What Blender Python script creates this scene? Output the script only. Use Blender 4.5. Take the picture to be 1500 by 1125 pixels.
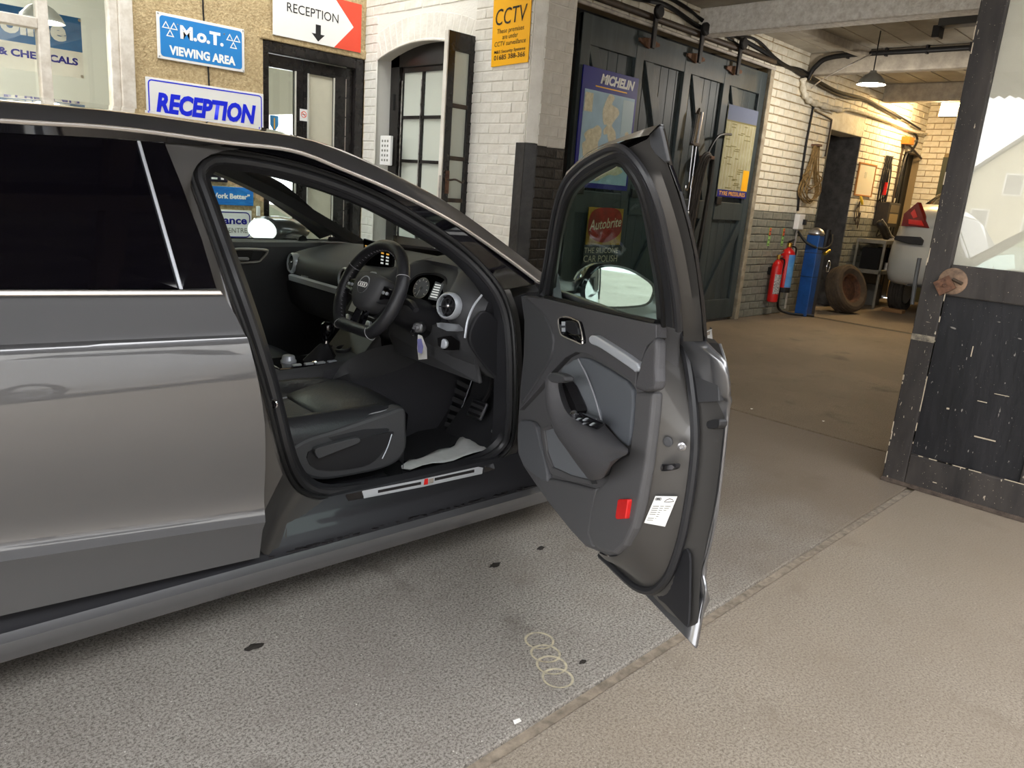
import bpy, math, random
import numpy as np
from math import sin, cos, pi, radians, hypot, atan2
from mathutils import Matrix, Vector
random.seed(7)
S = bpy.context.scene
C = S.collection
for o in list(bpy.data.objects):
    bpy.data.objects.remove(o)

# ------------------------------------------------------------------ camera
CAM_H = 1.3
FPX = 1119.67
YAW, PITCH, ROLL = 0.76829, 0.24963, -0.07735
fw = np.array([cos(YAW)*cos(PITCH), sin(YAW)*cos(PITCH), -sin(PITCH)])
_r = np.array([sin(YAW), -cos(YAW), 0.0]); _d = np.cross(fw, _r)
rt = cos(ROLL)*_r+sin(ROLL)*_d
dn = -sin(ROLL)*_r+cos(ROLL)*_d
cam = bpy.data.cameras.new('camera'); camo = bpy.data.objects.new('camera', cam); C.objects.link(camo)
cam.sensor_width = 36.0; cam.lens = FPX/1500*36.0; cam.clip_start = 0.05; cam.clip_end = 200
m = Matrix.Identity(4)
for i in range(3):
    m[i][0] = rt[i]; m[i][1] = -dn[i]; m[i][2] = -fw[i]
m[2][3] = CAM_H
camo.matrix_world = m
S.camera = camo

# ------------------------------------------------------------------ sky, exposure
S.view_settings.view_transform = 'Standard'; S.view_settings.look = 'None'
S.view_settings.gamma = 1.0; S.view_settings.use_curve_mapping = False
S.view_settings.exposure = 2.55
wd = bpy.data.worlds.new('overcast_sky'); S.world = wd; wd.use_nodes = True
bg = wd.node_tree.nodes['Background']
bg.inputs['Color'].default_value = (0.97, 0.98, 1.0, 1); bg.inputs['Strength'].default_value = 1.15

# ------------------------------------------------------------------ helpers
def lin(c):
    c = c/255.0
    return c/12.92 if c <= 0.04045 else ((c+0.055)/1.055)**2.4
def rgb(r, g, b): return (lin(r), lin(g), lin(b), 1.0)
MATS = {}
def mat(name, c, rough=0.5, metal=0.0, var=0.0, vs=8.0, bump=0.0, bs=60.0, coat=0.0, spec=0.5, c2=None, trans=0.0, emit=0.0, ior=1.45, detail=4.0, alpha=1.0, stretch=None, flake=0.0, cr=0.04):
    """principled material; var/c2 mixes a second colour by noise, bump adds fine relief"""
    if name in MATS: return MATS[name]
    M = bpy.data.materials.new(name); M.use_nodes = True
    nt = M.node_tree; b = nt.nodes['Principled BSDF']
    col = rgb(*c)
    b.inputs['Base Color'].default_value = col
    b.inputs['Roughness'].default_value = rough; b.inputs['Metallic'].default_value = metal
    b.inputs['Coat Weight'].default_value = coat; b.inputs['Coat Roughness'].default_value = cr
    b.inputs['Specular IOR Level'].default_value = spec; b.inputs['IOR'].default_value = ior
    b.inputs['Transmission Weight'].default_value = trans; b.inputs['Alpha'].default_value = alpha
    if emit:
        b.inputs['Emission Color'].default_value = col; b.inputs['Emission Strength'].default_value = emit
    tc = None
    def coords():
        t = nt.nodes.new('ShaderNodeTexCoord')
        if stretch:
            mp = nt.nodes.new('ShaderNodeMapping'); mp.inputs['Scale'].default_value = stretch
            nt.links.new(t.outputs['Object'], mp.inputs['Vector']); return mp.outputs['Vector']
        return t.outputs['Object']
    if var or c2:
        n = nt.nodes.new('ShaderNodeTexNoise'); n.inputs['Scale'].default_value = vs; n.inputs['Detail'].default_value = detail; n.inputs['Roughness'].default_value = 0.65
        r = nt.nodes.new('ShaderNodeValToRGB')
        r.color_ramp.elements[0].position = 0.32; r.color_ramp.elements[1].position = 0.68
        d = c2 if c2 else tuple(max(0, x*(1-var)) for x in c)
        r.color_ramp.elements[0].color = rgb(*d); r.color_ramp.elements[1].color = col
        nt.links.new(coords(), n.inputs['Vector']); nt.links.new(n.outputs['Fac'], r.inputs['Fac'])
        nt.links.new(r.outputs['Color'], b.inputs['Base Color'])
    if bump:
        n = nt.nodes.new('ShaderNodeTexNoise'); n.inputs['Scale'].default_value = bs; n.inputs['Detail'].default_value = 5
        u = nt.nodes.new('ShaderNodeBump'); u.inputs['Strength'].default_value = bump; u.inputs['Distance'].default_value = 0.01
        nt.links.new(coords(), n.inputs['Vector']); nt.links.new(n.outputs['Fac'], u.inputs['Height']); nt.links.new(u.outputs['Normal'], b.inputs['Normal'])
    MATS[name] = M
    return M
def ray(px, py): return fw+(px-750)/FPX*rt+(py-562.5)/FPX*dn
EYE = np.array([0, 0, CAM_H])
def at(px, py, ax, val):
    """world point where the sight line through a photo pixel meets the plane ax = val"""
    v = ray(px, py); i = 'XYZ'.index(ax); return EYE+(val-EYE[i])/v[i]*v
def catmull(P, n=6, closed=False):
    P = [np.array(p, float) for p in P]; N = len(P); out = []
    for i in range(N if closed else N-1):
        if closed: a, b, c, d = P[(i-1) % N], P[i], P[(i+1) % N], P[(i+2) % N]
        else: a, b, c, d = P[max(i-1, 0)], P[i], P[i+1], P[min(i+2, N-1)]
        for k in range(n):
            t = k/n
            out.append(0.5*((2*b)+(-a+c)*t+(2*a-5*b+4*c-d)*t*t+(-a+3*b-3*c+d)*t**3))
    if not closed: out.append(P[-1])
    return out
def resample(P, n, closed=False):
    P = [np.array(p, float) for p in P]
    if closed: P = P+[P[0]]
    L = [0]
    for i in range(1, len(P)): L.append(L[-1]+np.linalg.norm(P[i]-P[i-1]))
    out = []; j = 0
    for k in range(n):
        s = L[-1]*k/(n if closed else n-1)
        while j < len(L)-2 and L[j+1] < s: j += 1
        d = L[j+1]-L[j]; t = (s-L[j])/d if d > 0 else 0
        out.append(P[j]+(P[j+1]-P[j])*t)
    return out
class MB:
    def __init__(s): s.v = []; s.f = []
    def add(s, vs, fs):
        k = len(s.v); s.v += [tuple(float(q) for q in p) for p in vs]; s.f += [tuple(i+k for i in f) for f in fs]; return s
    def box(s, x0, x1, y0, y1, z0, z1):
        x0, x1 = min(x0, x1), max(x0, x1); y0, y1 = min(y0, y1), max(y0, y1); z0, z1 = min(z0, z1), max(z0, z1)
        return s.add([(x0,y0,z0),(x1,y0,z0),(x1,y1,z0),(x0,y1,z0),(x0,y0,z1),(x1,y0,z1),(x1,y1,z1),(x0,y1,z1)],
                     [(0,3,2,1),(4,5,6,7),(0,1,5,4),(1,2,6,5),(2,3,7,6),(3,0,4,7)])
    def prism(s, poly, off):
        n = len(poly); off = np.array(off, float); a = [np.array(p, float) for p in poly]
        return s.add(a+[p+off for p in a], [tuple(range(n))[::-1], tuple(range(n, 2*n))]+[(i, (i+1) % n, n+(i+1) % n, n+i) for i in range(n)])
    def loft(s, rows, closed=False, ends=False):
        n = len(rows[0]); vs = [p for r in rows for p in r]; fs = []
        for i in range(len(rows)-1):
            for j in range(n if closed else n-1):
                fs.append((i*n+j, i*n+(j+1) % n, (i+1)*n+(j+1) % n, (i+1)*n+j))
        if ends:
            fs.append(tuple(range(n))[::-1]); fs.append(tuple(range((len(rows)-1)*n, len(rows)*n)))
        return s.add(vs, fs)
    def tube(s, P, r, n=8, closed=False, flat=1.0):
        P = [np.array(p, float) for p in P]; N = len(P); rows = []; up = None
        for i in range(N):
            t = (P[(i+1) % N]-P[i-1]) if closed else (P[min(i+1, N-1)]-P[max(i-1, 0)])
            L = np.linalg.norm(t); t = t/L if L > 0 else np.array([0, 0, 1.0])
            if up is None:
                up = np.array([0, 0, 1.0]) if abs(t[2]) < 0.9 else np.array([1.0, 0, 0])
            a = up-t*(up@t); la = np.linalg.norm(a)
            if la < 1e-6: a = np.cross(t, [1, 0, 0]); la = np.linalg.norm(a)
            a = a/la; b = np.cross(t, a); up = a
            rr = r[i] if hasattr(r, '__len__') else r
            rows.append([P[i]+rr*(a*cos(2*pi*k/n)+b*flat*sin(2*pi*k/n)) for k in range(n)])
        if closed: rows.append(rows[0])
        return s.loft(rows, closed=True, ends=not closed)
    def lathe(s, prof, c, axis, n=24, ends=True):
        """prof: (radius, height along axis) pairs"""
        ax = np.array(axis, float); ax /= np.linalg.norm(ax)
        a = np.cross(ax, [0, 0, 1.0]) if abs(ax[2]) < 0.9 else np.cross(ax, [1.0, 0, 0]); a /= np.linalg.norm(a); b = np.cross(ax, a); c = np.array(c, float)
        return s.loft([[c+ax*h+r*(a*cos(2*pi*k/n)+b*sin(2*pi*k/n)) for k in range(n)] for r, h in prof], closed=True, ends=ends)
    def mesh(s, name):
        me = bpy.data.meshes.new(name); me.from_pydata(s.v, [], s.f); me.update(); return me
    def build(s, name, M, parent=None, smooth=False, bevel=0.0, seg=2, ang=35, subsurf=0):
        me = s.mesh(name); me.materials.append(M)
        import bmesh
        bm = bmesh.new(); bm.from_mesh(me); bmesh.ops.recalc_face_normals(bm, faces=bm.faces); bm.to_mesh(me); bm.free()
        o = bpy.data.objects.new(name, me); C.objects.link(o)
        if smooth:
            for p in me.polygons: p.use_smooth = True
            me.set_sharp_from_angle(angle=radians(ang if ang > 0 else 180))
        if bevel:
            b = o.modifiers.new('bevel', 'BEVEL'); b.width = bevel; b.segments = seg; b.limit_method = 'ANGLE'; b.angle_limit = radians(40)
        if subsurf:
            b = o.modifiers.new('sub', 'SUBSURF'); b.levels = subsurf; b.render_levels = subsurf
        if parent is not None: o.parent = parent
        return o
def tag(o, label=None, cat=None, group=None, kind=None):
    if label: o['label'] = label
    if cat: o['category'] = cat
    if group: o['group'] = group
    if kind: o['kind'] = kind
    return o
def thing(name, label, cat, loc=(0, 0, 0), group=None, kind=None, rz=0.0, parent=None):
    o = bpy.data.objects.new(name, None); C.objects.link(o); o.location = tuple(float(q) for q in loc); o.rotation_euler = (0, 0, rz); o.empty_display_size = 0.1
    if parent is not None: o.parent = parent
    return tag(o, label, cat, group, kind)
class Frame:
    """a thing's own frame: its parts are given in world coordinates and stored relative to the thing"""
    pass
def rel(o, root):
    """parent o (built in world coordinates) under root without moving it"""
    o.parent = root
    o.matrix_parent_inverse = (Matrix.Translation(root.location) @ root.rotation_euler.to_matrix().to_4x4()).inverted()
    return o
def bx(name, M, root, x0, x1, y0, y1, z0, z1, bevel=0.0, **k):
    o = MB().box(x0, x1, y0, y1, z0, z1).build(name, M, bevel=bevel, **k)
    return rel(o, root) if root is not None else o
def pr(name, M, root, poly, off, bevel=0.0, **k):
    o = MB().prism(poly, off).build(name, M, bevel=bevel, **k)
    return rel(o, root) if root is not None else o
def tb(name, M, root, P, r, n=8, closed=False, **k):
    o = MB().tube(P, r, n, closed).build(name, M, smooth=True, ang=50, **k)
    return rel(o, root) if root is not None else o
def text(body, M, root, origin, xd, yd, width=None, height=0.1, ex=0.001, shear=0.0, bold=0.0, name='lettering', align='CENTER', space=1.0):
    """flat lettering, laid in the plane of xd (reading direction) and yd (up); origin = baseline centre"""
    cu = bpy.data.curves.new('t', 'FONT'); cu.body = body; cu.align_x = align; cu.size = 1.0; cu.extrude = 0.0; cu.offset = bold; cu.shear = shear; cu.space_character = space; cu.resolution_u = 3
    to = bpy.data.objects.new('t', cu); C.objects.link(to)
    dg = bpy.context.evaluated_depsgraph_get()
    me = bpy.data.meshes.new_from_object(to.evaluated_get(dg)); bpy.data.objects.remove(to)
    xs = [v.co.x for v in me.vertices]; ys = [v.co.y for v in me.vertices]
    if not xs: return None
    cap = 0.70
    sy = height/cap; sx = sy
    if width: sx = width/(max(xs)-min(xs))
    cx = (max(xs)+min(xs))/2 if align == 'CENTER' else min(xs)
    xd = np.array(xd, float); xd /= np.linalg.norm(xd); yd = np.array(yd, float); yd /= np.linalg.norm(yd); nz = np.cross(xd, yd); og = np.array(origin, float)
    for v in me.vertices:
        p = og+xd*(v.co.x-cx)*sx+yd*v.co.y*sy+nz*ex
        v.co = p
    me.materials.append(M); me.name = name
    o = bpy.data.objects.new(name, me); C.objects.link(o)
    return rel(o, root) if root is not None else o
BRICKV = {}
def brick_mesh(L, Hh, D, M, k):
    key = (round(L, 3), round(Hh, 3), M.name, k)
    if key in BRICKV: return BRICKV[key]
    rn = random.Random(k*17+3); j = lambda a: (rn.random()-.5)*a
    b = 0.006; v = []
    for (d, i) in ((D, 0), (-.0, 0.0), (-0.005, b)):
        for (sx, sz) in ((0, 0), (1, 0), (1, 1), (0, 1)):
            v.append(((L-i if sx else i)+(j(.006) if d <= 0 else 0), d+(j(.004) if d < 0 else 0), (Hh-i if sz else i)+(j(.006) if d <= 0 else 0)))
    f = [(8, 9, 10, 11)]
    for a in (0, 4): f += [(a+i, a+(i+1) % 4, a+4+(i+1) % 4, a+4+i) for i in range(4)]
    me = bpy.data.meshes.new('brick'); me.from_pydata(v, [], f); me.materials.append(M); me.update()
    BRICKV[key] = me
    return me
def brickwork(root, org, ud, nd, spans, z0, z1, course, blen, mats_at, joint=0.009, proud=0.004):
    """courses of single bricks on a wall face. org: point at u=0,z=0 on the face; ud: direction along the wall; nd: outward normal; spans(zmid) -> [(u0,u1)]"""
    ud = Vector(ud); nd = Vector(nd); org = Vector(org)
    R = Matrix((ud, -nd, Vector((0, 0, 1)))).transposed().to_4x4()
    n = int(round((z1-z0)/course)); cnt = 0
    for i in range(n):
        z = z0+i*course
        for (a, b) in spans(z+course/2):
            u = a-(blen*0.5 if i % 2 else 0)
            while u < b-0.03:
                s, e = max(u, a), min(u+blen, b)
                if e-s > 0.035:
                    me = brick_mesh(blen-joint, course-joint, 0.03, mats_at(z+course/2), random.randrange(5))
                    o = bpy.data.objects.new('brick', me); C.objects.link(o)
                    sc = (e-s-joint)/(blen-joint)
                    o.matrix_world = Matrix.Translation(org+ud*(s+joint/2)+Vector((0, 0, z+joint/2))+nd*(proud+random.uniform(-.002, .002))) @ R @ Matrix.Diagonal((sc, 1, 1, 1))
                    if root is not None:
                        mw = o.matrix_world.copy(); o.parent = root; o.matrix_parent_inverse = Matrix.Identity(4); o.matrix_basis = mw
                    cnt += 1
                u += blen
    return cnt
# ------------------------------------------------------------------ materials of the place
def glassmat(name, tint=(1, 1, 1), f0=0.04, rough=0.0):
    """clear pane: see-through with a mirror reflection that grows at grazing angles"""
    M = bpy.data.materials.new(name); M.use_nodes = True; nt = M.node_tree; nt.nodes.clear()
    out = nt.nodes.new('ShaderNodeOutputMaterial'); mx = nt.nodes.new('ShaderNodeMixShader'); tr = nt.nodes.new('ShaderNodeBsdfTransparent'); gl = nt.nodes.new('ShaderNodeBsdfGlossy')
    lw = nt.nodes.new('ShaderNodeLayerWeight'); lw.inputs['Blend'].default_value = 0.5
    tr.inputs['Color'].default_value = (*tint, 1); gl.inputs['Roughness'].default_value = rough
    pw = nt.nodes.new('ShaderNodeMath'); pw.operation = 'POWER'; pw.inputs[1].default_value = 5.0
    ad = nt.nodes.new('ShaderNodeMath'); ad.operation = 'MULTIPLY_ADD'; ad.use_clamp = True; ad.inputs[1].default_value = 1-f0; ad.inputs[2].default_value = f0
    nt.links.new(lw.outputs['Facing'], pw.inputs[0]); nt.links.new(pw.outputs[0], ad.inputs[0]); nt.links.new(ad.outputs[0], mx.inputs[0]); nt.links.new(tr.outputs[0], mx.inputs[1]); nt.links.new(gl.outputs[0], mx.inputs[2]); nt.links.new(mx.outputs[0], out.inputs[0])
    return M
def concrete(name, a, b, c, stain, sp=0.5, brown=None):
    """speckled worn concrete: fine aggregate grain, mid mottling and large stains"""
    M = bpy.data.materials.new(name); M.use_nodes = True; nt = M.node_tree; p = nt.nodes['Principled BSDF']
    p.inputs['Roughness'].default_value = 0.8
    tc = nt.nodes.new('ShaderNodeTexCoord')
    def noise(s, d, lo, hi, r=0.6):
        n = nt.nodes.new('ShaderNodeTexNoise'); n.inputs['Scale'].default_value = s; n.inputs['Detail'].default_value = d; n.inputs['Roughness'].default_value = r
        nt.links.new(tc.outputs['Object'], n.inputs['Vector'])
        m_ = nt.nodes.new('ShaderNodeMapRange'); m_.inputs[1].default_value = lo; m_.inputs[2].default_value = hi
        nt.links.new(n.outputs['Fac'], m_.inputs[0]); return m_.outputs[0]
    def mix(f, A, B):
        x = nt.nodes.new('ShaderNodeMix'); x.data_type = 'RGBA'
        nt.links.new(f, x.inputs[0])
        for k, q in ((6, A), (7, B)):
            if hasattr(q, 'is_linked'): nt.links.new(q, x.inputs[k])
            else: x.inputs[k].default_value = rgb(*q)
        return x.outputs[2]
    g1 = noise(1.1, 5, .38, .66); base = mix(g1, a, b)
    sp1 = noise(135, 4, .41, .55, .9); base = mix(sp1, c, base)
    st = noise(2.3, 7, .60, .76); base = mix(st, base, stain)
    st2 = noise(6.5, 6, .56, .80, .75); base = mix(st2, base, tuple(int(x*.5+y*.5) for x, y in zip(a, stain)))
    dots = noise(75, 1, .70, .78); base = mix(dots, base, stain)
    dots2 = noise(110, 1, .71, .79); base = mix(dots2, base, tuple(min(255, x+35) for x in b))
    if brown:      # workshop grime tracked out of the garage doorway
        sx = nt.nodes.new('ShaderNodeSeparateXYZ'); nt.links.new(tc.outputs['Object'], sx.inputs[0])
        wob = noise(1.6, 5, .3, .7)
        ad = nt.nodes.new('ShaderNodeMath'); ad.operation = 'MULTIPLY_ADD'; ad.inputs[1].default_value = 1.2
        nt.links.new(wob, ad.inputs[0]); nt.links.new(sx.outputs[0], ad.inputs[2])
        mr = nt.nodes.new('ShaderNodeMapRange'); mr.inputs[1].default_value = brown[1]; mr.inputs[2].default_value = brown[2]; mr.inputs[4].default_value = .85; nt.links.new(ad.outputs[0], mr.inputs[0])
        base = mix(mr.outputs[0], base, brown[0])
    nt.links.new(base, p.inputs['Base Color'])
    u = nt.nodes.new('ShaderNodeBump'); u.inputs['Strength'].default_value = sp; u.inputs['Distance'].default_value = 0.006
    nt.links.new(sp1, u.inputs['Height']); nt.links.new(u.outputs['Normal'], p.inputs['Normal'])
    MATS[name] = M
    return M
m_slab = concrete('concrete_grey', (156, 150, 142), (182, 177, 168), (92, 86, 80), (92, 85, 78), .3, ((116, 102, 85), 2.3, 4.3))
m_slabt = concrete('concrete_tan', (154, 144, 130), (174, 164, 150), (106, 97, 86), (102, 92, 80), 0.3, ((140, 126, 108), 1.6, 4.6))
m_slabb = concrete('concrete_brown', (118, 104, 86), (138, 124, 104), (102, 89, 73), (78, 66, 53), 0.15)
m_joint = mat('joint_filler', (156, 143, 126), .9, var=.3, vs=30, bump=.4)
m_tan = mat('pebbledash', (206, 184, 142), .95, c2=(160, 136, 97), vs=55, detail=6, bump=1.0, bs=70)
m_white = mat('white_masonry_paint', (228, 224, 214), .6, c2=(206, 200, 188), vs=5, bump=.35, bs=35)
m_whitem = mat('white_painted_mortar', (226, 222, 212), .7, bump=.3, bs=60)
m_cream = mat('cream_masonry_paint', (232, 227, 212), .7, c2=(204, 195, 172), vs=6, bump=.4, bs=35)
m_creamm = mat('dirty_mortar', (150, 130, 96), .9, bump=.3)
m_greyp = mat('grey_masonry_paint', (138, 138, 127), .6, c2=(108, 108, 100), vs=7, bump=.4, bs=35)
m_greym = mat('grey_mortar', (112, 112, 104), .9)
m_blackp = mat('black_masonry_paint', (38, 36, 35), .45, c2=(58, 56, 54), vs=9, bump=.5, bs=30)
m_blackw = mat('black_gloss_wood', (22, 20, 20), .25, c2=(40, 36, 34), vs=14, bump=.08, bs=40)
m_render = mat('white_roughcast', (238, 235, 228), .9, c2=(204, 198, 188), vs=22, bump=1.0, bs=45)
m_ceil = mat('ceiling_board', (190, 184, 170), .8, c2=(164, 156, 142), vs=3)
m_ceilb = mat('ceiling_batten', (182, 172, 156), .7, var=.2)
m_black = mat('black_rubber', (16, 16, 17), .55)
m_dgreen = mat('dark_grey_green_door_paint', (66, 75, 76), .5, c2=(48, 55, 57), vs=5, bump=.15, bs=25, stretch=(1, 1, .15))
m_white_s = mat('white_sign', (232, 230, 226), .35)
m_chrome = mat('chrome', (225, 225, 228), .08, 1.0)
m_steel = mat('brushed_steel', (176, 176, 178), .35, 1.0)
m_rust = mat('rusty_iron', (128, 92, 70), .75, .3, c2=(86, 62, 50), vs=30, bump=.4)
m_brown = mat('brown_painted_iron', (76, 62, 48), .6, c2=(52, 42, 34), vs=12)
m_pipe = mat('grey_white_pipe', (196, 188, 178), .6, var=.25)
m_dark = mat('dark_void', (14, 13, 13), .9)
m_red = mat('red_enamel', (196, 24, 22), .3)
m_yellow = mat('yellow_sign', (250, 182, 20), .45)
m_blue = mat('navy_sign', (12, 18, 128), .45)
m_signblue = mat('sign_blue', (44, 130, 200), .4)
m_ink = mat('black_ink', (22, 20, 22), .5)
m_inkblue = mat('blue_ink', (24, 42, 220), .4)
m_inkwhite = mat('white_ink', (240, 240, 236), .5)
m_inkred = mat('red_print', (226, 76, 52), .4)
m_frost = mat('frosted_glass', (196, 200, 188), .25, bump=.1, bs=200)
m_pane = glassmat('window_glass', (.95, .97, .96), .05)
m_room = mat('room_paint', (214, 214, 204), .8)
YT, XW, YP, YG, YD = 6.41, 4.348, 4.20, 4.47, 4.455      # reception wall, arch wall, pier face, garage wall, sliding door face
GX, GZ = 13.6, 3.10                                      # far end of the garage, ceiling height

# ------------------------------------------------------------------ floor in slabs
fl = MB().box(-14, GX, -14, 6.7, -.10, -.012).build('floor', m_joint); tag(fl, 'worn concrete forecourt and garage floor in large slabs', None, None, 'structure')
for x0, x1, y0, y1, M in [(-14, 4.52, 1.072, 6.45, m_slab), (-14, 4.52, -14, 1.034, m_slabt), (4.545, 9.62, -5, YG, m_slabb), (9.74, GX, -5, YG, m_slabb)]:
    s = MB().box(x0, x1, y0, y1, -.05, 0).build('slab', M, fl, bevel=.004)
st = MB().box(9.63, 9.73, -5, YG-.02, -.03, -.004).build('drain_channel', mat('dark_steel', (40, 36, 32), .6, .5), fl)
# chalk rings on the concrete
m_chalk = mat('chalk', (206, 196, 166), .9, c2=(164, 156, 138), vs=60)
for px, py in ((790, 939), (799, 958), (808, 975), (817, 994)):
    c = at(px, py, 'Z', 0); n = 40; b = MB(); r = .042
    b.loft([[c+np.array([q*cos(2*pi*k/n), q*sin(2*pi*k/n), .0015+.0008*(q > r)]) for k in range(n)] for q in (r-.004, r+.003)], closed=True)
    b.build('chalk_ring', m_chalk, fl)

# ------------------------------------------------------------------ reception front: tan pebbledash wall
w = MB()
w.box(2.29, 3.33, YT, YT+.25, 0, 3.6).box(3.33, 4.33, YT, YT+.25, 2.35, 3.6).box(4.33, 4.60, YT, YT+.25, 0, 3.6)
w.box(-6, 2.29, YT, YT+.25, 0, 1.60).box(-6, 2.29, YT, YT+.25, 2.95, 3.6).box(-6, -.5, YT, YT+.25, 1.60, 2.95)
w = w.build('wall_front', m_tan); tag(w, 'tan pebbledash wall of the reception with signs on it', None, None, 'structure')
lt = MB().box(3.30, 4.348, YT-.02, YT+.05, 2.35, 2.43).build('lintel', m_tan, w, bevel=.01)
# corner return of the white wall next to the reception door
# window
m_wframe = mat('white_window_paint', (226, 218, 206), .45, c2=(196, 184, 168), vs=12)
wn = tag(MB().box(2.19, 2.29, YT-.03, YT+.12, 1.60, 2.95).build('window_1', m_wframe, bevel=.008), 'white framed reception window with a hanging banner behind it', None, None, 'structure')
for x0, x1, z0, z1 in ((-.5, 2.19, 1.60, 1.655), (1.665, 1.735, 1.655, 2.9), (-.5, 1.665, 2.12, 2.19), (-.5, 2.19, 2.88, 2.95), (2.13, 2.19, 1.655, 2.88)):
    MB().box(x0, x1, YT-.01, YT+.08, z0, z1).build('frame_bar', m_wframe, wn, bevel=.006)
MB().box(-.5, 1.69, YT+.03, YT+.036, 1.65, 2.14).build('pane', m_pane, wn)
MB().box(-.5, 1.69, YT+.03, YT+.036, 2.17, 2.9).build('pane', m_pane, wn)
MB().box(1.71, 2.15, YT+.03, YT+.036, 1.65, 2.9).build('pane', m_pane, wn)
# room behind it
rm = MB().box(-6, 4.7, 9.6, 9.7, 0, 3.2).box(-6.1, -6, YT+.25, 9.7, 0, 3.2).box(4.6, 4.7, YT+.25, 7.75, 0, 3.2).box(4.6, 4.7, 9.0, 9.7, 0, 3.2).box(4.6, 4.7, 7.75, 9.0, 0, .9).box(4.6, 4.7, 7.75, 9.0, 1.92, 3.2).box(-6, 4.7, YT+.25, 9.7, 3.1, 3.2).box(-6, 4.7, YT+.25, 9.7, -.1, 0)  # gap in the side wall added so sky shows bright through the door pane
tag(rm.build('wall_office', m_room), 'pale walls of the reception room behind the window', None, None, 'structure')
# banner
YB = 7.5
ban = thing('hanging_banner', 'blue and white oil banner hanging inside the reception window', 'banner', at(40, 115, 'Y', YB))
a = at(118, 27, 'Y', YB); b = at(120, 115, 'Y', YB); mid = at(119, 77, 'Y', YB)
xl = -1.1
bx('printed_band', mat('banner_blue', (42, 104, 160), .5, var=.15), ban, xl, a[0], YB, YB+.006, mid[2], a[2])
bx('lower_band', mat('banner_white', (214, 212, 204), .6, var=.08, vs=4), ban, xl, a[0], YB, YB+.006, b[2], mid[2])
for px, py in ((116, 30), (120, 112)):
    g = at(px, py, 'Y', YB); o = MB().lathe([(.012, 0), (.012, .004), (.006, .004)], g-np.array([0, .004, 0]), (0, -1, 0), 12).build('eyelet', m_steel); rel(o, ban)
c = at(98, 66, 'Y', YB); text('oline', mat('banner_letter', (206, 208, 204), .5), ban, (c[0]-.235, YB, mid[2]+.07), (1, 0, 0), (0, 0, 1), .47, .155, .002, .0, .045)
text('LS & CHEMICALS', m_blue, ban, (a[0]-.38, YB, b[2]+.10), (1, 0, 0), (0, 0, 1), .68, .052, .002, 0, .04)
def pendant(pos, r, label, cat, power, shade_m, glow, drop, warm, name='pendant_lamp', grp=None, top=None):
    t = thing(name, label, cat, pos, grp)
    p = np.array(pos, float)
    o = MB().lathe([(.03, r*.95), (.035, r*.80), (r*.55, r*.62), (r*.85, r*.3), (r, 0), (r*.97, 0), (r*.82, r*.28), (r*.5, r*.58), (.02, r*.74)], p, (0, 0, 1), 28).build('shade', shade_m, smooth=True); rel(o, t)
    o = MB().lathe([(.0, -.012), (r*.5, -.008), (r*.86, .006), (r*.8, r*.2), (.02, r*.4)], p+np.array([0, 0, .005]), (0, 0, 1), 24).build('bulb', mat('bulb_'+name, glow, .5, emit=6.0), smooth=True); rel(o, t)
    tb('flex', m_black, t, [p+np.array([0, 0, r*.9]), p+np.array([0, 0, drop])], .006, 6)
    L = bpy.data.lights.new('lamp_light', 'POINT'); L.energy = power; L.color = warm; L.shadow_soft_size = r*.5
    lo = bpy.data.objects.new('lamp_light', L); C.objects.link(lo); lo.location = tuple(p+np.array([0, 0, -.06])); rel(lo, t)
    return t
m_shade = mat('shade_metal', (150, 148, 140), .4, .2)
pl = at(61, 32, 'Y', 6.80)
pendant(pl, .155, 'grey dome lamp lit inside the reception window', 'lamp', 1.0, m_shade, (255, 250, 235), 3.1-pl[2], (1, .95, .85))
# unseen strip light added on the office ceiling to brighten the reception room
ol = thing('added_room_light', 'unseen white strip light added to brighten the reception room', 'light', (1.5, 8.2, 3.0))
bx('diffuser', mat('tube_glow', (255, 252, 244), .5, emit=9), ol, .8, 2.2, 8.12, 8.28, 2.98, 3.04); bx('housing', m_white_s, ol, .8, 2.2, 8.08, 8.32, 3.04, 3.098)
# fixed sheet signs -------------------------------------------------
def sheet(name, label, x0, x1, z0, z1, M, y=YT, th=.012, edge=None, proud=.004):
    t = thing(name, label, 'sign', ((x0+x1)/2, y-th, z0))
    bx('board', edge or M, t, x0, x1, y-th-proud, y-proud, z0, z1, .003)
    return t, y-th-proud
def rrect(x0, x1, z0, z1, r, n=5):
    P = []
    for cx, cz, a0 in ((x1-r, z1-r, 0), (x0+r, z1-r, 90), (x0+r, z0+r, 180), (x1-r, z0+r, 270)):
        P += [(cx+r*cos(radians(a0+90*k/n)), cz+r*sin(radians(a0+90*k/n))) for k in range(n+1)]
    return P
def rplate(name, M, root, x0, x1, z0, z1, y, r, th=.0012):
    return pr(name, M, root, [(x, y, z) for x, z in rrect(x0, x1, z0, z1, r)], (0, -th, 0))
def ring(name, M, root, x0, x1, z0, z1, y, r, wd_, th=.0012):
    A = rrect(x0, x1, z0, z1, r); B = rrect(x0+wd_, x1-wd_, z0+wd_, z1-wd_, max(r-wd_, .004))
    b = MB(); n = len(A)
    b.loft([[(x, y-th, z) for x, z in A], [(x, y-th, z) for x, z in B]], closed=True)
    o = b.build(name, M); return rel(o, root)
t, y = sheet('viewing_area_sign', 'blue M.o.T. viewing area sign on the tan wall', 2.463, 3.16, 2.06, 2.39, m_white_s)
rplate('blue_panel', m_signblue, t, 2.485, 3.138, 2.08, 2.37, y, .025)
text('M.o.T.', m_inkwhite, t, (2.81, y, 2.235), (1, 0, 0), (0, 0, 1), .345, .088, .002, 0, .045)
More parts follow.
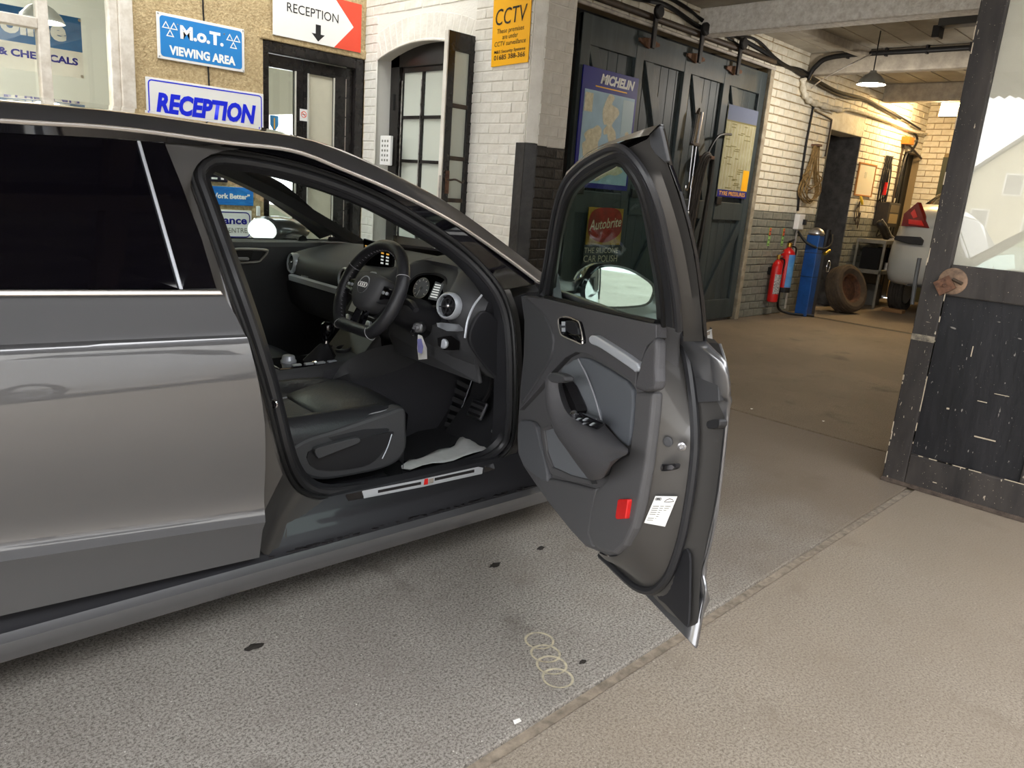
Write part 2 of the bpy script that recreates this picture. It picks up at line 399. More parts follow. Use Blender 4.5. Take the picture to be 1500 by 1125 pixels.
text('VIEWING AREA', m_inkwhite, t, (2.815, y, 2.105), (1, 0, 0), (0, 0, 1), .53, .060, .002, 0, .045)
def tri3(cx, cz):
    s = .068
    for dx, dz in ((-.030, .026), (.030, .026), (0, -.028)):
        b = MB(); P = [np.array([cx+dx+s*.52*cos(radians(a)), y-.002, cz+dz+s*.52*sin(radians(a))]) for a in (90, 210, 330)]; cc = sum(P)/3
        b.loft([P, [cc+(p-cc)*.62 for p in P]], closed=True); rel(b.build('triangle_mark', m_inkwhite), t)
tri3(2.56, 2.275); tri3(3.065, 2.275)
for sx, sz in ((2.475, 2.075), (3.148, 2.072), (2.475, 2.378), (3.148, 2.378), (2.62, 2.325), (2.99, 2.325)):
    rel(MB().lathe([(.006, 0), (.006, .002), (.0, .003)], (sx, y, sz), (0, -1, 0), 10).build('screw', m_steel), t)
t, y = sheet('reception_sign', 'white sign with slanted blue RECEPTION lettering below the viewing area sign', 2.365, 3.325, 1.52, 1.915, m_white_s)
ring('blue_border', m_inkblue, t, 2.38, 3.31, 1.535, 1.90, y, .03, .009)
text('RECEPTION', m_inkblue, t, (2.845, y, 1.672), (1, 0, 0), (0, 0, 1), .82, .135, .002, .2, .05)
t, y = sheet('reception_arrow_sign', 'white and red reception sign with a black down arrow above the dark door', 3.405, 4.27, 2.395, 2.80, m_white_s, y=YT-.02)
pr('red_chevron', m_inkred, t, [(3.99, y, 2.395), (4.27, y, 2.395), (4.27, y, 2.80), (3.99, y, 2.80), (4.19, y, 2.5975)], (0, -.0012, 0))
text('RECEPTION', m_ink, t, (3.78, y, 2.60), (1, 0, 0), (0, 0, 1), .50, .072, .002)
pr('down_arrow', m_ink, t, [(3.83, y, 2.415), (3.895, y, 2.475), (3.855, y, 2.475), (3.855, y, 2.55), (3.805, y, 2.55), (3.805, y, 2.475), (3.765, y, 2.475)], (0, -.0012, 0))
t, y = sheet('slogan_sign', 'blue slogan sign low on the tan wall behind the car', 2.20, 3.227, .985, 1.135, mat('slogan_blue', (28, 92, 178), .35, c2=(46, 140, 214), vs=5, stretch=(1, 1, 5)))
text('s Work Better”', m_inkwhite, t, (3.0, y, 1.04), (1, 0, 0), (0, 0, 1), .39, .040, .002, 0, .04)
t, y = sheet('service_centre_sign', 'white sign with blue border and grey CENTRE lettering low on the tan wall', 2.20, 3.21, .70, .945, m_white_s)
ring('blue_border', m_blue, t, 2.215, 3.195, .715, .93, y, .04, .009)
text('ance', m_blue, t, (3.06, y, .83), (1, 0, 0), (0, 0, 1), .21, .062, .002, 0, .03)
text('CENTRE', m_greyp, t, (3.06, y, .755), (1, 0, 0), (0, 0, 1), .21, .042, .002)
t, y = sheet('dark_poster', 'dark purple poster with small white print above the slogan sign', 2.20, 3.0, 1.17, 1.42, mat('poster_dark', (22, 20, 40), .4))
rplate('purple_band', mat('poster_purple', (70, 62, 150), .4), t, 2.22, 2.98, 1.235, 1.38, y, .01)
bx('white_mark', m_inkwhite, t, 2.86, 2.91, y-.001, y, 1.19, 1.205); bx('white_mark', m_inkwhite, t, 2.94, 2.965, y-.001, y, 1.19, 1.205)
# cable running down the tan wall
tag(tb('sign_cable', m_black, None, catmull([(2.815, YT-.004, 3.4), (2.80, YT-.004, 2.9), (2.825, YT-.004, 2.6), (2.83, YT-.004, 2.42), (2.85, YT-.004, 2.2), (2.86, YT-.004, 1.98), (2.865, YT-.004, 1.8)], 6), .007, 6), 'thin black cable running down behind the wall signs', 'cable')
tag(bx('wall_vent', m_white_s, None, 3.255, 3.29, YT-.02, YT-.003, .90, .985, .006), 'small white wall socket beside the dark door frame', 'socket')
# reception door -----------------------------------------------------
dr = tag(MB().box(3.33, 3.385, YT, YT+.16, 0, 2.35).box(4.25, 4.348, YT, YT+.16, 0, 2.35).box(3.385, 4.25, YT, YT+.16, 2.26, 2.35).build('door_1', m_blackw, bevel=.006), 'black glazed reception double door in a black frame', None, None, 'structure')
for x0, x1 in ((3.39, 3.735), (3.74, 4.245)):
    lf = MB()
    gx0, gx1 = (3.40, 3.66) if x0 < 3.5 else (3.785, 4.05)
    lf.box(x0, gx0, YT+.05, YT+.10, 0, 2.255).box(gx1, x1, YT+.05, YT+.10, 0, 2.255).box(gx0, gx1, YT+.05, YT+.10, 2.15, 2.255).box(gx0, gx1, YT+.05, YT+.10, 0, .28)
    l = lf.build('door_leaf', m_blackw, dr, bevel=.004)
    if x0 < 3.5:
        MB().box(gx0, gx1, YT+.072, YT+.078, .28, 2.15).build('pane', m_pane, l)
    else:
        MB().box(gx0, gx1, YT+.072, YT+.078, .28, 2.15).build('pane', mat('door_blind', (206, 200, 178), .35, var=.06, vs=3), l)
    for gx in (gx0, gx1):
        MB().box(gx-.006, gx+.006, YT+.04, YT+.05, .28, 2.15).build('glazing_bead', mat('bead', (190, 186, 176), .4), l)
for dz in range(11):
    MB().box(4.175, 4.18, YT+.046, YT+.05, .3+dz*.17, .46+dz*.17).build('paint_wear', mat('bead2', (150, 140, 130), .6), dr)
ns = thing('no_smoking_sticker', 'small white no smoking sticker on the reception door', 'sticker', (3.745, YT+.049, 1.80))
bx('label', m_white_s, ns, 3.705, 3.782, YT+.047, YT+.05, 1.745, 1.845)
rel(MB().loft([[(3.7435+q*cos(2*pi*k/24), YT+.0462, 1.80+q*sin(2*pi*k/24)) for k in range(24)] for q in (.028, .022)], closed=True).build('red_circle', m_inkred), ns)
rel(MB().prism([(3.721, YT+.0465, 1.817), (3.725, YT+.0465, 1.822), (3.766, YT+.0465, 1.783), (3.762, YT+.0465, 1.778)], (0, -.0005, 0)).build('red_bar', m_inkred), ns)
rel(MB().box(3.728, 3.760, YT+.0464, YT+.0468, 1.797, 1.803).build('cigarette_mark', m_ink), ns)
cs = thing('crest_sticker', 'small blue and yellow crest sticker on the left door pane', 'sticker', (3.47, YT+.069, 1.66))
pr('shield', mat('crest_blue', (70, 140, 190), .4), cs, [(3.43, YT+.07, 1.76), (3.51, YT+.07, 1.76), (3.51, YT+.07, 1.68), (3.47, YT+.07, 1.62), (3.43, YT+.07, 1.68)], (0, -.001, 0))
bx('cross', m_yellow, cs, 3.465, 3.475, YT+.067, YT+.069, 1.65, 1.74)

# ------------------------------------------------------------------ white brick wall with the arched doorway (faces the camera along -X)
YA0, YA1, ZS, ZC = 4.90, 6.22, 2.345, 2.47
def arch_z(y):
    R_ = ((YA1-YA0)**2/4+(ZC-ZS)**2)/(2*(ZC-ZS)); c = (YA0+YA1)/2
    return ZC-R_+math.sqrt(max(R_*R_-(y-c)**2, 0))
w = MB()
w.box(XW, XW+.32, YA1, YT+.2, 0, 3.6).box(XW, XW+.32, YP+.07, YA0, 0, 3.6)
N = 20; ys_ = [YA0+(YA1-YA0)*k/N for k in range(N+1)]
pol = [(XW, q, arch_z(q)) for q in ys_]+[(XW, YA1, 3.6), (XW, YA0, 3.6)]
w.prism(pol, (.32, 0, 0))
w = w.build('wall_arch', m_whitem); tag(w, 'white painted brick wall with an arched double doorway', None, None, 'structure')
def spans_w(z):
    full = (0, YT-YP-.075)           # u runs from YT towards the camera
    a, b = YT-YA1, YT-YA0
    if z < ZC+.23: return [(0, a), (b, full[1])]
    return [full]
nb = brickwork(w, (XW, YT, 0), (0, -1, 0), (-1, 0, 0), spans_w, 0, 3.6, .0775, .235, lambda z: m_white, .0045, .0005)
# voussoirs of the arch
c0 = (YA0+YA1)/2; R_ = ((YA1-YA0)**2/4+(ZC-ZS)**2)/(2*(ZC-ZS)); zc = ZC-R_
am = math.asin((YA1-YA0)/2/R_); nv = 17
for k in range(nv):
    t0 = -am+2*am*(k+.06)/nv; t1 = -am+2*am*(k+.94)/nv
    P = [(XW-.002, c0+r*sin(t), zc+r*cos(t)) for r, t in ((R_, t0), (R_+.205, t0), (R_+.205, t1), (R_, t1))]
    MB().prism(P, (.03, 0, 0)).build('voussoir', m_white, w, bevel=.005)
# edge moulding of the arch and reveal line
tb('arch_moulding', m_white, None, [(XW-.004, q, arch_z(q)-.008) for q in ys_], .012, 6).parent = w
MB().box(XW-.012, XW+.0, YA1-.02, YA1+.005, 0, ZS).build('jamb_bead', m_white, w, bevel=.004)
# pier towards the garage
p = MB().box(XW+.068, 4.737, YP, YP+.5, 0, 3.6)
p = p.build('wall_pier', m_whitem); tag(p, 'painted brick pier, white above and black below, beside the sliding door', None, None, 'structure')
zb = 1.645
brickwork(p, (XW+.066, YP, 0), (1, 0, 0), (0, -1, 0), lambda z: [(0, .32)], 0, 3.58, .0775, .22, lambda z: m_blackp if z < zb else m_white, .005, .001)
MB().box(XW+.068, 4.737, YP-.0008, YP+.02, 0, zb).build('black_ground', m_blackp, p)
MB().prism([(XW-.004, YP+.06, zb), (XW+.07, YP-.004, zb), (XW+.07, YP+.1, zb)], (0, 0, 3.6-zb)).build('chamfer', m_white, p, bevel=.008)
MB().prism([(XW-.008, YP+.06, 0), (XW+.07, YP-.008, 0), (XW+.07, YP+.1, 0)], (0, 0, zb)).build('chamfer', m_blackp, p, bevel=.01)
MB().box(XW-.011, XW+.02, YP+.055, YP+.15, 0, zb).build('black_band', m_blackp, p, bevel=.004)
# arched double door: closed left leaf and frame
XD = XW+.17
dd = MB().box(XD-.03, XD+.06, YA1-.02-.13, YA1-.02, 0, ZS+.06)
N = 16; q0 = [YA0+(YA1-.02-YA0)*k/N for k in range(N+1)]
dd.prism([(XD-.03, q, arch_z(q)) for q in q0]+[(XD-.03, YA1-.02, 2.29), (XD-.03, YA0, 2.29)], (.09, 0, 0)).box(XD-.03, XD+.06, YA0, YA0+.06, 0, 2.25)
dd = dd.build('door_2', m_blackw, bevel=.004); tag(dd, 'old black arched double door with frosted panes in the white wall', None, None, 'structure')
yl, ym, yr = YA1-.15, (YA1-.15+5.44)/2, 5.44
lf = MB().box(XD, XD+.05, yl-.02, yl, 0, 2.31).box(XD, XD+.05, yr-.09, yr, 0, 2.31).box(XD, XD+.05, yr, yl, 2.245, 2.31).box(XD, XD+.05, yr, yl, .25, .78)
lf = lf.build('door_leaf', m_blackw, dd, bevel=.003)
MB().box(XD-.004, XD+.05, ym-.012, ym+.012, .78, 2.25).build('glazing_bar', m_blackw, lf, bevel=.003)
for z in (1.13, 1.475, 1.86): MB().box(XD-.004, XD+.05, yr, yl-.02, z-.014, z+.014).build('glazing_bar', m_blackw, lf, bevel=.003)
for a_, b_ in ((yr, ym-.012), (ym+.012, yl-.02)):
    for z0, z1 in ((.78, 1.116), (1.144, 1.461), (1.489, 1.846), (1.874, 2.25)):
        MB().box(XD+.02, XD+.026, a_, b_, z0, z1).build('pane', m_frost, lf)
m_wear = mat('worn_paint_edge', (176, 172, 164), .6, c2=(40, 36, 34), vs=45, detail=3, stretch=(1, 1, .4))
for yy in (ym+.013, yl-.018): MB().box(XD-.007, XD-.003, yy-.006, yy+.006, .78, 2.18).build('worn_edge', m_wear, lf)
MB().box(XD-.04, XD-.03, yl+.05, yl+.065, 1.92, 2.06).build('letter_slot', m_dark, dd)
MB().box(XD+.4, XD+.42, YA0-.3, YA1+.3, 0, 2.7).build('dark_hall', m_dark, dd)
# open right leaf, swung out towards the camera
ol_ = at(656, 46, 'Y', YA0+.01); xo = ol_[0]
o2 = thing('glazed_door_leaf', 'open black glazed door leaf swung out from the arched doorway', 'door', (XW, YA0, 0))
y0, y1 = YA0-.012, YA0+.03
bx('stile', m_blackw, o2, xo, xo+.07, y0, y1, 0, 2.44, .004); bx('stile', m_blackw, o2, XW-.05, XW+.02, y0, y1, 0, 2.44, .004)
bx('top_rail', m_blackw, o2, xo+.07, XW-.05, y0, y1, 2.30, 2.44, .004); bx('bottom_rail', m_blackw, o2, xo+.07, XW-.05, y0, y1, 0, .8, .004)
for z in (1.17, 1.50, 1.90): bx('glazing_bar', m_brown, o2, xo+.07, XW-.05, y0-.004, y1, z-.016, z+.016, .004)
for z0, z1 in ((.8, 1.154), (1.186, 1.484), (1.516, 1.884), (1.916, 2.30)): bx('pane', m_frost, o2, xo+.07, XW-.05, y0+.018, y0+.024, z0, z1)
bx('white_edge', m_white, o2, xo-.012, xo, y0, y1, .0, 2.44, .002)
tb('handle', m_brown, o2, catmull([(xo+.05, y0-.005, 1.33), (xo+.05, y0-.045, 1.33), (xo+.10, y0-.05, 1.335), (xo+.17, y0-.05, 1.315), (xo+.185, y0-.05, 1.335)], 5), .008, 8)
bx('lock_plate', m_rust, o2, xo+.03, xo+.07, y0-.006, y0, 1.22, 1.40, .002)
tb('bolt_bar', m_pipe, o2, [(xo-.016, y0+.01, 1.05), (xo-.016, y0+.01, 1.36)], .009, 6)
# door entry panels
for k, (ya, yb, lab, nm) in enumerate(((6.095, 5.935, 'white door entry panel on the white brick reveal', 'entry_panel'), (5.915, 5.855, 'grey keypad on the black door frame', 'keypad'))):
    xx = XW+.0 if k == 0 else XD-.035
    t = thing(nm, lab, 'panel', (xx, ya, 1.41))
    if k == 1: ya, yb = yl+.125, yl+.065
    bx('plate', m_white_s if k == 0 else mat('keypad_grey', (120, 118, 112), .4, .5), t, xx-.03, xx, ya, yb, 1.42, 1.68, .006)
    for r in range(5):
        for cidx in range(3):
            yc = ya-(ya-yb)*(cidx+1)/4; bx('button', m_greyp if k == 0 else m_ink, t, xx-.034, xx-.03, yc-.008, yc+.008, 1.455+r*.042, 1.475+r*.042)
# CCTV sign, a little askew on the wall
t = thing('cctv_sign', 'orange yellow CCTV warning sign on the white brick wall', 'sign', (XW-.012, 4.5, 2.2))
qa = {k: at(*v, 'X', XW-.013) for k, v in dict(bl=(720, 98.5), br=(774, 91), tl=(726, -40), tr=(782, -48)).items()}
pr('board', m_yellow, t, [qa['bl'], qa['br'], qa['tr'], qa['tl']], (-.006, 0, 0))
ex_ = qa['br']-qa['bl']; ez_ = qa['tl']-qa['bl']; nrm = np.cross(ex_, ez_)
def onsign(u, v): return qa['bl']+ex_*u+ez_*v+np.array([-.0075, 0, 0])
for s_, u, v, wdt, h in (('CCTV', .5, .435, .84, .115), ('These premises', .5, .345, .72, .034), ('are under', .5, .28, .42, .034), ('CCTV surveillance', .5, .21, .84, .034)):
    text(s_, m_ink, t, onsign(u, v), ex_, ez_, np.linalg.norm(ex_)*wdt, h, .001, .12)
for s_, v, h in (('M&S Security Systems', .135, .022), ('01685 388-366', .065, .034)):
    text(s_, m_ink, t, onsign(.5, v), ex_, ez_, np.linalg.norm(ex_)*.84, h, .001, 0, .012)

# ------------------------------------------------------------------ garage shell
def seg(name, label, x0, x1, z0, z1, cream=True, course=.09, blen=.245, dep=.35):
    w = MB().box(x0, x1, YG, YG+dep, z0, z1).build(name, m_creamm); tag(w, label, None, None, 'structure')
    zl = 1.29
    n = brickwork(w, (x0, YG, 0), (1, 0, 0), (0, -1, 0), lambda z: [(0, x1-x0)], z0, z1, course, blen, lambda z: m_cream if z > zl else m_greyp, .010, .004)
    if z0 < zl: MB().box(x0, x1, YG-.0005, YG+.02, z0, min(zl, z1)).build('mortar', m_greym, w)
    return w
seg('wall_back', 'brick wall above the grey sliding door', 4.737, 8.30, 2.79, GZ+.15)
seg('wall_side', 'cream over grey brick wall with fire extinguishers', 8.30, 10.10, 0, GZ+.05)
wq = seg('wall_lintel', 'cream bricks over the dark recess', 10.10, 11.14, 2.62, GZ+.05)
MB().box(10.08, 11.20, YG-.006, YG+.3, 2.34, 2.62).build('lintel', m_cream, wq, bevel=.01)
seg('wall_right', 'cream over grey brick wall with the whiteboard', 11.14, 12.87, 0, GZ+.05, dep=.16)
wl = seg('wall_far', 'bricks over the narrow far doorway', 12.87, GX, 2.30, GZ+.05)
# dark recess with grey jamb
MB().box(11.13, 11.30, YG-.002, YG+1.0, 0, 2.34).build('wall_recess', mat('recess_paint', (84, 82, 80), .7, c2=(52, 50, 50), vs=9, bump=.3))['kind'] = 'structure'
rc = MB().box(10.0, 11.2, YG+1.0, YG+1.1, 0, 2.4).box(10.0, 10.1, YG+.3, YG+1.1, 0, 2.4).box(10.0, 11.2, YG+.3, YG+1.1, 2.34, 2.4).build('door_3', m_dark); tag(rc, 'dark doorway recess in the garage wall', None, None, 'structure')
MB().box(10.10, 10.14, YG-.006, YG+.12, 0, 2.34).build('door_frame', m_dgreen, rc)
dk = MB().box(12.87, 13.6, YG+.1, YG+.14, 0, 2.3).box(13.0, 13.06, YG+.02, YG+.1, 0, 2.3).box(13.25, 13.29, YG+.06, YG+.1, 0, 2.3).build('door_4', mat('dark_olive_door', (22, 21, 18), .5)); tag(dk, 'dark olive narrow door at the far garage corner', None, None, 'structure')
# far wall with a door
fwl = MB().box(GX, GX+.2, -5, YG+.35, 0, GZ+.1).build('wall_end', m_creamm); tag(fwl, 'cream brick end wall of the garage', None, None, 'structure')
brickwork(fwl, (GX, YG, 0), (0, -1, 0), (-1, 0, 0), lambda z: [(0, .36), (1.2, 1.75)] if z < 2.3 else [(0, 1.75)], .99, GZ+.05, .09, .245, lambda z: m_cream, .01, .004)
d5 = MB().box(GX-.05, GX, YG-1.2, YG-.36, 0, 2.28).build('door_5', mat('olive_paint', (70, 72, 56), .5)); tag(d5, 'olive painted door in the garage end wall', None, None, 'structure')
MB().box(GX-.06, GX-.05, YG-1.1, YG-.46, 1.2, 2.15).build('pane', m_frost, d5)
MB().box(GX-.064, GX-.06, YG-.75, YG-.5, 1.42, 1.66).build('notice', m_white_s, d5)
tag(MB().box(4.7, 8.35, YG+.12, YG+.2, 0, 2.9).box(11.3, 14, YG+.34, YG+.42, 0, 3.2).box(9.9, 11.4, YG+1.1, YG+1.2, 0, 3.2).build('wall_leak_block', m_dark), 'dark unseen boxes added behind the garage wall to block sky leaks', None, None, 'structure')  # added to stop sky leaking through gaps in the garage shell
tag(MB().box(4.6, GX, -5.2, -5, 0, GZ+.1).build('wall_opposite', m_cream), 'plain far side wall of the garage', None, None, 'structure')
ce = tag(MB().box(4.35, GX+.2, -5.2, YG+.4, GZ, GZ+.15).build('ceiling', m_ceil), 'boarded garage ceiling between roughcast beams', None, None, 'structure')
for k in range(15):
    y_ = YG-.25-k*.30
    MB().box(6.95, GX, y_-.004, y_+.004, GZ-.006, GZ+.002).build('board_batten', m_ceilb, ce)
for k, (xb, wb) in enumerate(((6.80, .20), (9.22, .16), (11.62, .16))):
    b_ = MB().box(xb, xb+wb, -5, YG, 2.86, GZ).build('trim_%d' % (k+1), m_render if k == 0 else m_ceilb, bevel=.02); tag(b_, ('thick roughcast ceiling beam nearest the entrance', 'pale ceiling beam carrying the black cable', 'pale ceiling beam at the back of the garage')[k], None, None, 'structure')
    brow = None
# entrance lintel above the opening, out of frame
tag(MB().box(4.0, 4.35, -5, YP, 3.25, 3.6).build('trim_4', m_render), 'lintel over the garage entrance', None, None, 'structure')
# exposed joists
for k, (x0, y0, x1, y1) in enumerate(((7.3, 3.95, 9.2, 3.80), (9.5, 3.2, 11.5, 3.05))):
    b_ = MB(); a_ = np.array([x0, y0, 0]); d_ = np.array([x1, y1, 0])
    b_.prism([a_+[0, -.05, GZ-.09], a_+[0, .05, GZ-.09], a_+[0, .05, GZ], a_+[0, -.05, GZ]], d_-a_)
    tag(b_.build('ceiling_joist', m_ceilb, bevel=.006), ('pale timber joist between the first and second beams', 'pale timber joist between the second and third beams')[k], 'joist')

# ------------------------------------------------------------------ canopy over the forecourt, and the street beyond
m_cor = mat('canopy_sheet', (98, 94, 90), .7, var=.2, vs=3)
cb = MB(); rows = []
for k in range(0, 126):
    y_ = -.25+k*.04; z_ = 3.36+.028*cos(2*pi*k/4)
    rows.append([(-7, y_, z_), (4.3, y_, z_)])
cb.loft(rows); cn = cb.build('canopy_roof', m_cor, smooth=True, ang=180); tag(cn, 'corrugated canopy roof over the forecourt', None, None, 'structure')
for x in (-4.5, -1.6, 1.3): MB().box(x-.06, x+.06, -.25, 6.4, 3.20, 3.33).build('rafter', m_brown, cn)
for y_ in (-.2, .55, 1.3, 3.2): MB().box(-7, 4.3, y_-.05, y_+.05, 3.14, 3.24).build('purlin', m_brown, cn)
MB().box(-7, 4.3, 4.79, 6.42, 3.355, 3.365).build('added_light_strip', glassmat('light_strip_glass', (.93, .94, .93), .04), cn)  # clear strip added to the canopy so sky brightens the facade
tag(MB().box(-7, 4.35, 6.45, 6.6, 3.6, 4.7).box(4.36, 4.5, -5, 6.6, 3.6, 4.7).build('wall_upper', m_tan), 'tan wall top under the canopy', None, None, 'structure')
# ------------------------------------------------------------------ grey sliding door
sd = thing('sliding_door', 'big grey boarded sliding garage door hanging from an overhead rail', 'door', (6.7, YD, 0))
X0, X1, ZT = 5.10, 8.25, 2.73
bays = [5.10, 5.90, 6.68, 7.42, 8.25]
for i in range(4):
    a, b = bays[i], bays[i+1]
    nbd = 6
    for k in range(nbd):
        u0 = a+(b-a)*k/nbd; u1 = a+(b-a)*(k+1)/nbd
        bx('board', m_dgreen, sd, u0+.002, u1-.002, YD+.02, YD+.04, .05, ZT, .004)
for i, x in enumerate(bays):
    x0 = x if i == 0 else x-.05 if i < 4 else x-.13
    bx('stile', m_dgreen, sd, x0, x0+.12, YD-.015, YD+.02, .03, ZT, .005)
bx('top_rail', m_dgreen, sd, X0, X1, YD-.012, YD+.02, 2.50, ZT, .005)
for i in range(4):
    a, b = bays[i]+.10, bays[i+1]-.03
    bx('middle_rail', m_dgreen, sd, a, b, YD-.012, YD+.02, 1.14, 1.33, .005)
    bx('bottom_rail', m_dgreen, sd, a, b, YD-.012, YD+.02, .03, .25, .005)
    for z0, z1, flip in ((1.33, 2.50, False), (.25, 1.14, True)):
        xa, xb = (a, b) if not flip else (b, a)
        sg = .13 if not flip else -.13
        pr('brace', m_dgreen, sd, [(xa, YD-.01, z1), (xa+sg, YD-.01, z1), (xb, YD-.01, z0), (xb-sg, YD-.01, z0)], (0, .03, 0), .004)
    bx('hinge_block', m_ink, sd, a-.01, a+.09, YD-.035, YD-.012, 1.30, 1.38, .005)
# rail, hangers
rl = thing('door_rail', 'brown iron overhead rail of the sliding door', 'rail', (6.5, YD-.02, 2.8))
tb('rail_tube', m_brown, rl, [(4.80, YD-.03, 2.86), (8.32, YD-.03, 2.86)], .03, 10)
tb('lower_rail', m_pipe, rl, [(4.80, YD-.05, 2.785), (8.32, YD-.05, 2.785)], .018, 8)
tb('rail_stop', m_brown, rl, catmull([(4.84, YD-.03, 2.86), (4.79, YD-.05, 2.95), (4.84, YD-.09, 3.02)], 5), .025, 8)
for k, x in enumerate((6.0, 6.77, 7.5)):
    t = thing('door_hanger', 'black hanger bracket on the door rail, %s from the pier' % ('first', 'second', 'third')[k], 'bracket', (x, YD-.06, 2.6), 'hangers of the sliding door')
    bx('strap', m_ink, t, x-.025, x+.025, YD-.085, YD-.06, 2.60, 2.93, .005)
    rel(MB().lathe([(.05, 0), (.06, .01), (.06, .035), (.05, .045)], (x, YD-.075, 2.90), (0, -1, 0), 18).build('wheel', m_ink, smooth=True), t)
    pr('crossplate', m_rust, t, [(x-.15, YD-.02, 2.64), (x, YD-.02, 2.60), (x+.15, YD-.02, 2.64), (x+.15, YD-.02, 2.665), (x, YD-.02, 2.69), (x-.15, YD-.02, 2.665)], (0, -.02, 0))
# door post and downpipe by the pier
tag(tb('downpipe', m_pipe, None, [(4.82, YP+.14, zb-.0), (4.82, YP+.14, 3.2)], .032, 10), 'white painted pipe between the pier and the sliding door', 'pipe')
tag(tb('lower_downpipe', m_greyp, None, [(4.82, YP+.14, 0), (4.82, YP+.14, zb)], .034, 10), 'grey painted lower pipe between the pier and the sliding door', 'pipe')
tag(bx('door_post', m_dark, None, 4.90, 5.08, YD+.03, YG, 0, 2.75), 'black timber post behind the edge of the sliding door', 'post')
tag(bx('door_jamb', mat('jamb_paint', (176, 166, 146), .6, c2=(128, 118, 100), vs=10), None, 8.26, 8.345, YG-.06, YG+.0, .0, 2.80, .006), 'worn cream jamb at the far edge of the sliding door', 'post')
tag(tb('jamb_conduit', m_pipe, None, [(8.38, YG-.02, 0.02), (8.38, YG-.02, 1.4)], .014, 6), 'thin grey conduit beside the sliding door jamb', 'pipe')
# map poster -----------------------------------------------------------
yp = YD-.03
mp = thing('road_map_poster', 'blue framed road map poster of the British Isles on the sliding door', 'poster', (5.57, yp, 1.356))
bx('board', m_blue, mp, 5.185, 5.955, yp, yp+.012, 1.356, 2.335, .002)
m_sea = mat('map_sea', (180, 210, 226), .25, var=.08, vs=4); m_land = mat('map_land', (226, 220, 194), .35, c2=(194, 186, 152), vs=26)
bx('sea_panel', m_sea, mp, 5.225, 5.925, yp-.002, yp, 1.40, 2.155)
text('MICHELIN', m_inkwhite, mp, (5.66, yp, 2.225), (1, 0, 0), (0, 0, 1), .48, .072, .001, .25, .05)
bx('yellow_rule', m_yellow, mp, 5.36, 5.80, yp-.002, yp, 2.187, 2.197)
def land(pts):
    P = [(5.225+.70*u, yp-.002, 1.40+.755*v) for u, v in pts]
    pr('land', m_land, mp, [np.array(p) for p in catmull(P, 3, True)], (0, -.0015, 0))
land([(.47, .99), (.58, .97), (.54, .89), (.66, .86), (.70, .80), (.62, .72), (.58, .66), (.66, .60), (.70, .50), (.78, .42), (.80, .36), (.92, .32), (.92, .24), (.84, .20), (.90, .16), (.76, .11), (.62, .11), (.50, .07), (.40, .03), (.34, .03), (.44, .12), (.54, .16), (.48, .19), (.38, .18), (.36, .22), (.46, .27), (.46, .34), (.42, .38), (.50, .42), (.56, .44), (.52, .52), (.50, .56), (.44, .55), (.42, .60), (.48, .66), (.42, .66), (.38, .74), (.38, .84)])
land([(.06, .34), (.04, .42), (.10, .46), (.06, .52), (.14, .58), (.22, .60), (.30, .64), (.38, .60), (.38, .52), (.34, .46), (.34, .38), (.28, .32), (.16, .28), (.08, .28)])
land([(.86, .60), (.92, .62), (.95, .56), (.90, .53)])
bx('inset_panel', m_land, mp, 5.235, 5.34, yp-.004, yp-.002, 1.98, 2.13); bx('inset_panel', mat('map_pale', (182, 204, 210), .3), mp, 5.76, 5.92, yp-.003, yp-.002, 1.80, 2.13)
mp.location.x -= .047
# polish sign ----------------------------------------------------------
za = at(858, 360, 'Y', yp); zb_ = at(912, 306, 'Y', yp)
t = thing('polish_sign', 'old red and yellow car polish sign low on the sliding door', 'sign', (5.5, yp, za[2]))
xa, xb, z0, z1 = za[0], zb_[0]+.02, za[2]-.16, zb_[2]
zm = z0+.17
bx('board', mat('sign_yellow_old', (196, 160, 40), .5, c2=(140, 104, 40), vs=8), t, xa, xb, yp, yp+.01, zm, z1)
bx('lower_board', m_dgreen, t, xa-.02, xb-.02, yp, yp+.01, z0, zm)
pr('red_patch', mat('sign_red_old', (170, 38, 28), .5, c2=(120, 40, 24), vs=8), t, [(xa+(xb-xa)*u, yp-.002, zm+(z1-zm)*v) for u, v in catmull([(.06, .25), (.5, .06), (.94, .3), (.97, .72), (.8, .98), (.25, .98), (.03, .75)], 5, True)], (0, -.001, 0))
text('Autobrite', m_land, t, ((xa+xb)/2, yp, zm+(z1-zm)*.45), (1, 0, .1), (0, 0, 1), (xb-xa)*.92, .09, .004, .15, .01)
text('THE SILICONE', m_land, t, ((xa+xb)/2-.02, yp, z0+.095), (1, 0, 0), (0, 0, 1), (xb-xa)*.98, .05, .002)
text('CAR POLISH', m_land, t, ((xa+xb)/2-.02, yp, z0+.015), (1, 0, 0), (0, 0, 1), (xb-xa)*.98, .06, .002)
# tyre pressure chart --------------------------------------------------
t = thing('tyre_pressure_chart', 'glossy yellowish tyre pressure chart at the end of the sliding door', 'chart', (7.87, yp, 1.38))
x0, x1, z0, z1 = 7.57, 8.20, 1.385, 2.32
bx('board', mat('chart_base', (186, 182, 150), .12, c2=(166, 160, 126), vs=9, spec=.8), t, x0, x1, yp, yp+.008, z0, z1)
bx('blue_footer', m_blue, t, x0, x1, yp-.0015, yp, z0, z0+.075); bx('blue_header', mat('header_fade', (120, 128, 150), .12), t, x0, x1, yp-.0015, yp, z1-.15, z1)
bx('yellow_panel', m_yellow, t, x1-.14, x1-.01, yp-.0015, yp, z0+.08, z0+.30)
text('TYRE PRESSURES', m_yellow, t, ((x0+x1)/2, yp, z0+.018), (1, 0, 0), (0, 0, 1), .56, .042, .002, 0, .01)
m_olive = mat('chart_ink', (104, 98, 40), .4); m_pale = mat('chart_line', (206, 204, 184), .2)
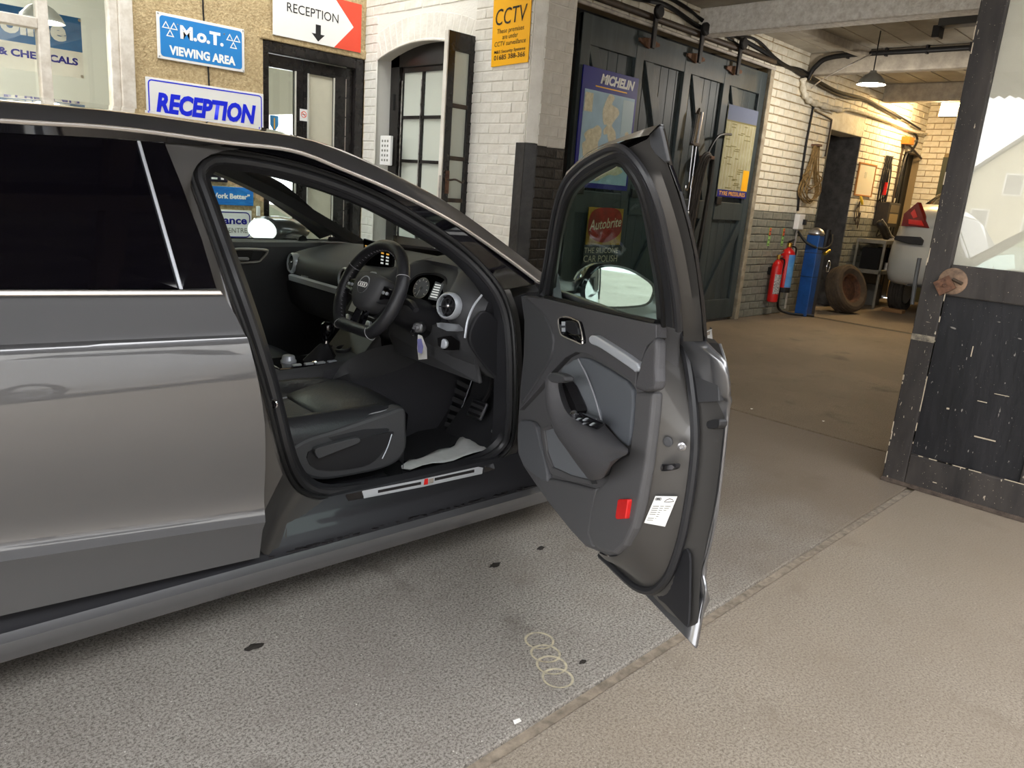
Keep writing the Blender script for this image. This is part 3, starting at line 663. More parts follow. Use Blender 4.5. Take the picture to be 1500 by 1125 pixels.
bx('yellow_rule', m_olive, t, x0, x1, yp-.001, yp, z1-.165, z1-.15)
rn = random.Random(3)
for cidx in range(1, 10): bx('column_rule', m_pale, t, x0+cidx*.063-.003, x0+cidx*.063+.003, yp-.0008, yp, z0+.08, z1-.17)
for k in range(26):
    u = rn.uniform(0, .42); v = rn.random()**1.6*.66+.09
    bx('entry_mark', m_olive, t, x0+.02+u, x0+.02+u+rn.uniform(.06, .13), yp-.0014, yp-.0006, z0+v, z0+v+.010)
t.location.x -= .07
# hanging tools: chrome grease gun pair, hooks and chains
t = thing('grease_gun', 'chrome grease gun hanging on the sliding door beside the hose', 'tool', (6.93, yp, 1.4))
tb('barrel', m_chrome, t, [(6.885, yp-.05, 1.86), (6.915, yp-.05, 2.14)], .026, 12); tb('barrel_cap', m_brown, t, [(6.915, yp-.05, 2.14), (6.935, yp-.05, 2.20)], [.026, .010], 10)
tb('rod', m_steel, t, [(6.90, yp-.05, 1.86), (6.915, yp-.05, 1.46)], .006, 6); tb('hook', m_chrome, t, catmull([(6.915, yp-.05, 1.50), (6.90, yp-.05, 1.42), (6.87, yp-.05, 1.42), (6.865, yp-.05, 1.46)], 5), .007, 6)
t = thing('tyre_inflator', 'second slim chrome tool hanging next to the grease gun', 'tool', (6.98, yp, 1.3))
tb('barrel', m_steel, t, [(6.965, yp-.05, 1.86), (6.985, yp-.05, 2.17)], .016, 10); tb('rod', m_steel, t, [(6.965, yp-.05, 1.86), (6.965, yp-.05, 1.20)], .006, 6)
bx('collar', m_brown, t, 6.87, 6.995, yp-.075, yp-.025, 1.845, 1.875, .004); tb('hook', m_chrome, t, [(6.965, yp-.05, 1.56), (6.955, yp-.05, 1.44)], .013, 8)
rel(MB().lathe([(.0, 0), (.018, .015), (.018, .04), (0, .055)], (6.962, yp-.05, 1.17), (0, 0, 1), 10).build('nozzle', m_chrome, smooth=True), t)
for o_ in ('grease_gun', 'tyre_inflator'): bpy.data.objects[o_].location.x -= .062
# looped hose
m_hose = mat('old_hose', (70, 62, 54), .6, c2=(48, 44, 40), vs=10)
hs = thing('air_hose', 'brown air hose looped over a peg on the sliding door', 'hose', (7.15, yp, .5))
for k in range(4):
    d = .018*k
    tb('hose_loop', m_hose, hs, catmull([(7.0+d*.6, yp-.03-d, .62), (7.0+d, yp-.03-d, 1.2), (7.06+d, yp-.04-d, 1.66), (7.19, yp-.05-d, 1.80-d), (7.31-d, yp-.04-d, 1.66), (7.30-d, yp-.03-d, 1.1), (7.24-d, yp-.03-d, .62)], 6), .015, 7)
tb('hose_tail', m_ink, hs, catmull([(7.19, yp-.05, 1.80), (7.35, yp-.05, 1.98), (7.60, yp-.05, 2.02)], 6), .013, 7)
hs.location.x -= .064
rel(MB().box(7.096, 7.156, yp-.12, yp+.02, 1.74, 1.77).build('peg', m_rust), hs)

# ------------------------------------------------------------------ cables and pipes on the garage wall
cabs = [('black_cable', [(4.95, 2.98), (5.6, 2.95), (6.2, 3.0), (6.75, 2.92), (7.2, 2.98), (8.0, 2.92), (8.6, 2.86), (9.2, 2.84), (10.0, 2.78), (11.0, 2.80), (12.3, 2.72)], .022, m_black, 'thick black cable sagging along the top of the garage wall'),
        ('black_cable', [(4.9, 3.05), (5.5, 3.03), (6.4, 3.06), (7.1, 2.93), (7.8, 3.0), (8.4, 2.90), (9.2, 2.80), (10.2, 2.74), (11.4, 2.80), (13.2, 2.66)], .014, m_ink, 'thinner black cable twisting along the garage wall'),
        ('black_cable', [(6.3, 3.06), (6.9, 2.98), (7.5, 2.90), (8.3, 2.84), (9.0, 2.88), (9.5, 2.80)], .010, m_ink, 'thin black cable above the far end of the sliding door')]
for n_, P, r, M, lab in cabs:
    tag(tb(n_, M, None, catmull([(x, YG-.03-.03*abs(sin(x*3)), z) for x, z in P], 8), r, 7), lab, 'cable')
tag(tb('lagged_pipe', mat('lagging', (226, 220, 204), .8, c2=(186, 176, 152), vs=15, bump=.5, bs=30), None, catmull([(9.05, YG-.05, 2.80), (9.10, YG-.06, 2.66), (9.25, YG-.07, 2.58), (9.6, YG-.06, 2.57), (10.2, YG-.06, 2.58), (10.5, YG-.06, 2.62), (11.8, YG-.06, 2.63), (12.9, YG-.06, 2.60), (13.5, YG-.06, 2.62)], 6), [.034+.010*sin(k*1.7) if k < 26 else .020 for k in range(49)], 9), 'lumpy cream lagged pipe along the garage wall', 'pipe')
tag(tb('vertical_conduit', m_ink, None, catmull([(9.50, YG-.02, 2.6), (9.46, YG-.02, 2.1), (9.48, YG-.02, 1.6), (9.53, YG-.02, 1.30)], 6), .017, 7), 'black conduit dropping to the white switch box', 'pipe')
tag(tb('vertical_conduit', m_pipe, None, [(9.60, YG-.02, 1.1), (9.62, YG-.02, .05)], .013, 7), 'grey conduit from the switch box to the floor', 'pipe')
tag(tb('recess_conduit', m_brown, None, catmull([(9.52, YG-.02, 2.50), (10.0, YG-.02, 2.46), (10.07, YG-.02, 2.40), (10.06, YG-.02, 2.0)], 4), .013, 7), 'brown conduit running towards the dark recess', 'pipe')
tag(tb('beam_cable', m_black, None, catmull([(9.19, YG-.04, 2.80), (9.17, YG-.12, 2.94), (9.18, YG-.35, 3.04), (9.19, 3.2, 3.045), (9.19, 1.5, 3.04), (9.19, 0, 3.045)], 8), .028, 8), 'thick black cable clipped along the second beam', 'cable')
for k in range(5):
    y_ = 4.0-.42*k
    tag(bx('cable_clip', m_ink, None, 9.165, 9.22, y_-.012, y_+.012, 3.01, 3.095, .003), 'small black cable clip on the second beam', 'clip', 'clips of the beam cable')
tag(tb('lamp_wire', m_pipe, None, catmull([(9.15, 4.35, 2.70), (8.9, 4.1, 2.76), (8.6, 3.7, 2.84), (9.3, 3.75, 3.08)], 6), .008, 6), 'pale wire looping from the wall to the ceiling', 'wire')
tag(tb('corner_conduit', m_brown, None, catmull([(12.7, YG-.03, .2), (12.7, YG-.03, 1.5), (12.7, YG-.03, 2.35), (12.8, YG-.03, 2.42), (13.55, YG-.04, 2.25)], 5), .015, 7), 'brown conduit beside the far corner door', 'pipe')
tag(tb('corner_cable', m_ink, None, catmull([(12.95, YG-.03, 2.62), (13.15, YG-.06, 2.50), (13.0, YG-.06, 2.32), (12.82, YG-.05, 2.22), (12.72, YG-.05, 1.6)], 6), .017, 7), 'black cable hanging beside the far corner door', 'cable')
tag(bx('amber_sensor', mat('amber_box', (170, 104, 30), .4), None, 12.62, 12.86, YG-.12, YG-.005, 2.39, 2.50, .006), 'amber box light high on the far garage wall', 'light')
# ------------------------------------------------------------------ wall items
def extinguisher(name, label, x, z0, h, r, strip, body_mat=m_red, base=False):
    t = thing(name, label, 'extinguisher', (x, YG-.12, z0)); y = YG-.115
    rel(MB().lathe([(r*.7, 0), (r, .012), (r, h*.72), (r*.85, h*.79), (r*.45, h*.85), (r*.3, h*.86), (r*.3, h*.90)], (x, y, z0), (0, 0, 1), 24).build('cylinder', body_mat, smooth=True), t)
    if base: rel(MB().lathe([(r*1.02, -.002), (r*1.04, .0), (r*1.04, .055), (r*1.0, .06)], (x, y, z0), (0, 0, 1), 24).build('base_ring', m_black), t)
    rel(MB().lathe([(r*.32, 0), (r*.36, .01), (r*.36, .05), (.01, .06)], (x, y, z0+h*.88), (0, 0, 1), 14).build('valve', mat('brass', (190, 150, 70), .3, 1.0)), t)
    pr('lever', m_steel if not base else m_ink, t, [(x-.02, y-.012, z0+h*.97), (x+.10, y-.012, z0+h*1.02), (x+.10, y-.012, z0+h*1.035), (x-.02, y-.012, z0+h*1.0)], (0, .024, 0))
    pr('handle', m_steel if not base else m_ink, t, [(x-.02, y-.012, z0+h*.92), (x+.09, y-.012, z0+h*.93), (x+.09, y-.012, z0+h*.945), (x-.02, y-.012, z0+h*.95)], (0, .024, 0))
    n = 10; lab_ = MB(); a0, a1 = strip[1]
    lab_.loft([[(x+(r+.0015)*cos(radians(a0+(a1-a0)*k/n)), y+(r+.0015)*sin(radians(a0+(a1-a0)*k/n)), z0+h*zz) for k in range(n+1)] for zz in strip[2]])
    rel(lab_.build('label_panel', strip[0]), t)
    tb('hose', m_black, t, catmull([(x+.01, y-.02, z0+h*.9), (x+r*1.3, y-.04, z0+h*.85), (x+r*1.35, y-.03, z0+h*.55), (x+r*1.3, y-.02, z0+h*.3)], 6), .010, 7)
    bx('wall_bracket', m_ink, t, x-.02, x+.02, y+r*.8, YG-.004, z0+h*.55, z0+h*.7)
    return t
extinguisher('fire_extinguisher', 'red carbon dioxide fire extinguisher with a small white label, nearer the sliding door', 9.02, .18, .60, .065, (mat('ext_label', (220, 216, 212), .4, c2=(60, 50, 50), vs=60), (200, 300), (.18, .58)))
extinguisher('fire_extinguisher', 'red foam fire extinguisher with a blue panel, nearer the blue post', 9.26, .30, .63, .088, (mat('ext_blue', (96, 160, 214), .4, c2=(70, 130, 200), vs=12), (215, 330), (.10, .74)), base=True)
for k, (x, lab) in enumerate(((8.90, 'red and green safety label above the left extinguisher'), (9.26, 'red and green safety label above the right extinguisher'))):
    t = thing('safety_label', lab, 'label', (x, YG-.01, .86), 'extinguisher labels')
    bx('strip', mat('label_green', (150, 196, 110), .5), t, x-.028, x+.028, YG-.013, YG-.008, .86, 1.08); bx('red_half', mat('label_red', (206, 92, 56), .5), t, x-.024, x+.024, YG-.0145, YG-.013, .985, 1.075)
    for q in range(4): bx('print_line', m_ink, t, x-.018, x+.018, YG-.0155, YG-.013, .875+q*.05, .885+q*.05)
t = thing('switch_box', 'white isolator switch box on the grey bricks', 'switch', (9.57, YG-.07, 1.08))
bx('box', m_white_s, t, 9.50, 9.66, YG-.075, YG-.005, 1.07, 1.26, .008); bx('rotary_handle', m_ink, t, 9.60, 9.645, YG-.115, YG-.075, 1.13, 1.20, .006)
# coiled rope
m_rope = mat('rope', (150, 122, 76), .9, c2=(112, 88, 52), vs=40)
t = thing('coiled_rope', 'brown rope coil hanging on the cream bricks', 'rope', (9.66, YG-.03, 1.4))
rn = random.Random(5)
for k in range(8):
    wd_ = rn.uniform(.08, .26); lo = rn.uniform(1.40, 1.62); dy = -.03-.008*k; sx = rn.uniform(-.03, .05)
    tb('strand', m_rope, t, catmull([(9.655+rn.uniform(-.03, .03), YG+dy, 2.10), (9.64+sx-wd_*.4, YG+dy, 1.80), (9.66+sx-wd_, YG+dy, lo+.12), (9.68+sx, YG+dy, lo), (9.70+sx+wd_, YG+dy, lo+.12), (9.67+sx+wd_*.35, YG+dy, 1.80), (9.665+rn.uniform(-.02, .03), YG+dy, 2.10)], 6), .0085, 6)
bx('hook', m_rust, t, 9.63, 9.70, YG-.12, YG-.0, 2.09, 2.115)
# whiteboard
t = thing('whiteboard', 'small whiteboard with a thin wooden frame on the cream bricks', 'board', (11.52, YG-.02, 1.58))
bx('panel', mat('board_white', (222, 216, 196), .35), t, 11.22, 11.80, YG-.022, YG-.008, 1.585, 2.0)
for x0, x1, z0, z1 in ((11.20, 11.22, 1.57, 2.02), (11.80, 11.82, 1.57, 2.02), (11.22, 11.80, 1.57, 1.588), (11.22, 11.80, 2.0, 2.02)): bx('frame_bar', mat('board_wood', (176, 120, 60), .5), t, x0, x1, YG-.03, YG-.006, z0, z1)
bx('note', m_pale, t, 11.44, 11.52, YG-.024, YG-.022, 1.82, 1.90)
tag(tb('yellow_tag_wires', mat('cable_yellow', (214, 182, 40), .5), None, catmull([(11.42, YG-.03, 1.56), (11.40, YG-.06, 1.50), (11.45, YG-.06, 1.46), (11.44, YG-.04, 1.54)], 5), .016, 7), 'yellow tagged lead hanging under the whiteboard', 'cable')
for k in range(3):
    tag(tb('hanging_lead', m_brown, None, catmull([(11.43, YG-.03, 1.50), (11.30+.06*k, YG-.04, 1.34), (11.34+.07*k, YG-.04, 1.22-.05*k), (11.46+.02*k, YG-.04, 1.34)], 5), .007, 5), 'thin brown lead dangling below the whiteboard', 'cable', 'leads below the whiteboard')
# hanging black cables with red plug
for k in range(4):
    x = 12.08+.05*k
    tag(tb('hanging_cable', m_ink, None, catmull([(x+.04, YG-.03-.01*k, 2.18), (x-.04, YG-.04-.01*k, 1.9), (x-.03+.02*k, YG-.04-.01*k, 1.55), (x+.07, YG-.04-.01*k, 1.60), (x+.08, YG-.03-.01*k, 1.95), (x+.05, YG-.03, 2.18)], 6), .011, 6), 'black cable loop hanging above the charger box', 'cable', 'cable loops above the charger')
tag(tb('red_clamp', m_red, None, [(12.13, YG-.09, 1.80), (12.11, YG-.09, 1.62)], [.022, .030], 8), 'red plug among the black hanging cables', 'plug')
t = thing('battery_charger', 'brown battery charger box mounted on the garage wall', 'charger', (12.32, YG-.2, 1.2))
bx('case', mat('charger_case', (64, 56, 46), .5, c2=(44, 40, 36), vs=8), t, 12.10, 12.58, YG-.20, YG-.01, 1.17, 1.52, .012); bx('front_panel', mat('charger_front', (150, 130, 92), .5), t, 12.17, 12.52, YG-.205, YG-.20, 1.22, 1.36); bx('meter_panel', mat('charger_dark', (104, 90, 66), .4), t, 12.17, 12.52, YG-.205, YG-.20, 1.38, 1.49)
tag(tb('charger_lead', m_ink, None, catmull([(12.2, YG-.1, 1.17), (12.1, YG-.1, 1.02), (12.3, YG-.1, 1.06), (12.45, YG-.08, 1.12), (12.4, YG-.1, 1.0), (12.55, YG-.08, .97), (12.55, YG-.05, 1.17)], 6), .011, 6), 'black lead looping under the charger box', 'cable')
# metal shelf stand
XS0, XS1, YS0, YS1 = 11.55, 12.62, 4.02, YG-.04
t = thing('metal_shelf_stand', 'grey metal shelf stand against the wall beside the silver car', 'shelf', (12.1, 4.2, 0))
m_shelf = mat('shelf_grey', (150, 146, 134), .5, .3, var=.25, vs=6)
for z in (.93, .50): bx('shelf_board', m_shelf, t, XS0, XS1, YS0, YS1, z, z+.055, .004)
for x in (XS0, XS1-.03):
    for y_ in (YS0, YS1-.03): bx('leg', m_shelf, t, x, x+.03, y_, y_+.03, 0, .93, .003)
bx('back_sheet', mat('sheet_grey', (112, 106, 94), .6, var=.2), t, XS0+.05, XS1-.05, YS1-.012, YS1-.004, .02, .50)
bx('crate', m_dark, None, 11.62, 11.90, 4.10, 4.36, .556, .86, .01)
tag(bpy.data.objects['crate'], 'dark box standing on the lower shelf, left one', 'box')
tag(bx('dark_box', m_dark, None, 12.22, 12.52, 4.10, 4.36, .556, .86, .01), 'dark box standing on the lower shelf, right one', 'box')
tag(bx('small_battery', mat('battery_grey', (90, 88, 84), .5), None, 12.0, 12.25, 4.20, 4.38, .0, .32, .01), 'grey battery on the floor under the shelf stand', 'battery')
for k, (x, M, lab) in enumerate(((11.98, m_white_s, 'white pot on the lower shelf'), (12.08, mat('pot_brown', (150, 110, 90), .5), 'brown pot on the lower shelf'), (12.17, m_pipe, 'pale grey pot on the lower shelf'))):
    tag(MB().lathe([(.035, 0), (.04, .01), (.04, .08), (.034, .085), (.03, .1), (.0, .1)], (x, 4.10, .556), (0, 0, 1), 14).build('small_pot', M, smooth=True), lab, 'pot')
t = thing('handheld_lamp', 'black and chrome handheld inspection lamp leaning on the top shelf', 'lamp', (11.85, 4.2, .985))
tb('body', m_ink, t, catmull([(11.74, 4.25, 1.24), (11.80, 4.2, 1.16), (11.90, 4.16, 1.04), (12.02, 4.12, 1.0)], 5), [.03, .045, .055, .06, .06, .06, .06, .06, .055, .05, .05, .045, .04, .035, .03, .02], 10)
tb('bright_rim', m_chrome, t, catmull([(11.74, 4.20, 1.27), (11.83, 4.15, 1.18), (11.93, 4.10, 1.06), (12.04, 4.07, 1.01)], 5), .012, 6)
bx('tray', m_pipe, t, 11.92, 12.18, 4.05, 4.2, .985, 1.01, .006)
# blue post machine ------------------------------------------------------
t = thing('blue_machine_post', 'blue steel post of a tyre machine standing by the grey bricks', 'machine', (9.62, 4.2, 0))
m_bpost = mat('blue_post_paint', (30, 84, 156), .35, var=.25, vs=6)
pr('post', m_bpost, t, [(9.54, 4.12, 0), (9.70, 4.12, 0), (9.70, 4.12, 1.02), (9.54, 4.12, 1.02)], (0, .16, 0), .008)
bx('joint_line', m_ink, t, 9.538, 9.702, 4.118, 4.285, .50, .506)
bx('joint_line', m_ink, t, 9.538, 9.702, 4.118, 4.285, .80, .806)
bx('side_channel', mat('post_dark', (58, 58, 60), .5), t, 9.72, 9.84, 4.14, 4.28, 0, .80, .008)
rel(MB().lathe([(.09, 0), (.10, .02), (.08, .06), (.03, .09), (0, .095)], (9.62, 4.2, 1.02), (0, 0, 1), 18).build('cap', m_steel, smooth=True), t)
tb('valve_body', m_ink, t, [(9.80, 4.15, .82), (9.82, 4.15, 1.10)], [.05, .045], 10); tb('brass_fitting', mat('brass2', (190, 160, 50), .35, .8), t, [(9.74, 4.10, .80), (9.86, 4.10, .84)], .022, 8); tb('ring_hook', m_chrome, t, [(9.86+.05*cos(a), 4.08, .64+.07*sin(a)) for a in [2*pi*k/16 for k in range(16)]], .008, 6, True)
tag(tb('coolant_hose', m_black, None, catmull([(9.52, YG-.08, 1.05), (9.50, 4.25, .92), (9.60, 4.08, .86), (9.74, 4.05, .92), (9.84, 4.1, 1.04)], 7), .018, 8), 'black hose looping across the blue post', 'hose')
tag(tb('floor_hose', m_ink, None, catmull([(9.45, YG-.05, .78), (9.36, YG-.06, .5), (9.30, YG-.06, .25), (9.40, YG-.08, .04), (9.62, 4.05, .02)], 7), .016, 8), 'black hose falling to the floor left of the blue post', 'hose')
# loose wheel leaning against the wall
def wheel(root, c, axis, R, wdt, m_t, m_r, spokes=0, up=None, rimr=.62, tread=True):
    c = np.array(c, float); ax = np.array(axis, float); ax /= np.linalg.norm(ax); h = wdt/2
    prof = [(R*rimr, -h*.75), (R*.80, -h), (R*.93, -h*.96), (R*.985, -h*.75), (R, -h*.45), (R, h*.45), (R*.985, h*.75), (R*.93, h*.96), (R*.80, h), (R*rimr, h*.75)]
    ty = MB(); a = np.cross(ax, [0, 0, 1.0]); a /= np.linalg.norm(a); b = np.cross(ax, a); n = 44
    if tread:
        P2 = [(R*rimr, -h*.75), (R*.80, -h), (R*.93, -h*.96), (R*.985, -h*.8)]
        for g in (-.55, -.2, .2, .55): P2 += [(R, h*(g-.07)), (R*.975, h*(g-.05)), (R*.975, h*(g+.05)), (R, h*(g+.07))]
        P2 += [(R*.985, h*.8), (R*.93, h*.96), (R*.80, h), (R*rimr, h*.75)]; prof = P2
    ty.loft([[c+ax*q+r*(a*cos(2*pi*k/n)+b*sin(2*pi*k/n)) for k in range(n)] for r, q in prof+[prof[0]]], closed=True)
    o = ty.build('tyre', m_t, smooth=True, ang=30); out = [o]
    rm_ = MB().lathe([(R*.10, -h*.2), (R*.30, -h*.15), (R*.42, -h*.45), (R*.56, -h*.4), (R*rimr*.98, -h*.78), (R*rimr, -h*.75), (R*rimr, h*.75), (R*rimr*.9, h*.7), (R*.5, h*.2), (R*.12, h*.3), (.01, h*.3)], c, ax, 36) if not spokes else MB().lathe([(R*rimr, -h*.8), (R*rimr*1.02, h*.8), (R*rimr*.95, h*.8), (R*rimr*.93, h*.5), (R*.6*rimr, h*.0), (.02, 0)], c, ax, 36)
    o = rm_.build('rim', m_r, smooth=True, ang=30); out.append(o)
    for k in range(spokes):
        t0 = 2*pi*k/spokes; d = a*cos(t0)+b*sin(t0); s_ = np.cross(ax, d)
        P = [c+ax*h*.62+d*R*.08+s_*.035, c+ax*h*.62+d*R*.08-s_*.035, c+ax*h*.72+d*R*rimr*.97-s_*.022, c+ax*h*.72+d*R*rimr*.97+s_*.022]
        out.append(MB().prism(P, ax*(-.03)).build('spoke', m_chrome if False else m_r, bevel=.005))
    return out
m_tyre = mat('tyre_rubber', (44, 41, 38), .8, c2=(60, 54, 47), vs=10)
t = thing('spare_wheel', 'old brown wheel with worn tyre leaning beside the blue post', 'wheel', (10.62, 4.18, 0))
for o in wheel(t, (10.62, 4.10, .318), (-.22, -.95, .34), .325, .23, mat('dusty_tyre', (84, 70, 54), .85, c2=(62, 52, 42), vs=12), mat('rusty_rim', (110, 74, 54), .7, .4, c2=(70, 50, 40), vs=20)): rel(o, t)
# overhead lamps ---------------------------------------------------------
lp = at(1276, 124, 'Y', 3.35)
pendant(lp, .14, 'grey dome pendant lamp lit over the garage floor', 'lamp', 10, m_shade, (255, 246, 222), 3.1-lp[2], (1, .94, .86), name='dome_lamp')
fp = at(1390, 160, 'X', 12.4)
t = thing('flood_lamp', 'warm glowing flood lamp at the back of the garage', 'lamp', fp)
pr('glass_panel', mat('flood_glow', (255, 206, 110), .5, emit=20), t, [fp+np.array([0, -.13, -.09]), fp+np.array([0, .12, -.09]), fp+np.array([.03, .12, .09]), fp+np.array([.03, -.13, .09])], (.01, 0, 0))
bx('housing', m_ink, t, fp[0]+.035, fp[0]+.13, fp[1]-.14, fp[1]+.13, fp[2]-.10, fp[2]+.10, .01); tb('arm', m_ink, t, [fp+np.array([.12, 0, .09]), fp+np.array([.15, 0, GZ-fp[2]])], .012, 6)
L = bpy.data.lights.new('lamp_light', 'POINT'); L.energy = 20; L.color = (1, .74, .42); L.shadow_soft_size = .12
lo = bpy.data.objects.new('lamp_light', L); C.objects.link(lo); lo.location = tuple(fp+np.array([-.16, 0, 0])); rel(lo, t)
# ceiling strip fitting and roller track
t = thing('ceiling_light_fitting', 'dark grey unlit strip fitting on the garage ceiling', 'light', (7.9, 2.2, 3.0))
m_fit = mat('fitting_grey', (74, 74, 74), .5); bx('channel', m_fit, t, 7.75, 7.9, .6, 2.62, 2.97, 3.09, .008); bx('end_bracket', m_ink, t, 7.76, 7.89, 2.60, 2.66, 2.88, 2.98, .006)
tag(bx('ceiling_light_fitting', m_fit, None, 10.6, 10.75, .5, 2.70, 2.98, 3.09, .008), 'far grey strip fitting on the garage ceiling', 'light')

# ------------------------------------------------------------------ big folding door leaf on the right
XL = 4.01
def chipped(name, a, b, chip, rough, stretch=(1, 1, .25)):
    """old paint with scuffs and flecks where the wood shows"""
    M = mat(name, a, rough, spec=.3, c2=b, vs=5, bump=.3, bs=30, stretch=stretch); nt = M.node_tree; p = nt.nodes['Principled BSDF']
    old = p.inputs['Base Color'].links[0].from_socket
    tc = nt.nodes.new('ShaderNodeTexCoord'); last = old
    for sc, lo, hi, st_ in ((75, .70, .725, (1, 1, .3)), (30, .735, .755, (1, .25, 1)), (160, .715, .75, (1, 1, 1))):
        mp = nt.nodes.new('ShaderNodeMapping'); mp.inputs['Scale'].default_value = st_; nt.links.new(tc.outputs['Object'], mp.inputs['Vector'])
        n = nt.nodes.new('ShaderNodeTexNoise'); n.inputs['Scale'].default_value = sc; n.inputs['Detail'].default_value = 3; nt.links.new(mp.outputs[0], n.inputs['Vector'])
        r = nt.nodes.new('ShaderNodeMapRange'); r.inputs[1].default_value = lo; r.inputs[2].default_value = hi; nt.links.new(n.outputs['Fac'], r.inputs[0])
        x = nt.nodes.new('ShaderNodeMix'); x.data_type = 'RGBA'; nt.links.new(r.outputs[0], x.inputs[0]); nt.links.new(last, x.inputs[6]); x.inputs[7].default_value = rgb(*chip); last = x.outputs[2]
    nt.links.new(last, p.inputs['Base Color'])
    return M
m_leaf = chipped('black_worn_wood', (38, 36, 36), (70, 65, 61), (172, 160, 142), .6); m_leafp = chipped('black_panel_paint', (26, 26, 28), (42, 41, 43), (130, 126, 120), .5)
lf = thing('garage_door_leaf', 'tall black wooden garage door leaf with glass top on the right', 'door', (XL, .6, 0))
YL, YL2 = 1.197, -.15
bx('stile', m_leaf, lf, XL, XL+.055, YL-.108, YL, 0.005, 3.2, .006); bx('stile', m_leaf, lf, XL, XL+.055, YL2, YL2+.12, 0.005, 3.2, .006)
bx('bottom_rail', m_leaf, lf, XL, XL+.055, YL2+.12, YL-.108, 0.005, .172, .006); bx('lock_rail', m_leaf, lf, XL, XL+.055, YL2+.12, YL-.108, .965, 1.11, .006)
bx('top_rail', m_leaf, lf, XL, XL+.055, YL2+.12, YL-.108, 3.05, 3.2, .006); bx('muntin', m_leaf, lf, XL, XL+.055, .50, .62, .172, .965, .006)
bx('lower_panel', m_leafp, lf, XL+.022, XL+.036, .62, YL-.108, .172, .965); bx('lower_panel', m_leafp, lf, XL+.022, XL+.036, YL2+.12, .50, .172, .965)
m_lglass = glassmat('leaf_glass', (.96, .96, .94), .10)
bx('pane', m_lglass, lf, XL+.02, XL+.026, YL2+.12, YL-.108, 1.11, 3.05)
bx('kick_strip', mat('kick_strip_wood', (92, 80, 70), .8, c2=(60, 50, 44), vs=25), lf, XL-.010, XL, YL2, YL, .003, .022); bx('backing_sheet', mat('frosted_backing', (232, 228, 216), .6, var=.05, vs=3), lf, XL+.034, XL+.038, YL2+.12, YL-.108, 1.11, 3.05)
m_scr = mat('chipped_paint', (186, 172, 150), .8)
rn = random.Random(11)
for k in range(46):
    side = rn.random()
    if side < .35: y_, z_, dy, dz = YL-rn.uniform(.0, .004), rn.uniform(.05, 2.3), .004, rn.uniform(.01, .07)
    elif side < .55: y_, z_, dy, dz = YL-.108, rn.uniform(.18, .95), .004, rn.uniform(.03, .14)
    elif side < .75: y_, z_, dy, dz = rn.uniform(.3, 1.08), .172, rn.uniform(.02, .1), .004
    else: y_, z_, dy, dz = rn.uniform(.2, 1.15), rn.uniform(.02, .16), rn.uniform(.004, .02), rn.uniform(.003, .008)
    if .10 < z_ < .95 and y_ < YL-.11 and z_ != .172: continue
    bx('paint_chip', m_scr, lf, XL-.0012, XL+.001, y_-dy, y_, z_, z_+dz)
for y_, z_, dy, dz in ((1.08, .905, .0, 0), (.93, .70, .004, .05), (.86, .50, .04, .004), (.84, .33, .09, .006), (.98, .43, .012, .008), (.80, .55, .06, .003)):
    if dy: bx('scratch', m_scr, lf, XL+.0205, XL+.023, y_-dy, y_, z_, z_+dz)
bx('worn_band', mat('worn_band', (150, 140, 122), .8, c2=(60, 56, 52), vs=30), lf, XL-.0012, XL+.001, YL-.108, YL-.002, .735, .765)
cc = at(1396, 412, 'X', XL)
rel(MB().lathe([(.062, -.002), (.062, .006), (.055, .008), (.03, .008)], cc, (-1, 0, 0), 28).build('round_plate', mat('worn_brass_plate', (150, 122, 98), .6, .2, c2=(96, 78, 64), vs=18), smooth=True), lf)
c1 = at(1384, 418, 'X', XL-.012); q = .045
pr('square_plate', m_rust, lf, [c1+np.array([0, -q*.2, q*1.1]), c1+np.array([0, q*1.15, q*.15]), c1+np.array([0, q*.25, -q*1.15]), c1+np.array([0, -q*1.15, -q*.1])], (-.008, 0, 0), .002)
rel(MB().lathe([(.009, 0), (.009, .006), (.005, .009)], c1+np.array([-.008, 0, 0]), (-1, 0, 0), 12).build('screw_boss', m_rust), lf)
tb('latch_stub', m_brown, lf, [cc+np.array([-.012, .0, .01]), cc+np.array([-.02, -.045, -.005])], .008, 8)
tb('hold_back_bar', m_fit, lf, [at(1336, 446, 'X', XL+.08), at(1341, 410, 'X', XL+.08), at(1347, 378, 'X', XL+.08)], .010, 8)
# ------------------------------------------------------------------ silver car in the garage (rear end towards the camera)
m_silver = mat('silver_paint', (186, 188, 184), .28, .2, coat=.6)
m_dglass = mat('dark_car_glass', (18, 20, 22), .05)
m_bumpb = mat('black_bumper_strip', (34, 34, 36), .5)
m_tail = mat('tail_lamp_red', (118, 8, 14), .12, coat=.8); m_tailb = mat('tail_lamp_bright', (226, 36, 34), .15, coat=.8)
def slab_car(root, slices, length, yc, x0, M, name='body'):
    """car body from plan slices: (z, half width, rear inset, front inset)"""
    rows = []
    for z, hw, ri, fi in slices:
        xr, xf = x0+ri, x0+length-fi; r = min(.26, hw*.6)
        P = []
        for cx, cy, a0 in ((xf-r*1.6, hw-r, 0), (xr+r, hw-r, 90), (xr+r, -hw+r, 180), (xf-r*1.6, -hw+r, 270)):
            for k in range(7):
                a = radians(a0+90*k/6); sx = 1.6 if cos(a) > 0 else 1.0
                P.append((cx+r*sx*cos(a), yc+cy+r*sin(a), z))
        rows.append(P)
    o = MB().loft(rows, closed=True, ends=True).build(name, M, smooth=True, ang=50); return rel(o, root)
SX = 11.25; SY = 3.04
sv = thing('silver_hatchback', 'silver hatchback parked inside the garage with its red tail lamp showing', 'car', (13.2, SY, 0))
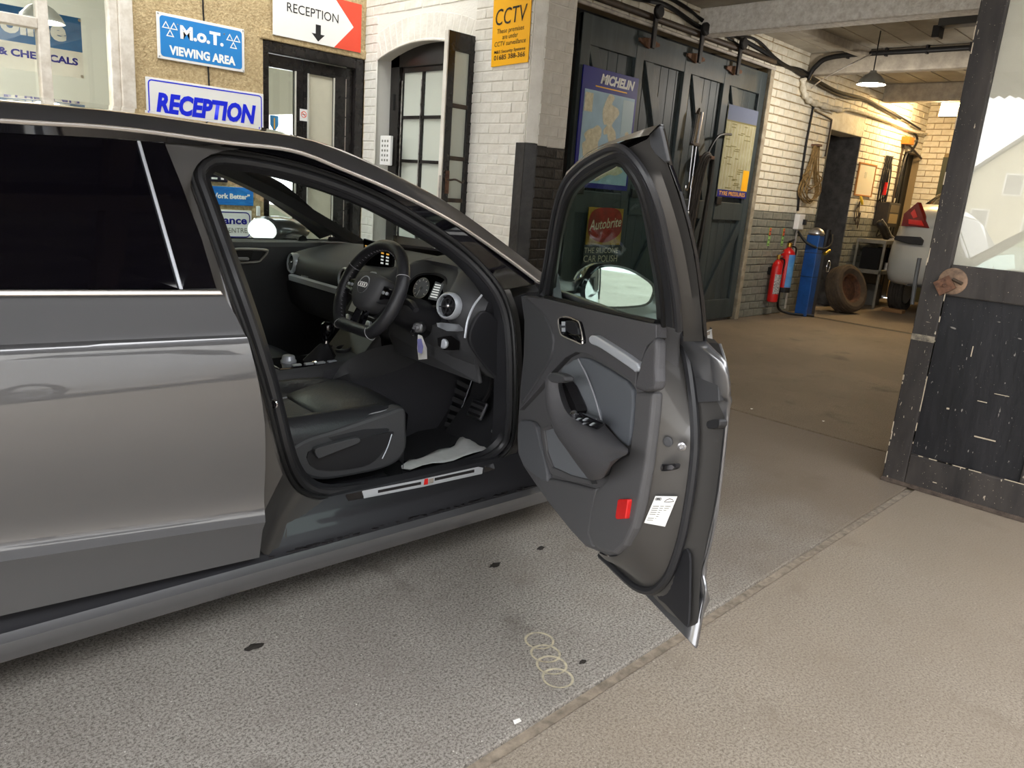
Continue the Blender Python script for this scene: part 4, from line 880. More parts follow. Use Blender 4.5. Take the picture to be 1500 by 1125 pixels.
slab_car(sv, [(.42, .80, .10, .3), (.47, .85, .03, .15), (.58, .875, .0, .05), (.75, .88, .0, .0), (.93, .88, .03, .05), (1.02, .87, .08, .15), (1.20, .86, .12, .7)], 3.9-1.6, SY, SX, m_silver)
slab_car(sv, [(1.18, .85, .14, .8), (1.30, .84, .13, .9), (1.40, .79, .18, 1.0), (1.46, .75, .24, 1.05), (1.52, .70, .36, 1.1)], 2.3, SY, SX, m_silver, 'rear_pillars')
slab_car(sv, [(1.50, .69, .37, .6), (1.66, .60, .60, .9), (1.72, .54, .70, 1.0)], 2.3, SY, SX, m_dglass, 'greenhouse')
b_ = MB()
def srear(px, py, X): return at(px, py, 'X', X)
pr('tail_lamp', m_tail, sv, [srear(*p, SX+.10) for p in ((1320, 331), (1324, 313), (1344, 296), (1350, 312), (1358, 334), (1340, 332))], (.06, -.03, 0), .003)
pr('lamp_segment', m_tailb, sv, [srear(*p, SX+.095) for p in ((1334, 312), (1340, 306), (1344, 318), (1338, 320))], (-.006, 0, 0))
pr('lamp_segment', m_tailb, sv, [srear(*p, SX+.095) for p in ((1331, 321), (1350, 323), (1354, 331), (1331, 328))], (-.006, 0, 0))
pr('bumper_strip', m_bumpb, sv, [srear(*p, SX-.012) for p in ((1309, 351), (1312, 345), (1345, 347), (1350, 352), (1349, 359), (1330, 357))], (.2, 0, 0), .006)
rel(MB().box(SX-.004, SX+.3, SY-.5, SY+.5, .42, .44).build('bumper_line', m_bumpb), sv)
for o in wheel(sv, (SX+.60, SY+.74, .315), (0, 1, 0), .315, .20, m_tyre, m_steel, 5): rel(o, sv)
for o in wheel(sv, (SX+.60, SY-.74, .315), (0, -1, 0), .315, .20, m_tyre, m_steel, 5): rel(o, sv)
tag(bx('wheel_chock', mat('chock_wood', (130, 96, 60), .8), None, SX+.28, SX+.42, SY+.58, SY+.86, .0, .05, .006), 'wooden chock under the silver car wheel', 'chock')
# ------------------------------------------------------------------ street: ground, opposite car, house (they show in glass, paint and mirrors)
tag(MB().box(-80, -14, -60, 60, -.2, -.012).box(-14, 25, -60, -14, -.2, -.012).build('floor_street', mat('street_asphalt', (150, 146, 140), .9, var=.15)), 'street surface beyond the forecourt', None, None, 'structure')
pc = thing('parked_silver_car', 'silver car parked across the forecourt, mirrored in the grey paint', 'car', (2.5, -6.5, 0))
slab_car(pc, [(.25, .78, .2, .2), (.45, .88, .02, .02), (.75, .90, .0, .0), (.95, .86, .06, .3)], 4.4, -6.5, .4, mat('white_silver_paint', (226, 228, 230), .3, .1, coat=.6))
slab_car(pc, [(.93, .80, .6, 1.2), (1.40, .62, 1.1, 1.8)], 4.4, -6.5, .4, m_dglass, 'greenhouse')
slab_car(pc, [(1.39, .62, 1.1, 1.8), (1.45, .56, 1.2, 1.95)], 4.4, -6.5, .4, MATS['white_silver_paint'], 'roof')
for x in (1.2, 3.9):
    for o in wheel(pc, (x, -6.5+.80, .32), (0, 1, 0), .32, .2, m_tyre, m_steel, 9): rel(o, pc)
    for o in wheel(pc, (x, -6.5-.80, .32), (0, -1, 0), .32, .2, m_tyre, m_steel, 9): rel(o, pc)
bo = thing('added_building', 'unseen building added across the forecourt, pale foot and dark cladding shaping the paint reflections', 'building', (2, -13, 0))  # added to hold back low sky and set what the car paint mirrors
bx('plinth', mat('opposite_plinth', (240, 239, 235), .8), bo, -12, 20, -8.6, -8.2, 0, 2.1)
oc = MB(); oc.loft([[(x, -8.2+.03*cos(2*pi*k/4), 2.1+k*.05) for x in (-12, 20)] for k in range(104)]); rel(oc.build('cladding', mat('opposite_cladding', (38, 36, 36), .7), smooth=True, ang=180), bo)
for x in (-6, -2, 2, 6, 10): bx('column', mat('opposite_column', (34, 32, 32), .6), bo, x-.12, x+.12, -8.2, -8.05, 2.1, 7.2)
bx('eaves_beam', MATS['opposite_column'], bo, -12, 20, -8.2, -8.0, 4.6, 4.9)
HXh = -55.0
ho = thing('gabled_house', 'cream gabled house across the street, mirrored in the glass door', 'house', (HXh, 13, 0))
m_hw = mat('house_render', (196, 188, 164), .8); m_hr = mat('house_roof', (128, 127, 124), .8, var=.1)
gy0, gy1, gp, ez = 11.0, 18.0, 14.3, 4.0
pr('wall', m_hw, ho, [(HXh, gy0, 0), (HXh, gy1, 0), (HXh, gy1, ez), (HXh, gp, 7.1), (HXh, gy0, ez)], (-8, 0, 0))
pr('roof', m_hr, ho, [(HXh+.3, gy1+.3, ez-.2), (HXh+.3, gp, 7.2), (HXh+.3, gp, 7.45), (HXh+.3, gy1+.3, ez+.05)], (-8.6, 0, 0)); pr('roof', m_hr, ho, [(HXh+.3, gy0-.3, ez-.2), (HXh+.3, gp, 7.2), (HXh+.3, gp, 7.45), (HXh+.3, gy0-.3, ez+.05)], (-8.6, 0, 0))
bx('wall', m_hw, ho, HXh-7, HXh-1, 2, gy0, 0, 4.2); pr('roof', m_hr, ho, [(HXh-.6, 2, 4.1), (HXh-7.4, 2, 4.1), (HXh-4, 2, 7.2)], (0, gy0-2+3, 0))
for y_, z_ in ((14.3, 3.4), (12.7, .9), (16.0, .9)):
    wv = bx('window', m_white_s, ho, HXh, HXh+.06, y_-.6, y_+.6, z_, z_+1.5); bx('window_pane', mat('pale_pane', (150, 148, 142), .3), ho, HXh+.06, HXh+.08, y_-.5, y_+.5, z_+.1, z_+1.4)
# ------------------------------------------------------------------ the grey car: its own frame (x forward, y left, z up)
CA = -radians(3.2); CO = np.array([1.048, 2.651, 0.0])
RC = np.array([[cos(CA), -sin(CA), 0], [sin(CA), cos(CA), 0], [0, 0, 1]])
car = thing('grey_saloon_car', 'dark grey saloon car parked with its driver door wide open', 'car', CO, rz=CA)
CE = RC.T@(EYE-CO)
def cl(px, py, y):
    v = RC.T@ray(px, py); return CE+(y-CE[1])/v[1]*v
def clz(px, py, z):
    v = RC.T@ray(px, py); return CE+(z-CE[2])/v[2]*v
def ys(x, z):
    """half width of the car's flank at height z"""
    zb, zc, zs, zt = .266-(.095+x)*.046, .382-(.085+x)*.093, .888-(.122+x)*.025, 1.002-(.176+x)*.03
    K = [(0, .80), (.15, .82), (zb, .856), (zc-.03, .874), (zc-.002, .886), (zc+.012, .880), (zc+.035, .872), (zc+.07, .869), (.60, .878), (.70, .879), (.78, .875), (.84, .868), (zs-.012, .863), (zs-.002, .860), (zs+.006, .850), (zs+.04, .842), (zt, .824), (zt+.02, .806), (zt+.4, .806-.38*.53)]
    for (a, ya), (b, yb) in zip(K, K[1:]):
        if z <= b: return ya+(yb-ya)*(z-a)/(b-a) if b > a else yb
    return K[-1][1]-(z-K[-1][0])*.53
def side(px, py, off=0.0):
    p = cl(px, py, -.85)
    for _ in range(12): p = cl(px, py, -ys(p[0], p[2])+off)
    return p
def loft2(name, M, rows, parent, n=24, smooth=True, closed=False, ang=40, spl=True, bevel=0):
    R_ = []
    for r in rows:
        r = [np.array(p, float) for p in r]
        if spl and len(r) > 2: r = catmull(r, 5, closed)
        R_.append(resample(r, n, closed))
    return MB().loft(R_, closed=closed).build(name, M, parent, smooth=smooth, ang=ang, bevel=bevel)
def flat(name, M, pts, off, parent, spl=0, bevel=0.0, closed=True, **k):
    if spl: pts = catmull(pts, spl, True)
    return MB().prism(pts, off).build(name, M, parent, bevel=bevel, **k)
m_paint = mat('dark_grey_metallic_paint', (98, 98, 100), .30, .55, coat=1.0, cr=.02); m_paint.node_tree.nodes['Principled BSDF'].inputs['Coat IOR'].default_value = 1.8
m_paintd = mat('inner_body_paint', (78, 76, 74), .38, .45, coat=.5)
m_gloss = mat('gloss_black_trim', (10, 9, 14), .06, coat=.5)
m_pglass = mat('privacy_glass', (8, 7, 12), .03, spec=.6)
m_cglass = glassmat('car_glass', (.80, .92, .88), .03)
m_wglass = glassmat('windscreen_glass', (.86, .94, .91), .03)
m_rub = mat('door_seal_rubber', (40, 40, 42), .42)
m_satin = mat('satin_alloy_trim', (186, 190, 196), .36, .35)
m_trimc = mat('bright_trim', (205, 198, 190), .26, .7)
m_plast = mat('dark_soft_plastic', (64, 64, 66), .60, bump=.08, bs=300)
m_plast2 = mat('black_plastic', (33, 33, 36), .5)
m_leather = mat('black_leather', (38, 38, 41), .42, bump=.12, bs=120)
m_stitch = mat('grey_stitching', (150, 150, 154), .7)
m_carpet = mat('black_carpet', (36, 36, 39), .95, bump=.5, bs=400)
m_screen = mat('screen_black', (8, 8, 10), .08)

# --- rear door -------------------------------------------------------
edge = [side(*p) for p in ((326, 432), (345, 462), (363, 496), (373, 535), (382, 575), (388, 620), (389, 680), (388.5, 755), (385, 775), (379, 822))]
def xf(z):
    for a, b in zip(edge, edge[1:]):
        if b[2] <= z <= a[2]: return a[0]+(b[0]-a[0])*(a[2]-z)/(a[2]-b[2])
    return edge[0][0] if z > edge[0][2] else edge[-1][0]
def flank(name, M, xa, xb, zlo, zhi, parent, nx=26, extra=(), lip=.03, off=0.0):
    """skin panel following the flank; xa/xb functions of z, zlo/zhi functions of x"""
    rows = []
    T = [0, .04, .09, .14, .165, .18, .195, .215, .25, .30, .38, .46, .54, .62, .69, .74, .78, .81, .83, .842, .85, .858, .87, .89, .92, .96, 1.0]
    zz0 = zlo(0); zz1 = zhi(0)
    for t in T:
        r = []
        for k in range(nx):
            u = k/(nx-1); xg = xa(.6)+(xb(.6)-xa(.6))*u
            zc_, zs_ = .382-(.085+xg)*.093, .888-(.122+xg)*.025
            a, b = zlo(xg), zhi(xg)
            # put rows on the crease and shoulder lines
            if t <= .18: z = a+(zc_-a)*t/.18
            elif t <= .85: z = zc_+(zs_-zc_)*(t-.18)/.67
            else: z = zs_+(b-zs_)*(t-.85)/.15
            x = xa(z)+(xb(z)-xa(z))*u
            r.append((x, -ys(x, z)+off, z))
        if lip:
            r.append((r[-1][0], r[-1][1]+lip*.4, r[-1][2])); r.append((r[-1][0]-.01, r[-1][1]+lip, r[-1][2]))
        rows.append(r)
    rows = [[(p[0], p[1]+lip, p[2]+.01) for p in rows[0]]]+rows if lip else rows
    return MB().loft(rows).build(name, M, parent, smooth=True, ang=24)
zdoor = lambda x: .266-(.095+x)*.046
zbelt = lambda x: 1.0-(.176+x)*.03
rd = flank('rear_door', m_paint, lambda z: -1.12, xf, zdoor, zbelt, car)
tag(rd, 'dark grey rear door with black tinted window')
xl_ = -1.12
def ext(p, q, x):                      # carry a line on to a given x
    t = (x-p[0])/(q[0]-p[0]); return p+(q-p)*t
bt0, bt1 = side(0, 424, -.004), side(322, 424.5, -.004); bb0, bb1 = side(0, 433, -.004), side(326, 431.5, -.004)
flat('belt_trim', m_trimc, [ext(bt0, bt1, xl_), bt1, bb1, ext(bb0, bb1, xl_)], (0, -.008, 0), rd, bevel=.003)
wt0, wt1 = side(0, 194), side(241, 208); 
gl = [ext(bt0, bt1, xl_), side(266, 424), side(203, 206), ext(wt0, wt1, xl_)]
flat('window_glass', m_pglass, [p+np.array([0, .006, 0]) for p in gl], (0, .006, 0), rd)
flat('quarter_panel', m_gloss, [side(266, 424, .003), side(318, 424, .003), side(296, 350, .003), side(268, 275, .003), side(241, 208, .003), side(203, 206, .003)], (0, .02, 0), rd, bevel=.002)
flat('window_divider', m_satin, [side(263.5, 424, -.003), side(269, 424, -.003), side(206, 206, -.003), side(201.5, 206, -.003)], (0, .008, 0), rd, bevel=.002)
# --- roof side: door top frame, bright strip, cant rail, roof ---------------
chr_px = [((0, 177), -.640), ((142, 185.5), -.640), ((239, 196), -.640), ((335, 209.5), -.642), ((430, 221), -.652), ((506, 250), -.66), ((566, 275), -.678), ((627, 305), -.70), ((680, 335), -.728), ((742, 378), -.76), ((792, 416), -.795)]
roof_px = [((0, 146), -.50), ((65, 151.5), -.50), ((182, 163.5), -.50), ((307, 181), -.50), ((430, 199), -.51), ((491, 216), -.525), ((551, 242), -.55), ((612, 273), -.58), ((657, 298), -.60), ((716, 342), -.645), ((780, 392), -.70), ((796, 404), -.715)]
cpl = [cl(*p, y) for p, y in chr_px]; rpl = [cl(*p, y) for p, y in roof_px]
cpl = [np.array([-1.9, -.60, 1.20]), np.array([-1.2, -.635, 1.335])]+cpl; rpl = [np.array([-1.9, -.46, 1.24]), np.array([-1.2, -.495, 1.395])]+rpl
top = [ext(wt0, wt1, xl_), wt0, side(120, 200), wt1, side(300, 213)]
loft2('door_top_frame', m_gloss, [[p+np.array([0, .004, 0]) for p in top], [cpl[1], cpl[2], cpl[3], cpl[4], cpl[5]]], rd, 16)
MB().tube(resample(catmull(cpl[1:], 5), 60), .0058, 8).build('roof_bright_strip', m_trimc, car, smooth=True)
mid = [(resample(catmull(cpl, 5), 60)[k]*.45+resample(catmull(rpl, 5), 60)[k]*.55+np.array([0, -.022, .014])) for k in range(60)]
cr_ = MB().loft([resample(catmull(cpl, 5), 60), mid, resample(catmull(rpl, 5), 60)]).build('cant_rail', m_paint, car, smooth=True, ang=60)
hdr = rpl[:8]      # up to the windscreen header
rr = resample(catmull(hdr, 5), 30); rows = []
for u in (0, .25, .5, .75, 1):
    rows.append([np.array([p[0]+.06*(1-(2*u-1)**2)*(k/29)**4, p[1]*(1-2*u), p[2]+.035*(1-(2*u-1)**2)]) for k, p in enumerate(rr)])
MB().loft(rows).build('roof_panel', m_paint, car, smooth=True, ang=60)
MB().loft([[p-np.array([0, 0, .035]) for p in r] for r in rows]).build('headliner', mat('headliner', (60, 60, 62), .9), car, smooth=True)
# mirrored far side rail
mir = lambda P: [np.array([p[0], -p[1], p[2]]) for p in P]
MB().loft([resample(catmull(mir(cpl), 5), 60), [np.array([p[0], -p[1], p[2]]) for p in mid], resample(catmull(mir(rpl), 5), 60)]).build('cant_rail', m_paint, car, smooth=True, ang=60)
# windscreen between the pillars
wr = [rpl[7]]+rpl[8:]; wr = resample(catmull(rpl[7:], 4), 14); rows = []
for u in [k/8 for k in range(9)]:
    bl = 1-(2*u-1)**2
    rows.append([np.array([p[0]+.06*bl+.22*bl*(k/13), p[1]*(1-2*u), p[2]+.03*bl*(1-k/13)-.005]) for k, p in enumerate(wr)])
MB().loft(rows).build('windscreen', m_wglass, car, smooth=True, ang=90)
# inner trim of the pillars (near A pillar and far A pillar)
def pillar(name, a, b, w0, w1, y_in, M=m_plast2):
    pass
cin = [p+np.array([-.01, .035, -.02]) for p in cpl[6:]]; rin = [p+np.array([.0, .02, -.015]) for p in rpl[7:]]
loft2('pillar_trim', m_plast, [cin, [p+np.array([-.02, .06, -.02]) for p in cpl[6:]], rin], car, 20)
fa = [(.18, .635, 1.315), (.39, .655, 1.265), (.60, .685, 1.19), (.83, .725, 1.09), (1.07, .765, .985)]
fb = [(.32, .56, 1.335), (.50, .575, 1.275), (.70, .605, 1.20), (.92, .65, 1.105), (1.16, .70, .995)]
loft2('pillar_trim', m_plast2, [fa, [(a[0]*.5+b[0]*.5-.03, a[1]*.5+b[1]*.5-.05, a[2]*.5+b[2]*.5-.01) for a, b in zip(fa, fb)], fb], car, 20)
loft2('header_trim', m_plast2, [[(-.6, .63, 1.33), (-.2, .63, 1.335), (.18, .635, 1.315), (.39, .655, 1.265)], [(-.6, .56, 1.37), (-.2, .56, 1.375), (.20, .56, 1.355), (.42, .57, 1.30)]], car, 12)
MB().prism([(.30, -.52, 1.335), (.38, -.52, 1.32), (.44, 0, 1.345), (.38, .52, 1.32), (.30, .52, 1.335), (.36, 0, 1.36)], (0, 0, -.03)).build('windscreen_header', m_plast2, car)
# --- B pillar and door aperture ---------------------------------------------
Lp = [(232, 201), (262, 280), (294, 355), (321, 431), (341, 463), (358, 498), (369, 540), (377, 577), (384, 622), (384.5, 690), (384, 755)]
Rp = [(372, 219), (318, 214.5), (300, 218), (286, 228), (277, 239), (273, 252), (277, 270), (290, 305), (310, 362), (335, 435), (360, 505), (380, 567), (393, 618), (402, 660), (414, 695)]
loft2('b_pillar', m_paintd, [[side(*p, .012) for p in Lp], [side(*(np.array(q)), .016) for q in Rp]], car, 40)
LA = [(318, 216), (364, 222), (420, 233), (470, 247), (520, 266), (570, 289), (620, 318), (670, 352), (708, 386), (738, 424), (752, 462), (757, 510), (758, 570), (757, 625), (753, 650), (742, 668), (722, 681), (690, 690), (620, 708), (560, 721), (510, 730), (470, 733), (440, 724), (421, 703), (407, 665), (395, 615), (380, 560), (360, 500), (335, 430), (310, 357), (290, 300), (277, 265), (274, 250), (278, 238), (287, 228), (300, 219)]
LI = [(330, 249), (372, 253), (416, 262), (464, 276), (513, 293), (560, 314), (602, 337), (648, 364), (684, 392), (716, 430), (730, 465), (736, 510), (737, 565), (736, 610), (733, 632), (724, 647), (706, 661), (680, 671), (612, 689), (556, 700), (512, 707), (478, 709), (455, 699), (440, 678), (429, 645), (418, 600), (404, 545), (385, 480), (362, 412), (337, 345), (319, 295), (309, 268), (307, 261), (309, 256), (314, 252), (321, 250)]
def ap(px, py, d):
    """point of the aperture at depth d behind the flank, drawn in towards the sill below"""
    p = cl(px, py, -.82)
    for _ in range(14):
        z = p[2]; y = -ys(min(p[0], .9), z)+d
        t = min(max((.58-z)/.24, 0), 1); t = t*t*(3-2*t)
        y = y*(1-t)+(-.752+d*.75)*t
        p = cl(px, py, y)
    return p
A3 = [ap(*p, .018) for p in LA]; I3 = [ap(*p, .095) for p in LI]
lerp = lambda a, b, t: [p+(q-p)*t for p, q in zip(a, b)]
M3 = [ap(a[0]+(b[0]-a[0])*.30, a[1]+(b[1]-a[1])*.30, .055) for a, b in zip(LA, LI)]
loft2('aperture_flange', m_paintd, [A3, M3], car, 120, closed=True)
loft2('aperture_backing', m_paintd, [[ap(a[0]-(b[0]-a[0])*.34, a[1]-(b[1]-a[1])*.34, .030) for a, b in zip(LA, LI)], [ap(a[0]+(b[0]-a[0])*.05, a[1]+(b[1]-a[1])*.05, .026) for a, b in zip(LA, LI)]], car, 120, closed=True)
loft2('rail_filler', m_gloss, [[p+np.array([0, .012, -.002]) for p in cpl[5:]], [ap(*p, .022) for p in ((318, 216), (364, 222), (420, 233), (470, 247), (520, 266), (570, 289), (620, 318), (670, 352), (708, 386), (738, 424))]], car, 40)
S3 = [ap(a[0]+(b[0]-a[0])*.52, a[1]+(b[1]-a[1])*.52, .06) for a, b in zip(LA, LI)]
MB().tube(resample(catmull(S3, 4, True), 130, True), .0155, 9, True).build('door_seal', m_rub, car, smooth=True)
MB().tube(resample(catmull([ap(a[0]+(b[0]-a[0])*.16, a[1]+(b[1]-a[1])*.16, .03) for a, b in zip(LA, LI)], 4, True), 130, True), .008, 8, True).build('outer_seal', m_black, car, smooth=True)
Q3 = [ap(a[0]+(b[0]-a[0])*.74, a[1]+(b[1]-a[1])*.74, .075) for a, b in zip(LA, LI)]
loft2('aperture_trim', m_plast2, [S3, Q3, I3, [p+np.array([0, .05, -.06*min(1, max(0, (.55-p[2])/.15))]) for p in I3]], car, 120, closed=True)
cp2 = [side(386, 640, .014), side(384.5, 700, .014), side(383, 765, .016), side(386, 812, .03), cl(440, 802, -.822), cl(510, 784, -.822)]
cp1 = [ap(*p, .016) for p in ((395, 615), (407, 665), (421, 703), (440, 724), (470, 733), (510, 730))]
loft2('sill_corner', m_paintd, [cp1, [a*.5+b*.5+np.array([0, .012, 0]) for a, b in zip(cp1, cp2)], cp2], car, 30, ang=60)
# striker
st_ = side(399, 592, .05); MB().tube(catmull([st_+np.array([-.03, .03, .012]), st_+np.array([.0, -.012, .012]), st_+np.array([.0, -.012, -.006]), st_+np.array([-.03, .03, -.006])], 4), .004, 6).build('door_striker', m_chrome, car, smooth=True)
# --- sill -------------------------------------------------------------------
SEC = [(-.70, .345), (-.735, .338), (-.752, .322), (-.77, .300), (-.79, .276), (-.808, .256), (-.822, .243), (-.838, .238), (-.846, .230), (-.856, .222), (-.858, .205), (-.852, .190), (-.842, .168), (-.80, .150), (-.72, .15)]
rows = [[(x, y, z) for x in np.linspace(-1.25, 1.22, 30)] for y, z in SEC]
m_sill_shade = mat('sill_paint_shaded', (52, 52, 55), .45, .3, coat=.15)  # body paint darkened in colour for the shade inside the door opening
sl = MB().loft(rows[:8]).build('sill', m_sill_shade, car, smooth=True, ang=30)
MB().loft(rows[7:]).build('sill_skirt', m_paint, sl, smooth=True, ang=30)
MB().loft([[(x, -.70, .343) for x in np.linspace(-.3, 1.2, 8)], [(x, -.685, .325) for x in np.linspace(-.3, 1.2, 8)], [(x, -.66, .25) for x in np.linspace(-.3, 1.2, 8)]]).build('inner_sill_trim', m_plast2, car)
tp = [clz(531, 730, .300), clz(530, 721.5, .318), clz(700, 684.5, .322), clz(708, 686, .320), clz(706, 695, .300)]
def sillpt(px, py):
    y = -.765
    for _ in range(20):
        p = cl(px, py, y)
        # height of the sill section at y
        for (a, za), (b, zb2) in zip(SEC, SEC[1:]):
            if b <= y <= a: zz = za+(zb2-za)*(a-y)/(a-b); break
        y += (p[2]-zz)*-.35
        y = min(max(y, -.85), -.702)
    return cl(px, py, y)
def onsill(name, M, pts, up, parent):
    P = [sillpt(*p) for p in pts]; return MB().prism([p+np.array([0, -up*.4, up]) for p in P], (0, up*.3, -up)).build(name, M, parent)
tpl = onsill('tread_plate', m_satin, [(533, 730), (530, 721), (612, 705), (700, 685.5), (707, 687), (706, 694), (620, 713)], .005, sl)
onsill('tread_plate_end', m_gloss, [(510, 734), (506, 727), (529, 722), (532, 730)], .006, sl); onsill('tread_plate_end', m_gloss, [(709, 692), (709, 684), (722, 681), (724, 688)], .006, sl)
onsill('inset_line', m_ink, [(553, 724), (553, 720.5), (616, 708), (616, 711.5)], .0065, sl); onsill('inset_line', m_ink, [(636, 706), (636, 702.5), (694, 690), (694, 693.5)], .0065, sl)
onsill('red_emblem', m_red, [(620, 712), (621, 704.5), (626, 703.5), (626, 711)], .0075, sl); onsill('bright_emblem', m_chrome, [(627, 710), (627, 704.5), (634, 703), (634, 709)], .0075, sl)
rn = random.Random(9); db = MB()
for k in range(120):
    x = rn.uniform(-.05, 1.05); y = -.826+rn.uniform(-.010, .010); s_ = rn.uniform(.003, .008)
    db.prism([(x+s_*1.6*cos(a), y+s_*.8*sin(a), .241) for a in (0, 1.1, 2.2, 3.3, 4.4, 5.5)], (0, 0, .003))
dt = db.build('sill_dirt', mat('road_dirt', (30, 28, 30), .7), sl); dt['kind'] = 'stuff'
# --- outer body beyond the doors --------------------------------------------
def flank2(name, xa, xb, parent, zlo=.18, M=m_paint, mirror=False, ztop=1.0, arch=None):
    """plain flank panel, cut away over a wheel when arch (its x) is given"""
    rows = []; X = np.linspace(xa, xb, 46)
    Z = [.25, .32, .36, .39, .42, .46, .52, .6, .68, .76, .82, .86, .885, .895, .91, .95, ztop]
    for z0 in [zlo]+Z:
        r = []
        for x in X:
            z = z0
            if arch is not None and abs(x-arch) < .365: z = max(z, .32+math.sqrt(.365**2-(x-arch)**2))
            f = max(0, (x-1.45)/.75); y = (ys(min(x, .9), z))*(1-.245*f*f)
            zz = z if x < 1.0 else z-(z-.6)*.22*min(1, max(0, (x-1.0)/1.1)) if z > .6 else z
            r.append((x, y if mirror else -y, zz))
        rows.append(r)
    return MB().loft(rows).build(name, M, parent, smooth=True, ang=30)
flank2('front_wing', 1.02, 2.2, car, .25, arch=1.72); flank2('front_wing', 1.02, 2.2, car, .25, mirror=True, arch=1.72)
flank2('rear_wing', -2.15, -1.125, car, .22, arch=-1.5, ztop=1.035)
MB().tube(catmull([(-1.06, -.872, .80), (-1.04, -.905, .80), (-.95, -.912, .805), (-.86, -.905, .808), (-.84, -.872, .81)], 4), .012, 8).build('door_handle', m_paint, rd, smooth=True)
flank2('side_panel', -2.15, 1.02, car, .18, mirror=True, ztop=.985)
bon = []
for u in np.linspace(0, 1, 9):
    y = -.80+1.6*u; bl = 1-(2*u-1)**2
    bon.append([(1.05+.22*bl, y*.92, .975+.02*bl), (1.35+.05*bl, y*.98, .935+.035*bl), (1.7, y, .875+.045*bl), (2.0+.10*bl, y*.86, .80+.045*bl), (2.17+.19*bl, y*.76, .71+.02*bl)])
MB().loft(bon).build('bonnet', m_paint, car, smooth=True, ang=50)
fb_ = []
for z, s_ in ((.22, .93), (.35, 1.0), (.5, 1.0), (.62, .98), (.72, .93)):
    fb_.append([(2.2+.2*(1-(2*u-1)**2)-(.04 if z > .65 else 0), (-.69+1.38*u)*s_, z) for u in np.linspace(0, 1, 13)])
MB().loft(fb_).build('front_bumper', m_paint, car, smooth=True, ang=50)
hl = cl(1041, 489, -.70)
flat('headlamp', mat('headlamp_lens', (224, 226, 228), .08, coat=1), [(1.95, -.795, .68), (2.18, -.735, .655), (2.32, -.63, .65), (2.30, -.63, .72), (2.12, -.755, .745), (1.93, -.80, .735)], (0, -.012, 0), car, bevel=.004)
rb_ = []
for z, s_ in ((.25, .9), (.4, 1.0), (.6, 1.02), (.8, 1.0), (.98, .9)):
    rb_.append([(-2.15-.2*(1-(2*u-1)**4)*s_, -.82+1.64*u, z) for u in np.linspace(0, 1, 13)])
MB().loft(rb_).build('rear_bumper', m_paint, car, smooth=True, ang=50)
MB().loft([[(-2.3, y, .98), (-1.95, y, 1.02), (-1.55, y*.9, 1.25), (-1.2, y*.75, 1.40)] for y in np.linspace(-.66, .66, 7)]).build('rear_window', m_pglass, car, smooth=True)
MB().loft([[(-1.12, -.797, 1.03), (-1.6, -.80, 1.03), (-2.1, -.78, 1.0)], [(-1.12, -.64, 1.335), (-1.5, -.63, 1.29), (-1.9, -.60, 1.20)]]).build('rear_quarter', m_paint, car, smooth=True)
MB().loft([[(-1.12, .797, 1.03), (-1.6, .80, 1.03), (-2.1, .78, 1.0)], [(-1.12, .64, 1.335), (-1.5, .63, 1.29), (-1.9, .60, 1.20)]]).build('quarter_panel', m_paint, car, smooth=True)
MB().loft([[(-.12, .80, 1.0), (-1.12, .80, 1.03)], [(-.18, .64, 1.34), (-1.12, .64, 1.335)]]).build('rear_side_glass', m_pglass, car)
MB().loft([[(-.12, .80, .985), (-.02, .80, .985)], [(-.22, .645, 1.34), (-.10, .645, 1.34)]]).build('pillar_trim', m_plast2, car)
MB().loft([[(-.02, .795, .975), (1.05, .80, .972)], [(-.10, .645, 1.335), (.38, .66, 1.27)]]).build('passenger_window', m_cglass, car)
MB().box(-2.1, 2.1, -.72, .72, .16, .245).build('floor_pan', m_black, car)
for k, (x, y) in enumerate(((1.72, -.76), (1.72, .76), (-1.5, -.76), (-1.5, .76))):
    w_ = thing('road_wheel', None, None, (0, 0, 0), parent=car)
    for o in wheel(None, (x, y, .32), (0, 1 if y > 0 else -1, 0), .32, .22, m_tyre, m_steel, 7): o.parent = w_
# ------------------------------------------------------------------ car interior
MB().box(-1.15, 1.12, -.66, .70, .245, .262).build('carpet', m_carpet, car)
loft2('bulkhead', m_carpet, [[(1.0, -.72, .26), (1.0, 0, .26), (1.0, .7, .26)], [(1.14, -.72, .42), (1.14, 0, .42), (1.14, .7, .42)], [(1.2, -.72, .7), (1.2, 0, .7), (1.2, .7, .7)], [(1.2, -.74, .97), (1.26, 0, .97), (1.2, .74, .97)]], car, 10, spl=False)
MB().loft([[(1.0, -.70, .26), (1.2, -.72, .26)], [(.98, -.735, .6), (1.2, -.74, .6)], [(.95, -.745, .95), (1.2, -.76, .95)]]).build('kick_panel', m_plast2, car)
# rear bench and bulkhead keep the cabin closed
MB().box(-1.15, -.62, -.62, .62, .26, .52).build('rear_bench', m_leather, car, bevel=.05); MB().loft([[(-1.1, -.66, .45), (-1.1, .66, .45)], [(-1.3, -.62, 1.05), (-1.3, .62, 1.05)], [(-1.9, -.6, 1.06), (-1.9, .6, 1.06)]]).build('rear_backrest', m_leather, car)
MB().box(-1.12, -.13, -.79, -.76, .3, .99).build('rear_door_card', m_plast2, car)
